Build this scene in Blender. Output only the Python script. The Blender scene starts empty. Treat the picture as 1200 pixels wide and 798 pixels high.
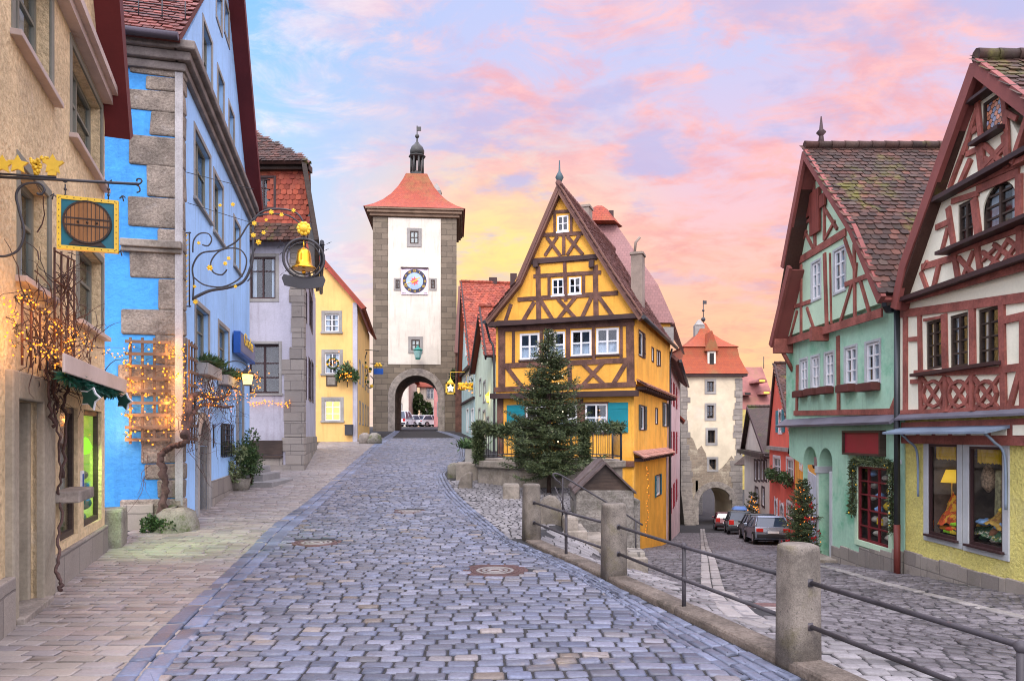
import bpy, math, random
import numpy as np
from mathutils import Vector
random.seed(7); RNG = np.random.default_rng(7)
SC = bpy.context.scene; COL = SC.collection
R = math.radians
# ------------------------------------------------------------------ camera
F, CX, HZ, EYE = 820.0, 600.0, 510.0, 1.8
cam = bpy.data.cameras.new('camera'); camo = bpy.data.objects.new('camera', cam); COL.objects.link(camo)
camo.location = (0, 0, EYE); camo.rotation_euler = (R(90), 0, 0)
cam.sensor_width = 36; cam.lens = 36*F/1200; cam.shift_y = (HZ-399)/1200
cam.clip_start = .05; cam.clip_end = 3000
SC.camera = camo
# ------------------------------------------------------------------ node helpers
def nd(nt, typ, ins=None, **props):
    n = nt.nodes.new(typ)
    for k, v in props.items(): setattr(n, k, v)
    for k, v in (ins or {}).items():
        if isinstance(v, bpy.types.NodeSocket): nt.links.new(v, n.inputs[k])
        elif v is not None: n.inputs[k].default_value = v
    return n
def c4(c): return (c[0], c[1], c[2], 1)
def mixc(nt, fac, a, b, blend='MIX'):
    return nd(nt, 'ShaderNodeMix', {0: fac, 6: c4(a) if isinstance(a, tuple) else a, 7: c4(b) if isinstance(b, tuple) else b},
              data_type='RGBA', blend_type=blend).outputs[2]
def ramp(nt, fac, stops):
    n = nd(nt, 'ShaderNodeValToRGB', {0: fac}); e = n.color_ramp.elements
    while len(e) < len(stops): e.new(.5)
    for i, (p, c) in enumerate(stops):
        e[i].position = p; e[i].color = c4(c) if isinstance(c, tuple) else (c, c, c, 1)
    return n.outputs[0]
def mth(nt, op, a, b=None, clamp=False):
    return nd(nt, 'ShaderNodeMath', {0: a, 1: b}, operation=op, use_clamp=clamp).outputs[0]
def mrange(nt, v, a, b, c=0., d=1., smooth=True):
    return nd(nt, 'ShaderNodeMapRange', {0: v, 1: a, 2: b, 3: c, 4: d}, interpolation_type='SMOOTHSTEP' if smooth else 'LINEAR').outputs[0]
# ------------------------------------------------------------------ world: dusk sky with sunset clouds
W = bpy.data.worlds.new('World'); SC.world = W; W.use_nodes = True
nt = W.node_tree; nt.nodes.clear()
SUN_EL, SUN_AZ = R(44), R(188)         # soft light from behind the viewer
tc = nd(nt, 'ShaderNodeTexCoord'); sep = nd(nt, 'ShaderNodeSeparateXYZ', {0: tc.outputs['Generated']})
dx, dy, dz = sep.outputs
sky = nd(nt, 'ShaderNodeTexSky', sky_type='NISHITA', sun_disc=False)
sky.sun_elevation = SUN_EL; sky.sun_rotation = SUN_AZ
zc = mth(nt, 'MAXIMUM', dz, 0.0)
base = ramp(nt, zc, [(0, (1., .58, .26)), (.10, (1., .62, .30)), (.18, (1., .56, .38)), (.27, (.95, .56, .56)), (.36, (.76, .57, .74)), (.46, (.58, .59, .86)), (.6, (.46, .58, .92))])
leftsky = ramp(nt, zc, [(0, (.82, .72, .74)), (.16, (.74, .78, .93)), (.34, (.46, .70, .97)), (.5, (.27, .57, .95)), (.6, (.22, .50, .93))])
lf = mrange(nt, dx, -.02, -.34)
skyc = mixc(nt, lf, base, leftsky)
glow = mth(nt, 'MULTIPLY', mrange(nt, mth(nt, 'ABSOLUTE', mth(nt, 'SUBTRACT', dx, -.01)), .27, .0), mrange(nt, mth(nt, 'ABSOLUTE', mth(nt, 'SUBTRACT', dz, .22)), .24, .0))
skyc = mixc(nt, mth(nt, 'MULTIPLY', glow, .95), skyc, (1.05, .82, .26))
# clouds on a plane overhead, so that they get smaller towards the horizon
den = mth(nt, 'ADD', zc, .22)
q = nd(nt, 'ShaderNodeCombineXYZ', {0: mth(nt, 'DIVIDE', dx, den), 1: mth(nt, 'DIVIDE', dy, den), 2: .3})
qm = nd(nt, 'ShaderNodeMapping', {0: q.outputs[0], 1: (1.3, .4, 0), 2: (0, 0, R(28)), 3: (1.0, 1.5, 1)})
n1 = nd(nt, 'ShaderNodeTexNoise', {'Vector': qm.outputs[0], 'Scale': 4.8, 'Detail': 11, 'Roughness': .66, 'Distortion': .5})
n2 = nd(nt, 'ShaderNodeTexNoise', {'Vector': qm.outputs[0], 'Scale': 1.1, 'Detail': 3, 'Roughness': .5})
cl = mth(nt, 'ADD', mth(nt, 'MULTIPLY', n1.outputs[0], .7), mth(nt, 'MULTIPLY', n2.outputs[0], .4))
cmask = mrange(nt, cl, .46, .64)
cpink = ramp(nt, zc, [(0, (1., .60, .26)), (.2, (1., .50, .36)), (.35, (1., .50, .46)), (.5, (1., .56, .55)), (.75, (.9, .75, .85))])
cwhite = ramp(nt, zc, [(0, (.95, .85, .82)), (.3, (.92, .90, .97)), (.6, (.78, .86, .98))])
cloud = mixc(nt, lf, cpink, cwhite)
n4 = nd(nt, 'ShaderNodeTexNoise', {'Vector': qm.outputs[0], 'Scale': 9., 'Detail': 8, 'Roughness': .62, 'W': 9., 'Distortion': .4}, noise_dimensions='4D')
cloud = mixc(nt, mrange(nt, n4.outputs[0], .36, .62, .75, 0.), cloud, mixc(nt, 1., cloud, (.80, .74, .90), 'MULTIPLY'))
cg = mth(nt, 'SUBTRACT', .88, mth(nt, 'MULTIPLY', glow, .6)); skyc = mixc(nt, mth(nt, 'MULTIPLY', cmask, cg), skyc, cloud)
n3 = nd(nt, 'ShaderNodeTexNoise', {'Vector': qm.outputs[0], 'Scale': 3.7, 'Detail': 6, 'Roughness': .6, 'W': 4.}, noise_dimensions='4D')
dark = mth(nt, 'MULTIPLY', mrange(nt, n3.outputs[0], .50, .64), mrange(nt, dz, .10, .34))
skyc = mixc(nt, mth(nt, 'MULTIPLY', dark, .8), skyc, mixc(nt, lf, (.50, .50, .78), (.46, .66, .95)))
# gain added to the unseen sky overhead and behind the viewer, as fill light
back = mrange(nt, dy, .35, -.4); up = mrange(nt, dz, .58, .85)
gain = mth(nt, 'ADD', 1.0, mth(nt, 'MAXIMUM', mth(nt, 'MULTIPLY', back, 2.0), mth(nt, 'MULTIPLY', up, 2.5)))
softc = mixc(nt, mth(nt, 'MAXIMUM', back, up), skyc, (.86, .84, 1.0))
bgn = nd(nt, 'ShaderNodeBackground', {0: sky.outputs[0], 1: .05})
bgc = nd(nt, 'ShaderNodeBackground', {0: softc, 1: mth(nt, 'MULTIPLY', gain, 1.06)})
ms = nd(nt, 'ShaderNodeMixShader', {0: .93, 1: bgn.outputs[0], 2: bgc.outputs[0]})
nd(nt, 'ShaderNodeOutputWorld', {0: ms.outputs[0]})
sl = bpy.data.lights.new('sun', 'SUN'); so = bpy.data.objects.new('sun', sl); COL.objects.link(so)
sl.energy = 1.7; sl.angle = R(22); sl.color = (1, .93, .84)
# azimuth measured from +Y towards +X
sd = Vector((math.sin(SUN_AZ)*math.cos(SUN_EL), math.cos(SUN_AZ)*math.cos(SUN_EL), math.sin(SUN_EL)))
so.rotation_euler = sd.to_track_quat('Z', 'Y').to_euler(); so.location = (0, -20, 40)
vs = SC.view_settings; vs.view_transform = 'Standard'; vs.look = 'None'; vs.exposure = .16; vs.gamma = 1
try: vs.use_curve_mapping = False
except Exception: pass
SC.cycles.pixel_filter_type = 'BLACKMAN_HARRIS'; SC.cycles.filter_width = 1.05; SC.cycles.max_bounces = 6; SC.cycles.diffuse_bounces = 3; SC.cycles.glossy_bounces = 2; SC.cycles.transparent_max_bounces = 8
SC.cycles.use_denoising = True
try: SC.cycles.use_adaptive_sampling = True
except Exception: pass
# ------------------------------------------------------------------ materials
def mat(name, col, rough=.85, var=.18, vscale=.9, fine=.08, fscale=22, bump=.25, bdist=.012, metal=0, spec=.3,
        isl=0, isl2=None, brick=None, stains=(), emit=None, wave=None, streak=None):
    m = bpy.data.materials.new(name); m.use_nodes = True; nt = m.node_tree; nt.nodes.clear()
    pos = nd(nt, 'ShaderNodeNewGeometry')
    P_ = pos.outputs['Position']
    sc = lambda k: tuple(min(1, max(0, x*k)) for x in col)
    nA = nd(nt, 'ShaderNodeTexNoise', {'Vector': P_, 'Scale': vscale, 'Detail': 6, 'Roughness': .62}).outputs[0]
    nB = nd(nt, 'ShaderNodeTexNoise', {'Vector': P_, 'Scale': fscale, 'Detail': 5, 'Roughness': .65}).outputs[0]
    c = mixc(nt, mrange(nt, nA, .3, .7), sc(1-var), sc(1+var))
    height = nB
    if brick:
        uv = nd(nt, 'ShaderNodeTexCoord').outputs['UV']
        wob = nd(nt, 'ShaderNodeTexNoise', {'Vector': uv, 'Scale': brick.get('ws', 3), 'Detail': 2})
        uvw = mixc(nt, brick.get('wob', .02), uv, wob.outputs[1])
        b = nd(nt, 'ShaderNodeTexBrick', {'Vector': uvw, 'Color1': c4(brick['c1']), 'Color2': c4(brick['c2']), 'Mortar': c4(brick['cm']), 'Scale': 1., 'Mortar Size': brick['ms'],
             'Mortar Smooth': .3, 'Bias': 0., 'Brick Width': brick['w'], 'Row Height': brick['h']}, offset=brick.get('off', .5))
        c = mixc(nt, brick.get('f', .9), c, b.outputs[0])
        c = mixc(nt, mrange(nt, nA, .25, .75, 0., .5), c, mixc(nt, 1., c, (.62, .6, .6), 'MULTIPLY'))
        height = mth(nt, 'SUBTRACT', mth(nt, 'MULTIPLY', nB, .5), mth(nt, 'MULTIPLY', b.outputs['Fac'], brick.get('bh', 1.)))
    if isl or isl2:
        rnd = pos.outputs['Random Per Island']
        if isl2: c = mixc(nt, .8, c, ramp(nt, rnd, isl2))
        if isl:
            r2 = mth(nt, 'FRACT', mth(nt, 'MULTIPLY', rnd, 17.31))
            k = nd(nt, 'ShaderNodeCombineColor', {0: mrange(nt, r2, 0, 1, 1-isl, 1+isl, False), 1: mrange(nt, r2, 0, 1, 1-isl, 1+isl, False), 2: mrange(nt, r2, 0, 1, 1-isl, 1+isl, False)})
            c = mixc(nt, 1., c, k.outputs[0], 'MULTIPLY')
    for i, (sc_, lo, hi, scale, amt) in enumerate(stains):
        nS = nd(nt, 'ShaderNodeTexNoise', {'Vector': P_, 'Scale': scale, 'Detail': 8, 'Roughness': .68, 'W': 3.7*i+1.3}, noise_dimensions='4D').outputs[0]
        c = mixc(nt, mth(nt, 'MULTIPLY', mrange(nt, nS, lo, hi), amt), c, sc_)
    if streak:
        st = nd(nt, 'ShaderNodeTexNoise', {'Vector': nd(nt, 'ShaderNodeMapping', {0: P_, 3: (2.6, 2.6, .22)}).outputs[0], 'Scale': 1.6, 'Detail': 7, 'Roughness': .65}).outputs[0]
        c = mixc(nt, mth(nt, 'MULTIPLY', mrange(nt, st, .50, .70), streak), c, mixc(nt, 1., c, (.58, .54, .50), 'MULTIPLY'))
    if wave:
        wv = nd(nt, 'ShaderNodeTexNoise', {'Vector': nd(nt, 'ShaderNodeMapping', {0: P_, 3: wave}).outputs[0], 'Scale': 1., 'Detail': 5}).outputs[0]
        c = mixc(nt, mrange(nt, wv, .35, .65, 0, .55), c, mixc(nt, 1., c, (.45, .42, .4), 'MULTIPLY'))
        height = mth(nt, 'ADD', height, wv)
    c = mixc(nt, mrange(nt, nB, .3, .75, 0., fine*2), c, mixc(nt, 1., c, (.55, .53, .52), 'MULTIPLY'))
    bs = nd(nt, 'ShaderNodeBsdfPrincipled', {'Base Color': c, 'Metallic': metal, 'IOR': 1.45, 'Specular IOR Level': spec,
         'Roughness': mrange(nt, nA, .3, .7, max(.02, rough-.07), min(1, rough+.07), False)})
    if bump: nt.links.new(nd(nt, 'ShaderNodeBump', {'Strength': bump, 'Distance': bdist, 'Height': height}).outputs[0], bs.inputs['Normal'])
    if emit:
        bs.inputs['Emission Color'].default_value = c4(emit[0]); bs.inputs['Emission Strength'].default_value = emit[1]
    nd(nt, 'ShaderNodeOutputMaterial', {0: bs.outputs[0]})
    return m
def glass(name, tint=(.85, .9, .92), k=.012):
    m = bpy.data.materials.new(name); m.use_nodes = True; nt = m.node_tree; nt.nodes.clear()
    bf = nd(nt, 'ShaderNodeNewGeometry').outputs['Backfacing']; fr = nd(nt, 'ShaderNodeFresnel', {0: mth(nt, 'SUBTRACT', 1.5, mth(nt, 'MULTIPLY', bf, .8333))}).outputs[0]
    tr = nd(nt, 'ShaderNodeBsdfTransparent', {0: c4(tint)}); gl = nd(nt, 'ShaderNodeBsdfGlossy', {0: (1, 1, 1, 1), 1: .03})
    nz = nd(nt, 'ShaderNodeTexNoise', {'Vector': nd(nt, 'ShaderNodeNewGeometry').outputs['Position'], 'Scale': 2.5, 'Detail': 1})
    nt.links.new(nd(nt, 'ShaderNodeBump', {'Strength': .06, 'Distance': .02, 'Height': nz.outputs[0]}).outputs[0], gl.inputs['Normal'])
    ms = nd(nt, 'ShaderNodeMixShader', {0: mth(nt, 'ADD', mth(nt, 'MULTIPLY', fr, .6), k, True), 1: tr.outputs[0], 2: gl.outputs[0]})
    nd(nt, 'ShaderNodeOutputMaterial', {0: ms.outputs[0]}); return m
def cloth_mat(name, col):
    m = bpy.data.materials.new(name); m.use_nodes = True; nt = m.node_tree; nt.nodes.clear()
    ms = nd(nt, 'ShaderNodeMixShader', {0: .55, 1: nd(nt, 'ShaderNodeBsdfDiffuse', {0: c4(col)}).outputs[0], 2: nd(nt, 'ShaderNodeBsdfTranslucent', {0: c4(col)}).outputs[0]})
    nd(nt, 'ShaderNodeOutputMaterial', {0: ms.outputs[0]}); return m
def glow_mat(name, col, strength):
    m = bpy.data.materials.new(name); m.use_nodes = True; nt = m.node_tree; nt.nodes.clear()
    e = nd(nt, 'ShaderNodeEmission', {0: c4(col), 1: strength}); nd(nt, 'ShaderNodeOutputMaterial', {0: e.outputs[0]}); return m
# ------------------------------------------------------------------ geometry helpers
Z = Vector((0, 0, 1))
class Fr:
    """vertical plane frame: s along the wall (left to right seen from outside), d outwards, z up (absolute)"""
    def __init__(s, A, B):
        s.A = Vector((A[0], A[1], 0)); s.B = Vector((B[0], B[1], 0)); s.L = (s.B-s.A).length
        s.t = (s.B-s.A).normalized(); s.n = Vector((s.t.y, -s.t.x, 0)); s.cv = (0, 0, 1.)
    def pt(s, a, d, z): return s.A + s.t*a + s.n*d + Z*z
    def px(s, x, y):
        x = s.cv[0] + x/s.cv[2]; y = s.cv[1] + y/s.cv[2]
        k = (x-CX)/F; Y = (s.A.x*s.n.x + s.A.y*s.n.y)/(k*s.n.x + s.n.y)
        return ((Vector((k*Y, Y, 0))-s.A).dot(s.t), EYE + (HZ-y)/F*Y)
    def rect(s, x0, x1, yt, yb):
        a0 = s.px(x0, yt)[0]; a1 = s.px(x1, yt)[0]; xm = (x0+x1)/2
        return [a0, a1, s.px(xm, yb)[1], s.px(xm, yt)[1]]
    def shift(s, d):
        f = Fr((0, 0), (1, 0)); f.A = s.A + s.n*d; f.B = s.B + s.n*d; f.L = s.L; f.t = s.t; f.n = s.n; f.cv = s.cv; return f
def box_frame(loc, ang=0):
    f = Fr((0, 0), (1, 0)); f.A = Vector(loc); f.t = Vector((math.cos(ang), math.sin(ang), 0)); f.n = Vector((f.t.y, -f.t.x, 0)); return f
class MB:
    def __init__(s): s.v = []; s.f = []; s.m = []; s.sm = []
    def face(s, pts, m=0, sm=False):
        b = len(s.v); s.v += [Vector(p) for p in pts]; s.f.append(tuple(range(b, b+len(pts)))); s.m.append(m); s.sm.append(sm)
    def idx(s, verts, faces, m=0, sm=False):
        b = len(s.v); s.v += [Vector(p) for p in verts]
        for f in faces: s.f.append(tuple(b+i for i in f)); s.m.append(m); s.sm.append(sm)
    def hexa(s, p, m=0):   # 8 points: bottom ring 0-3, top ring 4-7
        s.idx(p, [(3, 2, 1, 0), (4, 5, 6, 7), (0, 1, 5, 4), (1, 2, 6, 5), (2, 3, 7, 6), (3, 0, 4, 7)], m)
    def box(s, fr, a0, a1, d0, d1, z0, z1, m=0):
        s.hexa([fr.pt(a0, d1, z0), fr.pt(a1, d1, z0), fr.pt(a1, d0, z0), fr.pt(a0, d0, z0), fr.pt(a0, d1, z1), fr.pt(a1, d1, z1), fr.pt(a1, d0, z1), fr.pt(a0, d0, z1)], m)
    def prism(s, fr, poly, d0, d1, m=0):
        n = len(poly); ar = sum(poly[i][0]*poly[(i+1) % n][1]-poly[(i+1) % n][0]*poly[i][1] for i in range(n))
        if ar < 0: poly = poly[::-1]
        s.idx([fr.pt(a, d1, z) for a, z in poly]+[fr.pt(a, d0, z) for a, z in poly],
              [tuple(range(n)), tuple(range(2*n-1, n-1, -1))]+[((i+1) % n, i, n+i, n+(i+1) % n) for i in range(n)], m)
    def beam(s, fr, p, q, w, d0=0., d1=.03, m=0, ext=0.):
        dx, dz = q[0]-p[0], q[1]-p[1]; L = math.hypot(dx, dz) or 1; ux, uz = dx/L, dz/L; nx, nz = -uz*w/2, ux*w/2
        p = (p[0]-ux*ext, p[1]-uz*ext); q = (q[0]+ux*ext, q[1]+uz*ext)
        s.prism(fr, [(p[0]+nx, p[1]+nz), (p[0]-nx, p[1]-nz), (q[0]-nx, q[1]-nz), (q[0]+nx, q[1]+nz)], d0, d1, m)
    def tube(s, pts, r, n=6, m=0, cap=True, closed=False):
        pts = [Vector(p) for p in pts]; k = len(pts); rs = r if isinstance(r, (list, tuple)) else [r]*k
        vs = []; ref = None
        for i, p in enumerate(pts):
            t = (pts[(i+1) % k]-pts[i-1]) if closed else (pts[min(i+1, k-1)]-pts[max(i-1, 0)])
            t = t.normalized() if t.length > 1e-9 else Z.copy()
            if ref is None: ref = t.orthogonal().normalized()
            ref = (ref-t*ref.dot(t)); ref = ref.normalized() if ref.length > 1e-6 else t.orthogonal().normalized()
            b = t.cross(ref)
            for j in range(n):
                a = 2*math.pi*j/n; vs.append(p + (ref*math.cos(a)+b*math.sin(a))*rs[i])
        fs = [(i*n+j, i*n+(j+1) % n, ((i+1) % k)*n+(j+1) % n, ((i+1) % k)*n+j) for i in range(k if closed else k-1) for j in range(n)]
        s.idx(vs, fs, m, True)
        if cap and not closed:
            b = len(s.v)-len(vs); s.f += [tuple(b+j for j in range(n-1, -1, -1)), tuple(b+(k-1)*n+j for j in range(n))]; s.m += [m, m]; s.sm += [False, False]
    def lathe(s, o, prof, n=16, m=0, sm=True, a0=0.):
        o = Vector(o); k = len(prof)
        vs = [o+Vector((r*math.cos(a0+2*math.pi*j/n), r*math.sin(a0+2*math.pi*j/n), z)) for r, z in prof for j in range(n)]
        s.idx(vs, [(i*n+j, i*n+(j+1) % n, (i+1)*n+(j+1) % n, (i+1)*n+j) for i in range(k-1) for j in range(n)], m, sm)
        b = len(s.v)-len(vs); s.f += [tuple(b+j for j in range(n-1, -1, -1)), tuple(b+(k-1)*n+j for j in range(n))]; s.m += [m, m]; s.sm += [False, False]
    def ball(s, c, r, m=0, n=8, sq=1.):
        s.lathe(Vector(c)-Z*0, [(max(.001, r*math.sin(math.pi*i/n)), -r*sq*math.cos(math.pi*i/n)) for i in range(n+1)], max(6, n), m)
    def cyl(s, o, r, h, n=16, m=0, r2=None): s.lathe(o, [(r, 0), (r2 if r2 is not None else r, h)], n, m, True)
    def build(s, name, mats, parent=None, bevel=0, root=None):
        me = bpy.data.meshes.new(name)
        off = Vector((0, 0, 0)); p = parent
        while p is not None: off = off + p.location; p = p.parent
        if parent is None and root is not None: off = Vector(root)
        me.from_pydata([v-off for v in s.v], [], s.f)
        for m in (mats if isinstance(mats, (list, tuple)) else [mats]): me.materials.append(m)
        me.polygons.foreach_set('material_index', s.m); me.polygons.foreach_set('use_smooth', s.sm)
        uvl = me.uv_layers.new(name='UVMap'); uv = []
        for f in s.f:
            p = [s.v[i] for i in f]; n = Vector((0, 0, 0))
            for i in range(len(p)):
                a, b = p[i], p[(i+1) % len(p)]; n += Vector(((a.y-b.y)*(a.z+b.z), (a.z-b.z)*(a.x+b.x), (a.x-b.x)*(a.y+b.y)))
            n = n.normalized() if n.length > 1e-12 else Z
            if abs(n.z) > .97: uv += [c for v in p for c in (v.x, v.y)]
            else:
                t = Z.cross(n).normalized(); b = n.cross(t); uv += [c for v in p for c in (v.dot(t), v.dot(b))]
        uvl.data.foreach_set('uv', uv); me.update()
        o = bpy.data.objects.new(name, me); COL.objects.link(o)
        if parent is not None: o.parent = parent
        elif root is not None: o.location = root
        if bevel:
            b = o.modifiers.new('bevel', 'BEVEL'); b.width = bevel; b.segments = 2; b.limit_method = 'ANGLE'; b.angle_limit = R(40)
        return o
def np_mesh(name, V, faces, mats, parent=None, root=None, smooth=False):
    """V (n,3); faces: list of (k, array (m,k), material index)"""
    me = bpy.data.meshes.new(name); off = np.zeros(3); p = parent
    while p is not None: off = off + np.array(p.location); p = p.parent
    if parent is None and root is not None: off = np.array(root, float)
    V = np.asarray(V, float)-off
    me.vertices.add(len(V)); me.vertices.foreach_set('co', V.astype(np.float32).ravel())
    tot = sum(f[1].size for f in faces); npoly = sum(len(f[1]) for f in faces)
    me.loops.add(tot); me.loops.foreach_set('vertex_index', np.concatenate([f[1].ravel() for f in faces]).astype(np.int32))
    me.polygons.add(npoly)
    sizes = np.concatenate([np.full(len(f[1]), f[0]) for f in faces]); starts = np.concatenate([[0], np.cumsum(sizes)[:-1]])
    me.polygons.foreach_set('loop_start', starts.astype(np.int32))
    try: me.polygons.foreach_set('loop_total', sizes.astype(np.int32))
    except Exception: pass
    me.polygons.foreach_set('material_index', np.concatenate([np.full(len(f[1]), f[2]) for f in faces]).astype(np.int32))
    me.polygons.foreach_set('use_smooth', np.full(npoly, smooth))
    for m in (mats if isinstance(mats, (list, tuple)) else [mats]): me.materials.append(m)
    me.update(calc_edges=True); me.validate()
    o = bpy.data.objects.new(name, me); COL.objects.link(o)
    if parent is not None: o.parent = parent
    elif root is not None: o.location = root
    return o
def tag(o, label=None, cat=None, group=None, kind=None):
    if label: o['label'] = label
    if cat: o['category'] = cat
    if group: o['group'] = group
    if kind: o['kind'] = kind
    return o
def thing(name, loc, label, cat, group=None):
    o = bpy.data.objects.new(name, None); COL.objects.link(o); o.location = loc; o.empty_display_size = .2
    return tag(o, label, cat, group)
def dup(o, parent=None, **kw):
    c = o.copy(); COL.objects.link(c)
    if parent is not None: c.parent = parent
    for ch in [x for x in bpy.data.objects if x.parent == o]: dup(ch, c)
    return c
def inpoly(x, y, poly):
    x = np.asarray(x); y = np.asarray(y); r = np.zeros(x.shape, bool); n = len(poly)
    for i in range(n):
        x1, y1 = poly[i]; x2, y2 = poly[(i+1) % n]
        if y1 == y2: continue
        c = ((y1 > y) != (y2 > y)) & (x < (x2-x1)*(y-y1)/(y2-y1)+x1); r ^= c
    return r
def clip(poly, conv):
    """clip polygon poly by convex polygon conv (counter-clockwise)"""
    out = poly; n = len(conv)
    for i in range(n):
        (ax, ay), (bx, by) = conv[i], conv[(i+1) % n]; inp = out; out = []
        side = lambda p: (bx-ax)*(p[1]-ay)-(by-ay)*(p[0]-ax)
        for j in range(len(inp)):
            p, q_ = inp[j], inp[(j+1) % len(inp)]; sp, sq = side(p), side(q_)
            if sp >= -1e-9: out.append(p)
            if (sp > 1e-9 and sq < -1e-9) or (sp < -1e-9 and sq > 1e-9):
                t = sp/(sp-sq); out.append((p[0]+(q_[0]-p[0])*t, p[1]+(q_[1]-p[1])*t))
        if not out: return []
    return out
def ccw(poly):
    a = sum(poly[i][0]*poly[(i+1) % len(poly)][1]-poly[(i+1) % len(poly)][0]*poly[i][1] for i in range(len(poly)))
    return poly if a > 0 else poly[::-1]
def spline(pts, n=10):
    pts = [Vector(p) for p in pts]; out = []
    for i in range(len(pts)-1):
        p0, p1, p2, p3 = pts[max(i-1, 0)], pts[i], pts[i+1], pts[min(i+2, len(pts)-1)]
        for k in range(n):
            t = k/n; out.append(.5*((2*p1)+(p2-p0)*t+(2*p0-5*p1+4*p2-p3)*t*t+(3*p1-p0-3*p2+p3)*t**3))
    out.append(pts[-1]); return out
# ------------------------------------------------------------------ terrain heights
BD = np.array([(3.75, .2), (2.25, 5.5), (1.28, 8.8), (.33, 11.9), (1.15, 14.6), (1.9, 17.5), (2.75, 22), (3.6, 27), (6.6, 36.4), (15.4, 68.4), (23, 100), (60, 300)])
def zs(y): return np.interp(y, [-10, 11, 16, 22, 30, 42, 60, 85, 130], [0, 0, .16, .44, .82, 1.4, 2.17, 2.84, 3.4])
def hr(y): return np.interp(y, [0, 5, 10, 14, 18, 25, 34, 50, 72, 90, 130], [0, -.12, -.52, -.9, -1.35, -2.3, -3.5, -5.2, -7.3, -8, -8])
def sdist(x, y):
    x = np.asarray(x, float); y = np.asarray(y, float); best = np.full(x.shape, 1e9); sg = np.ones(x.shape)
    for (ax, ay), (bx, by) in zip(BD[:-1], BD[1:]):
        ex, ey = bx-ax, by-ay; t = np.clip(((x-ax)*ex+(y-ay)*ey)/(ex*ex+ey*ey), 0, 1)
        d = np.hypot(x-ax-t*ex, y-ay-t*ey); s_ = np.where(ex*(y-ay)-ey*(x-ax) < 0, 1., -1.)
        m = d < best-1e-9; best = np.where(m, d, best); sg = np.where(m, s_, sg)
    return best*sg
def hgt(x, y):
    d = sdist(x, y); w = np.interp(y, [5, 9, 12, 16, 20, 27], [5, 3.6, 2.3, 1.0, .8, .7])
    t = np.clip(d/w, 0, 1); t = t*t*(3-2*t); a = zs(y)
    return a + (hr(y)-a)*t - .06*np.clip((d-.05)/.1, 0, 1)
def G(px, py):
    k = (px-CX)/F; q = (HZ-py)/F; Y = np.arange(1.5, 150, .02); f = EYE+q*Y-hgt(k*Y, Y); i = int(np.argmax(f < 0))
    return (k*Y[i], Y[i])
def gz(x, y): return float(hgt(np.array([x]), np.array([y]))[0])
# ------------------------------------------------------------------ shared materials
M = {}
M['joint'] = mat('paving_joint', (.10, .095, .10), var=.3, vscale=2, brick=dict(c1=(.036, .034, .034), c2=(.024, .024, .026), cm=(.02, .02, .02), ms=.012, w=.24, h=.17, wob=.05, f=.9), bump=.5)
M['cobble'] = mat('lilac_grey_cobble', (.155, .163, .215), rough=.38, isl2=[(0, (.075, .09, .14)), (.4, (.108, .12, .165)), (.85, (.145, .15, .19)), (.95, (.15, .145, .155)), (1, (.19, .145, .10))], var=.2, vscale=.6, fine=.3, fscale=34, bump=.4, bdist=.012, spec=.5, isl=.4,
                  stains=[((.27, .21, .15), .60, .70, 1.1, .55), ((.10, .10, .12), .60, .72, .45, .45)])
M['band'] = mat('dark_kerb_band', (.115, .14, .21), rough=.4, var=.3, vscale=1.2, fine=.25, fscale=30, bump=.3, spec=.5, isl=.35, stains=[((.32, .27, .2), .62, .7, 2.5, .4)])
M['band2'] = mat('blue_grey_setts', (.12, .138, .195), rough=.4, var=.25, vscale=1.2, fine=.25, fscale=30, bump=.3, spec=.5, isl=.3, stains=[((.30, .26, .2), .6, .7, 2., .4)])
M['paver'] = mat('tan_paver', (.30, .275, .255), rough=.5, var=.25, vscale=.8, fine=.2, fscale=35, bump=.25, bdist=.006, spec=.4, isl=.2, isl2=[(0, (.22, .20, .205)), (.5, (.265, .235, .205)), (1, (.23, .185, .17))],
                 stains=[((.18, .16, .15), .58, .72, .7, .5)])
M['setts'] = mat('pale_setts', (.185, .175, .178), rough=.5, var=.25, fine=.25, fscale=30, bump=.3, isl=.3)
M['lane'] = mat('warm_grey_setts', (.115, .105, .112), rough=.5, var=.25, vscale=.5, fine=.3, fscale=30, bump=.35, isl=.4, stains=[((.10, .11, .08), .58, .7, .8, .5)])
M['strip'] = mat('light_gutter_stone', (.27, .25, .24), rough=.5, var=.2, fine=.2, fscale=30, bump=.3, isl=.2)
M['stone'] = mat('grey_sandstone', (.28, .245, .205), var=.3, vscale=2.5, fine=.3, fscale=28, bump=.5, bdist=.02, stains=[((.13, .11, .085), .52, .68, 2.2, .7), ((.10, .12, .05), .60, .72, 1.6, .6)])
M['kerbstone'] = mat('dark_kerb_stone', (.17, .14, .115), var=.3, vscale=3, fine=.5, fscale=40, bump=.7, bdist=.02, stains=[((.07, .06, .045), .5, .66, 4, .7), ((.28, .24, .2), .6, .72, 6, .5)])
M['granite'] = mat('speckled_granite', (.185, .162, .135), var=.35, vscale=4, fine=.5, fscale=90, bump=.3, bdist=.006, stains=[((.06, .055, .05), .58, .66, 38, .8), ((.16, .14, .08), .52, .68, 3, .7), ((.07, .06, .05), .6, .7, 5, .6)])
M['moss'] = mat('mossy_stone', (.24, .22, .18), var=.3, vscale=3, fine=.4, fscale=40, bump=.6, bdist=.02, stains=[((.09, .11, .03), .50, .62, 2.6, .8), ((.34, .33, .30), .56, .7, 3.5, .6)])
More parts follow.
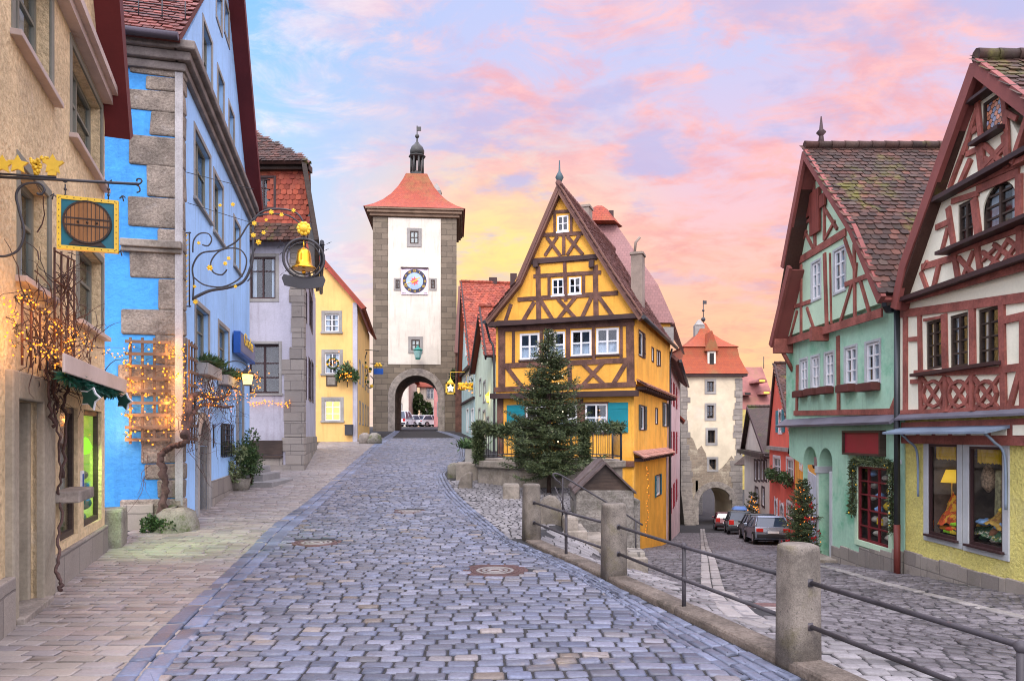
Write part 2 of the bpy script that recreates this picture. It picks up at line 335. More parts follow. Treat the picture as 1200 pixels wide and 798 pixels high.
M['blockstone'] = mat('block_masonry', (.30, .27, .235), brick=dict(c1=(.34, .30, .25), c2=(.22, .195, .17), cm=(.17, .15, .13), ms=.012, w=.75, h=.36, wob=.04, f=.85, bh=1.2), bump=.6, bdist=.03, stains=[((.11, .095, .08), .55, .7, 1.3, .7), ((.12, .13, .06), .62, .74, .9, .5)])
M['rubble'] = mat('rubble_masonry', (.26, .24, .21), brick=dict(c1=(.30, .27, .23), c2=(.17, .155, .14), cm=(.12, .11, .10), ms=.02, w=.32, h=.2, wob=.18, ws=4, f=.9, bh=1.2), bump=.8, bdist=.03, stains=[((.09, .09, .07), .55, .7, 1.8, .6), ((.10, .12, .04), .62, .72, 1.2, .5)])
M['iron'] = mat('black_iron', (.035, .035, .04), rough=.45, var=.3, bump=.15, spec=.5, stains=[((.10, .05, .03), .62, .74, 9, .5)])
M['rail'] = mat('painted_iron_rail', (.05, .045, .05), rough=.5, var=.3, vscale=4, bump=.2, spec=.35, stains=[((.12, .06, .045), .6, .72, 7, .6)])
M['gold'] = mat('gold_leaf', (.85, .55, .10), rough=.3, metal=.75, var=.15, bump=.15)
M['goldpaint'] = mat('gold_paint', (.80, .52, .05), rough=.45, var=.2, bump=.1)
M['glass'] = glass('window_glass'); M['shopglass'] = glass('shop_glass', (.95, .96, .96), .02)
M['dark'] = mat('dark_interior', (.03, .027, .025), rough=.9, bump=0)
M['dim'] = mat('dim_interior', (.12, .095, .075), rough=.9, var=.5, vscale=2.5, bump=0)
M['white'] = mat('white_paint', (.72, .72, .72), rough=.5, var=.06, bump=.08)
M['curtain'] = mat('net_curtain', (.62, .64, .72), rough=.9, var=.1, bump=.1)
M['plum'] = mat('plum_brown_paint', (.045, .022, .022), rough=.45, var=.2, bump=.1)
M['greyframe'] = mat('grey_stone_frame', (.30, .285, .26), var=.2, fine=.2, bump=.3)
M['olive'] = mat('olive_grey_frame', (.20, .195, .15), rough=.6, var=.15, bump=.15)
M['brownwood'] = mat('dark_brown_wood', (.06, .04, .03), rough=.55, var=.35, wave=(3, 3, 30), bump=.25)
M['needle'] = mat('spruce_needles', (.055, .078, .034), rough=.6, isl=.55, var=.3, bump=0, isl2=[(0, (.03, .048, .024)), (.6, (.065, .088, .034)), (1, (.13, .15, .06))])
M['leaf'] = mat('evergreen_leaves', (.04, .085, .025), rough=.5, isl=.5, var=.3, bump=0, isl2=[(0, (.025, .055, .02)), (.6, (.05, .095, .03)), (1, (.10, .14, .05))])
M['bark'] = mat('bark', (.075, .05, .04), var=.4, vscale=8, fine=.4, bump=.6)
M['vine'] = mat('vine_bark', (.10, .06, .05), var=.4, vscale=8, fine=.4, bump=.5)
M['bulb'] = glow_mat('warm_bulb', (1, .27, .025), 3.0)
M['lampglow'] = glow_mat('warm_lamp', (1, .62, .18), 3.2)
M['warmroom'] = glow_mat('lit_room', (1, .60, .12), 1.7)
TI = [(0, (.035, .024, .02)), (.35, (.062, .034, .026)), (.75, (.115, .045, .03)), (1, (.055, .042, .032))]
M['tile_old'] = mat('weathered_roof_tile', (.09, .045, .036), rough=.75, var=.3, isl=.4, isl2=TI, fine=.3, bump=.3, stains=[((.13, .125, .02), .54, .66, .75, .85), ((.05, .04, .035), .50, .68, .9, .6)])
M['tile_red'] = mat('red_roof_tile', (.35, .07, .035), rough=.7, var=.25, isl=.3, isl2=[(0, (.20, .04, .028)), (.5, (.33, .07, .035)), (1, (.27, .08, .05))], fine=.25, bump=.3, stains=[((.13, .05, .04), .54, .7, .6, .7)])
M['tile_oxred'] = mat('dark_red_roof_tile', (.16, .05, .04), rough=.7, var=.3, isl=.35, isl2=[(0, (.10, .035, .03)), (.5, (.19, .052, .04)), (1, (.15, .06, .05))], fine=.3, bump=.3)
M['tile_brown'] = mat('brown_roof_tile', (.20, .10, .085), rough=.7, var=.3, isl=.3, isl2=[(0, (.16, .075, .065)), (.5, (.24, .115, .095)), (1, (.19, .10, .09))], fine=.25, bump=.3)
M['tile_far'] = mat('far_red_tile', (.36, .075, .04), rough=.7, var=.3, vscale=.4, brick=dict(c1=(.42, .085, .04), c2=(.31, .06, .038), cm=(.2, .05, .03), ms=.012, w=.18, h=.17, f=.8), bump=.6, streak=.5, stains=[((.22, .12, .04), .5, .7, .35, .7)])
M['bulbw'] = glow_mat('white_bulb', (1, .86, .62), 3.)
M['manhole'] = mat('rusty_cast_iron', (.13, .075, .07), rough=.5, metal=.3, var=.3, fine=.4, bump=.4)
# ------------------------------------------------------------------ ground
def ax(a, b, st, far): return np.unique(np.concatenate([np.arange(a, b+.01, st), far]))
gx = ax(-5, 6, .125, list(np.arange(-14, 26.1, .25))+[-900, -400, -150, -60, -30, -20, 32, 40, 60, 100, 200, 400, 900]); gy = ax(0, 76, .25, [-900, -200, -60, -20, -8, -3, 80, 86, 95, 110, 130, 200, 400, 1200])
XX, YY = np.meshgrid(gx, gy); ZZ = hgt(XX, YY)-.017
nx_, ny_ = len(gx), len(gy); I = np.arange(nx_*ny_).reshape(ny_, nx_)
gq = np.stack([I[:-1, :-1], I[:-1, 1:], I[1:, 1:], I[1:, :-1]], -1).reshape(-1, 4)
grd = np_mesh('ground', np.stack([XX, YY, ZZ], -1).reshape(-1, 3), [(4, gq, 0)], M['joint'], smooth=True)
uvl = grd.data.uv_layers.new(name='UVMap'); li = np.zeros(len(grd.data.loops), np.int32); grd.data.loops.foreach_get('vertex_index', li)
uvl.data.foreach_set('uv', np.stack([XX.ravel()[li], YY.ravel()[li]], -1).astype(np.float32).ravel())
tag(grd, kind='structure')
def lay(name, C, ang, half, m, dome=.012, edge=.012, root=None, zo=0., jz=.006, parent=None, cr=.24):
    C = np.asarray(C); n = len(C); a = half[:, 0:1]; b = half[:, 1:2]; rings = []
    for ins, z in ((0, -.035), (0, -dome*1.25), (edge, -dome*.2), (edge*2.6, 0.)):
        A = np.maximum(a-ins, .015); B = np.maximum(b-ins, .012); c = np.minimum(A, B)*cr
        P = np.stack([np.concatenate([A-c, -A+c, -A, -A, -A+c, A-c, A, A], 1), np.concatenate([B, B, B-c, -B+c, -B, -B, -B+c, B-c], 1)], -1)
        P = P + RNG.normal(0, .004, P.shape)*(1 if ins else 0)
        rings.append((P, z))
    ca, sa = np.cos(ang)[:, None], np.sin(ang)[:, None]; tz = RNG.normal(0, jz, (n, 1)); tl = .014 if cr > .15 else .006; tx = RNG.normal(0, tl, (n, 1)); ty = RNG.normal(0, tl, (n, 1)); V = []
    for P, z in rings:
        x = C[:, 0:1]+P[..., 0]*ca-P[..., 1]*sa; y = C[:, 1:2]+P[..., 0]*sa+P[..., 1]*ca
        V.append(np.stack([x, y, hgt(x, y)+z+zo+tz+tx*P[..., 0]+ty*P[..., 1]], -1))
    V = np.stack(V, 1).reshape(-1, 3); base = (np.arange(n)*32)[:, None]; j = np.arange(8); k = (j+1) % 8; q4 = []
    for r in range(3): q4.append((base[..., None]+np.stack([r*8+j, r*8+k, (r+1)*8+k, (r+1)*8+j], -1)[None]).reshape(-1, 4))
    o = np_mesh(name, V, [(4, np.concatenate(q4), 0), (8, (base+24+j[None]), 0)], m, smooth=True, root=root, parent=parent)
    return tag(o, kind='structure')
def rows(x0, x1, y0, y1, rh, ln, inside, wav=1., ang=0., gap=.014, lj=.28, rg=1.):
    C = []; H = []; A = []; k = 0; v = y0; ca, sa = math.cos(ang), math.sin(ang)
    while v < y1:
        u = x0-random.random()*ln; r = rh*random.uniform(.9, 1.1)
        while u < x1:
            l = ln*random.uniform(1-lj, 1+lj); uc = u+l/2; w = wav*(.10*math.sin(.55*uc+.21*v)+.035*math.sin(1.9*uc+1.1*v))
            sl = wav*(.055*math.cos(.55*uc+.21*v)+.0665*math.cos(1.9*uc+1.1*v))
            vv = v+r/2+w; C.append((uc*ca-vv*sa, uc*sa+vv*ca)); H.append(((l-gap)/2, (r-gap*rg)/2)); A.append(sl+ang+random.gauss(0, .02)); u += l
        v += r
    C = np.array(C); H = np.array(H); A = np.array(A); m = inside(C[:, 0], C[:, 1]); return C[m], A[m], H[m]
LB_out = [(-2.4, 3.2)]+[G(*p) for p in ((130, 798), (194.5, 730), (263, 670), (317, 617), (358.5, 588), (388, 563), (435, 523))]+[(-9.0, 50), (-10.1, 60)]
LB_in = [(-1.9, 3.2)]+[G(*p) for p in ((188, 798), (248, 724), (302, 664), (340, 624), (374, 594), (403, 566), (446, 523))]+[(-8.4, 50), (-9.6, 60)]
RB_in = [G(*p) for p in ((940, 840), (800, 756), (707, 695), (632, 655), (570, 626), (540, 600), (518, 578), (509, 562), (511, 553), (536, 538))]+[(-3.0, 38), (-3.4, 45), (-5.6, 56), (-6.5, 60)]
RB_out = [(2.12, 5.3), (1.3, 8.2), (.75, 10.1), (.12, 11.7)]+[G(*p) for p in ((599, 632), (570, 608), (536, 578), (524, 560), (524, 552), (545, 537))]+[(-2.4, 38), (-2.8, 45), (-5.0, 56), (-6.2, 60)]
STREET = [(-1.9, 3.2)]+LB_in[1:]+RB_in[::-1]+[(2.6, 3.2)]
MH = [G(580, 667)+(.40,), G(371, 634.5)+(.36,), G(480, 598)+(.34,)]
MHL = [G(908, 716)+(.38,)]
def near(x, y, pl, w):
    r = np.zeros(np.shape(x), bool)
    for (ax_, ay), (bx, by) in zip(pl[:-1], pl[1:]):
        ex, ey = bx-ax_, by-ay; t = np.clip(((x-ax_)*ex+(y-ay)*ey)/(ex*ex+ey*ey), 0, 1); r |= np.hypot(x-ax_-t*ex, y-ay-t*ey) < w
    return r
def nomh(x, y, L):
    r = np.ones(np.shape(x), bool)
    for (a, b, c) in L: r &= np.hypot(x-a, y-b) > c+.03
    return r
C, A, H = rows(-11, 4, 3.3, 47, .142, .222, lambda x, y: (inpoly(x, y, STREET) | near(x, y, LB_in, .11) | near(x, y, RB_in, .11)) & nomh(x, y, MH), gap=.020, lj=.2, rg=1.2)
lay('cobbled_street', C, A, H, M['cobble'], dome=.010, edge=.007, jz=.004)
LEFTW = [(-3.3, 3.2), (-4.75, 6.3), (-6.42, 10.9), (-7.0, 12.8), (-6.4, 13.4), (-8.5, 22.4), (-8.9, 24.6), (-7.5, 24.7), (-10.2, 36), (-11.5, 42.3), (-9.5, 42.3)]
SIDE = LEFTW+[(-9.2, 47)]+LB_out[:-1][::-1]
C, A, H = rows(-13, 0, 3.3, 47, .15, .30, lambda x, y: inpoly(x, y, SIDE) | (near(x, y, LB_out[1:-1], .15) & (y > 3.4)), wav=.25, gap=.014, lj=.15)
lay('pavement', C, A, H, M['paver'], dome=.005, edge=.005, jz=.002, cr=.10)
def strip(name, L, Rr, m, nr, ln, zo=.008, y1=60):
    L = [Vector((*p, 0)) for p in L]; Rr = [Vector((*p, 0)) for p in Rr]
    Ls = spline(L, 40); Rs = spline(Rr, 40); C = []; A = []; H = []; acc = [0.]*nr; nxt = [ln*.5]*nr
    for i in range(len(Ls)-1):
        for j in range(nr):
            f = (j+.5)/nr; p = Ls[i].lerp(Rs[i], f); p2 = Ls[i+1].lerp(Rs[i+1], f); d = p2-p; acc[j] += d.length
            if acc[j] >= nxt[j] and p.y < y1:
                l = ln*random.uniform(.75, 1.3); nxt[j] += l; w = abs((Ls[i]-Rs[i]).cross(d).z)/max(d.length, 1e-6)/nr
                C.append((p.x, p.y)); A.append(math.atan2(d.y, d.x)); H.append((ln*.52, w/2-.008))
    lay(name, C, np.array(A), np.array(H), m, dome=.008, zo=zo, jz=.003, cr=.12)
strip('street_edging', LB_out, LB_in, M['band'], 2, .34)
strip('street_edging', RB_out, RB_in[:1]+RB_in[1:], M['band2'], 4, .20)
FORE = [(.15, 12.1)]+RB_out[4:8]+[(-1.9, 21), (-1.2, 23.5), (3.4, 23.5), (1.5, 15.4), (1.2, 14.4)]
C, A, H = rows(-4, 4, 11.5, 24, .125, .15, lambda x, y: inpoly(x, y, FORE) & (sdist(x, y) < -.05), wav=.8, gap=.016)
lay('forecourt', C, A, H, M['setts'], dome=.014, zo=-.004)
def lane_in(x, y):
    d = sdist(x, y); rx = np.interp(y, [0, 20.5, 26, 31, 38, 47, 62, 75], [7.9, 7.9, 9.8, 13.3, 15.3, 17.2, 20.4, 23.5])
    return (d > .12) & (x < rx) & nomh(x, y, MHL)
GUT = [G(*p) for p in ((823, 618), (828, 647), (835, 688), (858, 709), (907, 734))]; GUT = GUT[::-1]
GUT2 = [(7.0, 6.0)]+[G(*p) for p in ((1198, 722), (1100, 698), (1020, 678), (959, 661))]
C, A, H = rows(-2, 18, 1.5, 52, .13, .20, lambda x, y: lane_in(x, y) & (sdist(x, y) > np.interp(y, [0, 14], [1.25, .9])) & ~near(x, y, GUT, .22) & ~near(x, y, GUT2, .12), wav=1.3, gap=.024, rg=1.3)
lay('cobbled_lane', C, A, H, M['lane'], dome=.016)
C, A, H = rows(-2, 6, 1.5, 15.5, .14, .24, lambda x, y: lane_in(x, y) & (sdist(x, y) < np.interp(y, [0, 14], [1.2, .85])), wav=.5)
lay('lane_footpath', C, A, H, M['setts'], dome=.01)
off = lambda pl, d: [(p[0]+d, p[1]) for p in pl]
strip('lane_gutter', off(GUT, -.2), off(GUT, .2), M['strip'], 2, .36, zo=.004)
strip('lane_gutter', off(GUT2, -.1), off(GUT2, .1), M['strip'], 1, .4, zo=.004)
for i, (x, y, r) in enumerate(MH+MHL):
    b = MB(); z = gz(x, y); b.lathe((x, y, z-.045), [(r+.05, 0), (r+.05, .036), (r, .036), (r, .030)], 40)
    for q in np.arange(.06, r-.03, .075): b.lathe((x, y, z-.02), [(q, 0), (q, .010), (q+.045, .010), (q+.045, 0)], 36, 0 if q > r*.62 else 1)
    o = b.build('manhole_cover', [M['manhole'], M['strip']], root=(x, y, z))
    tag(o, ['rusty round iron manhole cover in the cobbled street nearest the railing', 'round iron manhole cover in the cobbles beside the dark street edging', 'round manhole cover farthest up the main cobbled street', 'reddish round manhole cover in the sloping lane behind the railing'][i], 'manhole cover', 'manhole covers in the paving')
M['tealleaf'] = mat('teal_tinsel', (.012, .085, .055), rough=.35, isl=.5, bump=0)
M['paleleaf'] = mat('pale_leaves', (.16, .20, .08), rough=.6, isl=.4, bump=0, isl2=[(0, (.09, .13, .05)), (1, (.26, .29, .15))])
# ------------------------------------------------------------------ builders: walls, windows, roofs, plants, lights
def arc_pts(s0, s1, zsp, rise, n=14, pointed=0):
    c = (s0+s1)/2; r = (s1-s0)/2
    return [(c-r*math.cos(math.pi*k/n), zsp+rise*math.sin(math.pi*k/n)) for k in range(n+1)]
class Wall:
    def __init__(s, fr, root, outline, m, thick=.30, name='wall'):
        s.fr = fr; s.root = root; s.out = ccw(outline); s.m = m; s.holes = []; s.arch = []; s.name = name; s.thick = thick
    def hole(s, r, depth=.3, arch=0, mi=0):
        s.holes.append((r[0], r[1], r[2], r[3], depth, arch, mi))
    def opening(s, x0, x1, yt, yb, depth=.4, arch=0):
        r = s.fr.rect(x0, x1, yt, yb); s.hole(r, depth, arch*(r[1]-r[0])/2); return r
    def win(s, x0=0, x1=0, yt=0, yb=0, rect=None, frame=None, fw=.05, nx=1, nz=(), depth=.13, pane=None, curtain=None, surround=None, sill=None, sillm=None, arch=0, back='dark', shutters=None, name='window', bd=.3, label=None, reveal=True, bl=0.):
        fr = s.fr; r = rect or fr.rect(x0, x1, yt, yb); a0, a1, z0, z1 = r; frame = frame or M['white']
        rise = arch*(a1-a0)/2
        if reveal: s.hole(r, depth+.02, rise)
        d0, d1 = -depth, -depth+.055; b = MB()
        b.box(fr, a0, a0+fw, d0, d1, z0, z1); b.box(fr, a1-fw, a1, d0, d1, z0, z1); b.box(fr, a0+fw, a1-fw, d0, d1, z0, z0+fw)
        if not arch: b.box(fr, a0+fw, a1-fw, d0, d1, z1-fw, z1)
        else:
            ap = arc_pts(a0, a1, z1-rise, rise)
            for p, q in zip(ap[:-1], ap[1:]): b.beam(fr, p, q, fw*1.3, d0, d1, ext=.01)
        for i in range(1, nx):
            c = a0+(a1-a0)*i/nx; w = fw*(.9 if (nx % 2 == 0 and i == nx//2) else .45); b.box(fr, c-w/2, c+w/2, d0+.003, d1+.003, z0+fw, z1-fw)
        for f in nz:
            c = z0+(z1-z0)*f; b.box(fr, a0+fw, a1-fw, d0+.006, d1-.006, c-fw*.3, c+fw*.3)
        e = .0
        bx = [fr.pt(a0-bl, d0-.001, z0-e), fr.pt(a1+e, d0-.001, z0-e), fr.pt(a1+e, d0-.001, z1+e), fr.pt(a0-bl, d0-.001, z1+e)]; bb = [fr.pt(a0-bl, d0-bd, z0-e), fr.pt(a1+e, d0-bd, z0-e), fr.pt(a1+e, d0-bd, z1+e), fr.pt(a0-bl, d0-bd, z1+e)]
        b.face(bb, 1)
        for i in range(4): j = (i+1) % 4; b.face([bx[i], bx[j], bb[j], bb[i]], 1)
        w = b.build(name, [frame, M[back]], s.root)
        if label: w['label'] = label
        g = MB(); g.box(fr, a0+fw*.5, a1-fw*.5, d0+.018, d0+.026, z0+fw*.5, z1-fw*.5); g.build('pane', pane or M['glass'], w)
        if curtain:
            cu = MB()
            for (u0, u1, v0, v1) in curtain:
                ca, cb = a0+(a1-a0)*u0, a0+(a1-a0)*u1; n = max(6, int((cb-ca)/.04)); za, zb = z0+(z1-z0)*v0, z0+(z1-z0)*v1
                pts = [(ca+(cb-ca)*i/n, d0-.05+.014*math.sin(i*2.1)+.006*math.sin(i*.9)) for i in range(n+1)]
                for p, q in zip(pts[:-1], pts[1:]): cu.face([fr.pt(p[0], p[1], za), fr.pt(q[0], q[1], za), fr.pt(q[0], q[1], zb), fr.pt(p[0], p[1], zb)], 0, True)
            cu.build('curtain', M['curtain'], w)
        if surround:
            sw, sm = surround[:2]; pr = surround[2] if len(surround) > 2 else .03; u = MB()
            u.box(fr, a0-sw, a0+.004, -.02, pr, z0, z1+sw); u.box(fr, a1-.004, a1+sw, -.02, pr, z0, z1+sw)
            if not arch: u.box(fr, a0+.005, a1-.005, -.02, pr-.001, z1-.004, z1+sw-.001)
            else:
                for p, q in zip(ap[:-1], ap[1:]): u.beam(fr, p, q, sw, -.01, pr+.003, ext=.01)
            if not sill: u.box(fr, a0-sw, a1+sw, -.01, pr+.004, z0-sw, z0)
            u.build('surround', sm, w, bevel=.008)
        if sill:
            sh, sd = sill; u = MB(); sw = surround[0] if surround else 0
            u.box(fr, a0-sw-.04, a1+sw+.04, -depth+.06, sd, z0-sh, z0+.004); u.build('sill', sillm or M['greyframe'], w, bevel=.008)
        if shutters:
            for side in shutters[0]:
                wd = shutters[1]; b0, b1 = (a0-wd-.03, a0-.03) if side == 'l' else (a1+.03, a1+wd+.03); u = MB(); u.box(fr, b0, b1, .005, .045, z0-.03, z1+.03)
                for f in (.18, .82): u.box(fr, b0+.02, b1-.02, .045, .062, z0+(z1-z0)*f-.03, z0+(z1-z0)*f+.03)
                n = max(2, int((b1-b0)/.14))
                for i in range(1, n): c = b0+(b1-b0)*i/n; u.box(fr, c-.006, c+.006, .0452, .049, z0, z1)
                u.build('shutter', shutters[2], w)
        return w, r
    def finish(s, mats=None):
        fr = s.fr; b = MB(); xs = {min(p[0] for p in s.out), max(p[0] for p in s.out)}; zz = {min(p[1] for p in s.out), max(p[1] for p in s.out)}
        for h in s.holes: xs |= {h[0], h[1]}; zz |= {h[2], h[3]}
        xs = sorted(xs); zz = sorted(zz)
        for i in range(len(xs)-1):
            for j in range(len(zz)-1):
                cx, cz = (xs[i]+xs[i+1])/2, (zz[j]+zz[j+1])/2
                if any(h[0] < cx < h[1] and h[2] < cz < h[3] for h in s.holes): continue
                p = clip([(xs[i], zz[j]), (xs[i+1], zz[j]), (xs[i+1], zz[j+1]), (xs[i], zz[j+1])], s.out)
                if len(p) >= 3: b.face([fr.pt(a, 0, z) for a, z in p])
        for (a0, a1, z0, z1, dp, rise, mi) in s.holes:
            zt = z1-rise
            b.face([fr.pt(a0, 0, z0), fr.pt(a0, -dp, z0), fr.pt(a0, -dp, zt), fr.pt(a0, 0, zt)], mi); b.face([fr.pt(a1, 0, z0), fr.pt(a1, 0, zt), fr.pt(a1, -dp, zt), fr.pt(a1, -dp, z0)], mi)
            b.face([fr.pt(a0, 0, z0), fr.pt(a1, 0, z0), fr.pt(a1, -dp, z0), fr.pt(a0, -dp, z0)], mi)
            if rise <= 0: b.face([fr.pt(a0, 0, z1), fr.pt(a0, -dp, z1), fr.pt(a1, -dp, z1), fr.pt(a1, 0, z1)], mi)
            else:
                ap = arc_pts(a0, a1, zt, rise)
                for p, q in zip(ap[:-1], ap[1:]):
                    b.face([fr.pt(p[0], 0, p[1]), fr.pt(q[0], 0, q[1]), fr.pt(q[0], 0, z1), fr.pt(p[0], 0, z1)])
                    b.face([fr.pt(p[0], 0, p[1]), fr.pt(p[0], -dp, p[1]), fr.pt(q[0], -dp, q[1]), fr.pt(q[0], 0, q[1])], mi)
        # side, top and back faces so that the wall has thickness
        n = len(s.out); T = s.thick
        for i in range(n):
            p, q = s.out[i], s.out[(i+1) % n]; b.face([fr.pt(*p_) for p_ in ((p[0], 0, p[1]), (p[0], -T, p[1]), (q[0], -T, q[1]), (q[0], 0, q[1]))])
        return b.build(s.name, mats or s.m, s.root)
def beams(fr, root, segs, m, w=.15, d0=0., d1=.035, name='timber_frame', conv=True, bevel=0):
    b = MB(); k = 0
    for sg in segs:
        (x1, y1, x2, y2) = sg[:4]; ww = sg[4] if len(sg) > 4 else w; k += 1
        p = fr.px(x1, y1) if conv else (x1, y1); q = fr.px(x2, y2) if conv else (x2, y2)
        b.beam(fr, p, q, ww, d0-.001*(k % 7), d1+.0006*k)
    return b.build(name, m, root)
def roof(root, corners, m, tile=None, thick=.09, name='roof', under=None, ridge=None, rake=0.):
    c = [Vector(p) for p in corners]; U = (c[1]-c[0]).normalized(); N = U.cross(c[2]-c[1]).normalized()
    if len(c) > 3 and (c[2]-c[1]).length < .01: N = U.cross(c[3]-c[0]).normalized()
    V = N.cross(U).normalized(); O = c[0]; poly = ccw([((p-O).dot(U), (p-O).dot(V)) for p in c])
    b = MB(); n = len(poly); top = [O+U*a+V*v-N*.035 for a, v in poly]; bot = [p-N*thick for p in top]
    b.idx(top+bot, [tuple(range(n)), tuple(range(2*n-1, n-1, -1))]+[((i+1) % n, i, n+i, n+(i+1) % n) for i in range(n)], 0)
    o = b.build(name, m, root)
    if tile:
        tw, th = tile; L = th*1.75; us = []; u0, u1 = min(p[0] for p in poly), max(p[0] for p in poly); v0, v1 = min(p[1] for p in poly), max(p[1] for p in poly); k = 0; v = v0-.02
        Cs = []
        while v < v1-th*.3:
            u = np.arange(u0+(tw/2 if k % 2 else 0), u1+tw*.4, tw); Cs.append(np.stack([u, np.full_like(u, v)], -1)); v += th; k += 1
        Cs = np.concatenate(Cs); ins = inpoly(Cs[:, 0], Cs[:, 1]+th*.5, poly) | inpoly(np.clip(Cs[:, 0]-tw*.3, u0+.001, u1-.001), Cs[:, 1]+th*.5, poly) & inpoly(np.clip(Cs[:, 0]+tw*.3, u0+.001, u1-.001), Cs[:, 1]+th*.5, poly)
        Cs = Cs[ins]; Cs = Cs+RNG.normal(0, .006, Cs.shape); m_ = len(Cs); w = tw*.47
        T = np.array([(-w, .22*th), (-w*.72, .05*th), (0, 0), (w*.72, .05*th), (w, .22*th), (w, L), (-w, L)]); lift = .034
        hh = np.concatenate([lift*(1-T[:, 1]/L)+.004]); P = np.zeros((m_, 12, 3)); tilt = RNG.normal(0, .006, (m_, 1)); rot = RNG.normal(0, .02, (m_, 1))
        P[:, :7, 0] = Cs[:, :1]+T[:, 0]-rot*T[:, 1]; P[:, :7, 1] = Cs[:, 1:]+T[:, 1]+rot*T[:, 0]; P[:, :7, 2] = hh+tilt*(1-T[:, 1]/L)
        P[:, 7:, :] = P[:, :5, :]; P[:, 7:, 2] -= .022
        Wd = np.array(O)+P[..., 0:1]*np.array(U)+P[..., 1:2]*np.array(V)+(P[..., 2:3]-.02)*np.array(N)
        base = (np.arange(m_)*12)[:, None]; rim = np.concatenate([base+np.array([i, 7+i, 8+i, i+1]) for i in range(4)])
        np_mesh('tiles', Wd.reshape(-1, 3), [(7, base+np.arange(7), 0), (4, rim, 0)], m, parent=o)
    if ridge:
        a, bb = Vector(ridge[0]), Vector(ridge[1]); r = MB(); nn = max(2, int((bb-a).length/.32))
        for i in range(nn): p, q = a.lerp(bb, i/nn), a.lerp(bb, (i+1.08)/nn); r.tube([p, q], [.115, .10], 8)
        r.build('ridge_tiles', m, o)
    return o
def leaves(name, C, D, ln, wd, m, parent=None, root=None, kind=None):
    C = np.asarray(C, float); n = len(C); D = np.asarray(D, float); D = D/(np.linalg.norm(D, axis=1, keepdims=True)+1e-9)
    R_ = RNG.normal(0, 1, (n, 3)); S = np.cross(D, R_); S /= (np.linalg.norm(S, axis=1, keepdims=True)+1e-9)
    l = (ln*RNG.uniform(.7, 1.3, (n, 1))); w = wd*RNG.uniform(.7, 1.3, (n, 1))
    V = np.stack([C, C+D*l*.45+S*w, C+D*l, C+D*l*.45-S*w], 1).reshape(-1, 3)
    o = np_mesh(name, V, [(4, np.arange(4*n).reshape(n, 4), 0)], m, parent=parent, root=root)
    if kind: o['kind'] = kind
    return o
def spruce(name, loc, Hh, Rm, label, cat='tree', dens=1., group=None, z0f=.14, size=1.):
    rt = thing(name, loc, label, cat, group); L = Vector(loc); b = MB()
    b.tube([L+Vector((0, 0, -.05)), L+Vector((.02, 0, Hh*.5)), L+Vector((.0, .02, Hh*.97))], [.055*Hh/4, .035*Hh/4, .006], 8); b.build('trunk', M['bark'], rt)
    C = []; D = []; br = MB(); nb = int(210*dens)
    for i in range(nb):
        t = (i+random.random())/nb; z = Hh*(z0f+(.99-z0f)*t**.92); az = random.random()*6.283+i*2.4
        ln = Rm*(1-t)**.85*random.choice((random.uniform(.45, .8), random.uniform(.85, 1.18)))*(1 if t > .08 else .8)+.06*size; up = -.10+.55*t+random.gauss(0, .06)
        d = Vector((math.cos(az), math.sin(az), up)); side = Vector((-math.sin(az), math.cos(az), 0)); br.tube([L+Vector((0, 0, z)), L+Vector((0, 0, z))+d*ln*.9], [.010, .003], 3, cap=False)
        k = max(4, int(ln/.05/size))
        for j in range(k):
            f = (j+.7)/k; p = L+Vector((0, 0, z))+d*(ln*f)+Vector((0, 0, -.12*ln*math.sin(f*3.1)+.05*ln*f*f))
            tl = .34*ln*(1-f*.75)+.05
            for sgn in (-1, 1):
                td = (side*sgn+d*.75+Vector((0, 0, random.gauss(-.08, .12)))).normalized(); m_ = max(2, int(tl/.027/size))
                for q in range(m_):
                    g = (q+random.random())/m_; C.append(p+td*tl*g); D.append(td+Vector((random.gauss(0, .55), random.gauss(0, .55), random.gauss(0.05, .45))))
            C.append(p); D.append(d+Vector((0, 0, random.gauss(0, .3))))
    cr = br.build('crown', M['bark'], rt)
    leaves('needles', C, D, .074*size, .0115*size, M['needle'], parent=cr); return rt
def bush(name, loc, rx, ry, rz, n, label, cat, m='leaf', ln=.07, wd=.022, group=None, droop=0., clumps=9):
    rt = thing(name, loc, label, cat, group); L = np.array(loc); cc = RNG.normal(0, .42, (clumps, 3))*np.array([rx, ry, rz])+np.array([0, 0, rz]); cr_ = RNG.uniform(.3, .6, clumps)
    k = RNG.integers(0, clumps, n); d = RNG.normal(0, 1, (n, 3)); d /= np.linalg.norm(d, axis=1, keepdims=True); P = cc[k]+d*(cr_[k]*RNG.uniform(.5, 1.05, n))[:, None]*np.array([rx, ry, rz])
    P[:, 2] = np.maximum(P[:, 2], .02); b = MB()
    for c in cc: b.tube([Vector(loc), Vector(loc)+Vector((c[0]*.4, c[1]*.4, c[2]*.6)), Vector(loc)+Vector(c)], [.012, .008, .004], 4)
    s_ = b.build('stems', M['bark'], rt); D = d+RNG.normal(0, .5, (n, 3)); D[:, 2] -= droop
    leaves('foliage', L+P, D, ln, wd, M[m], parent=rt); return rt
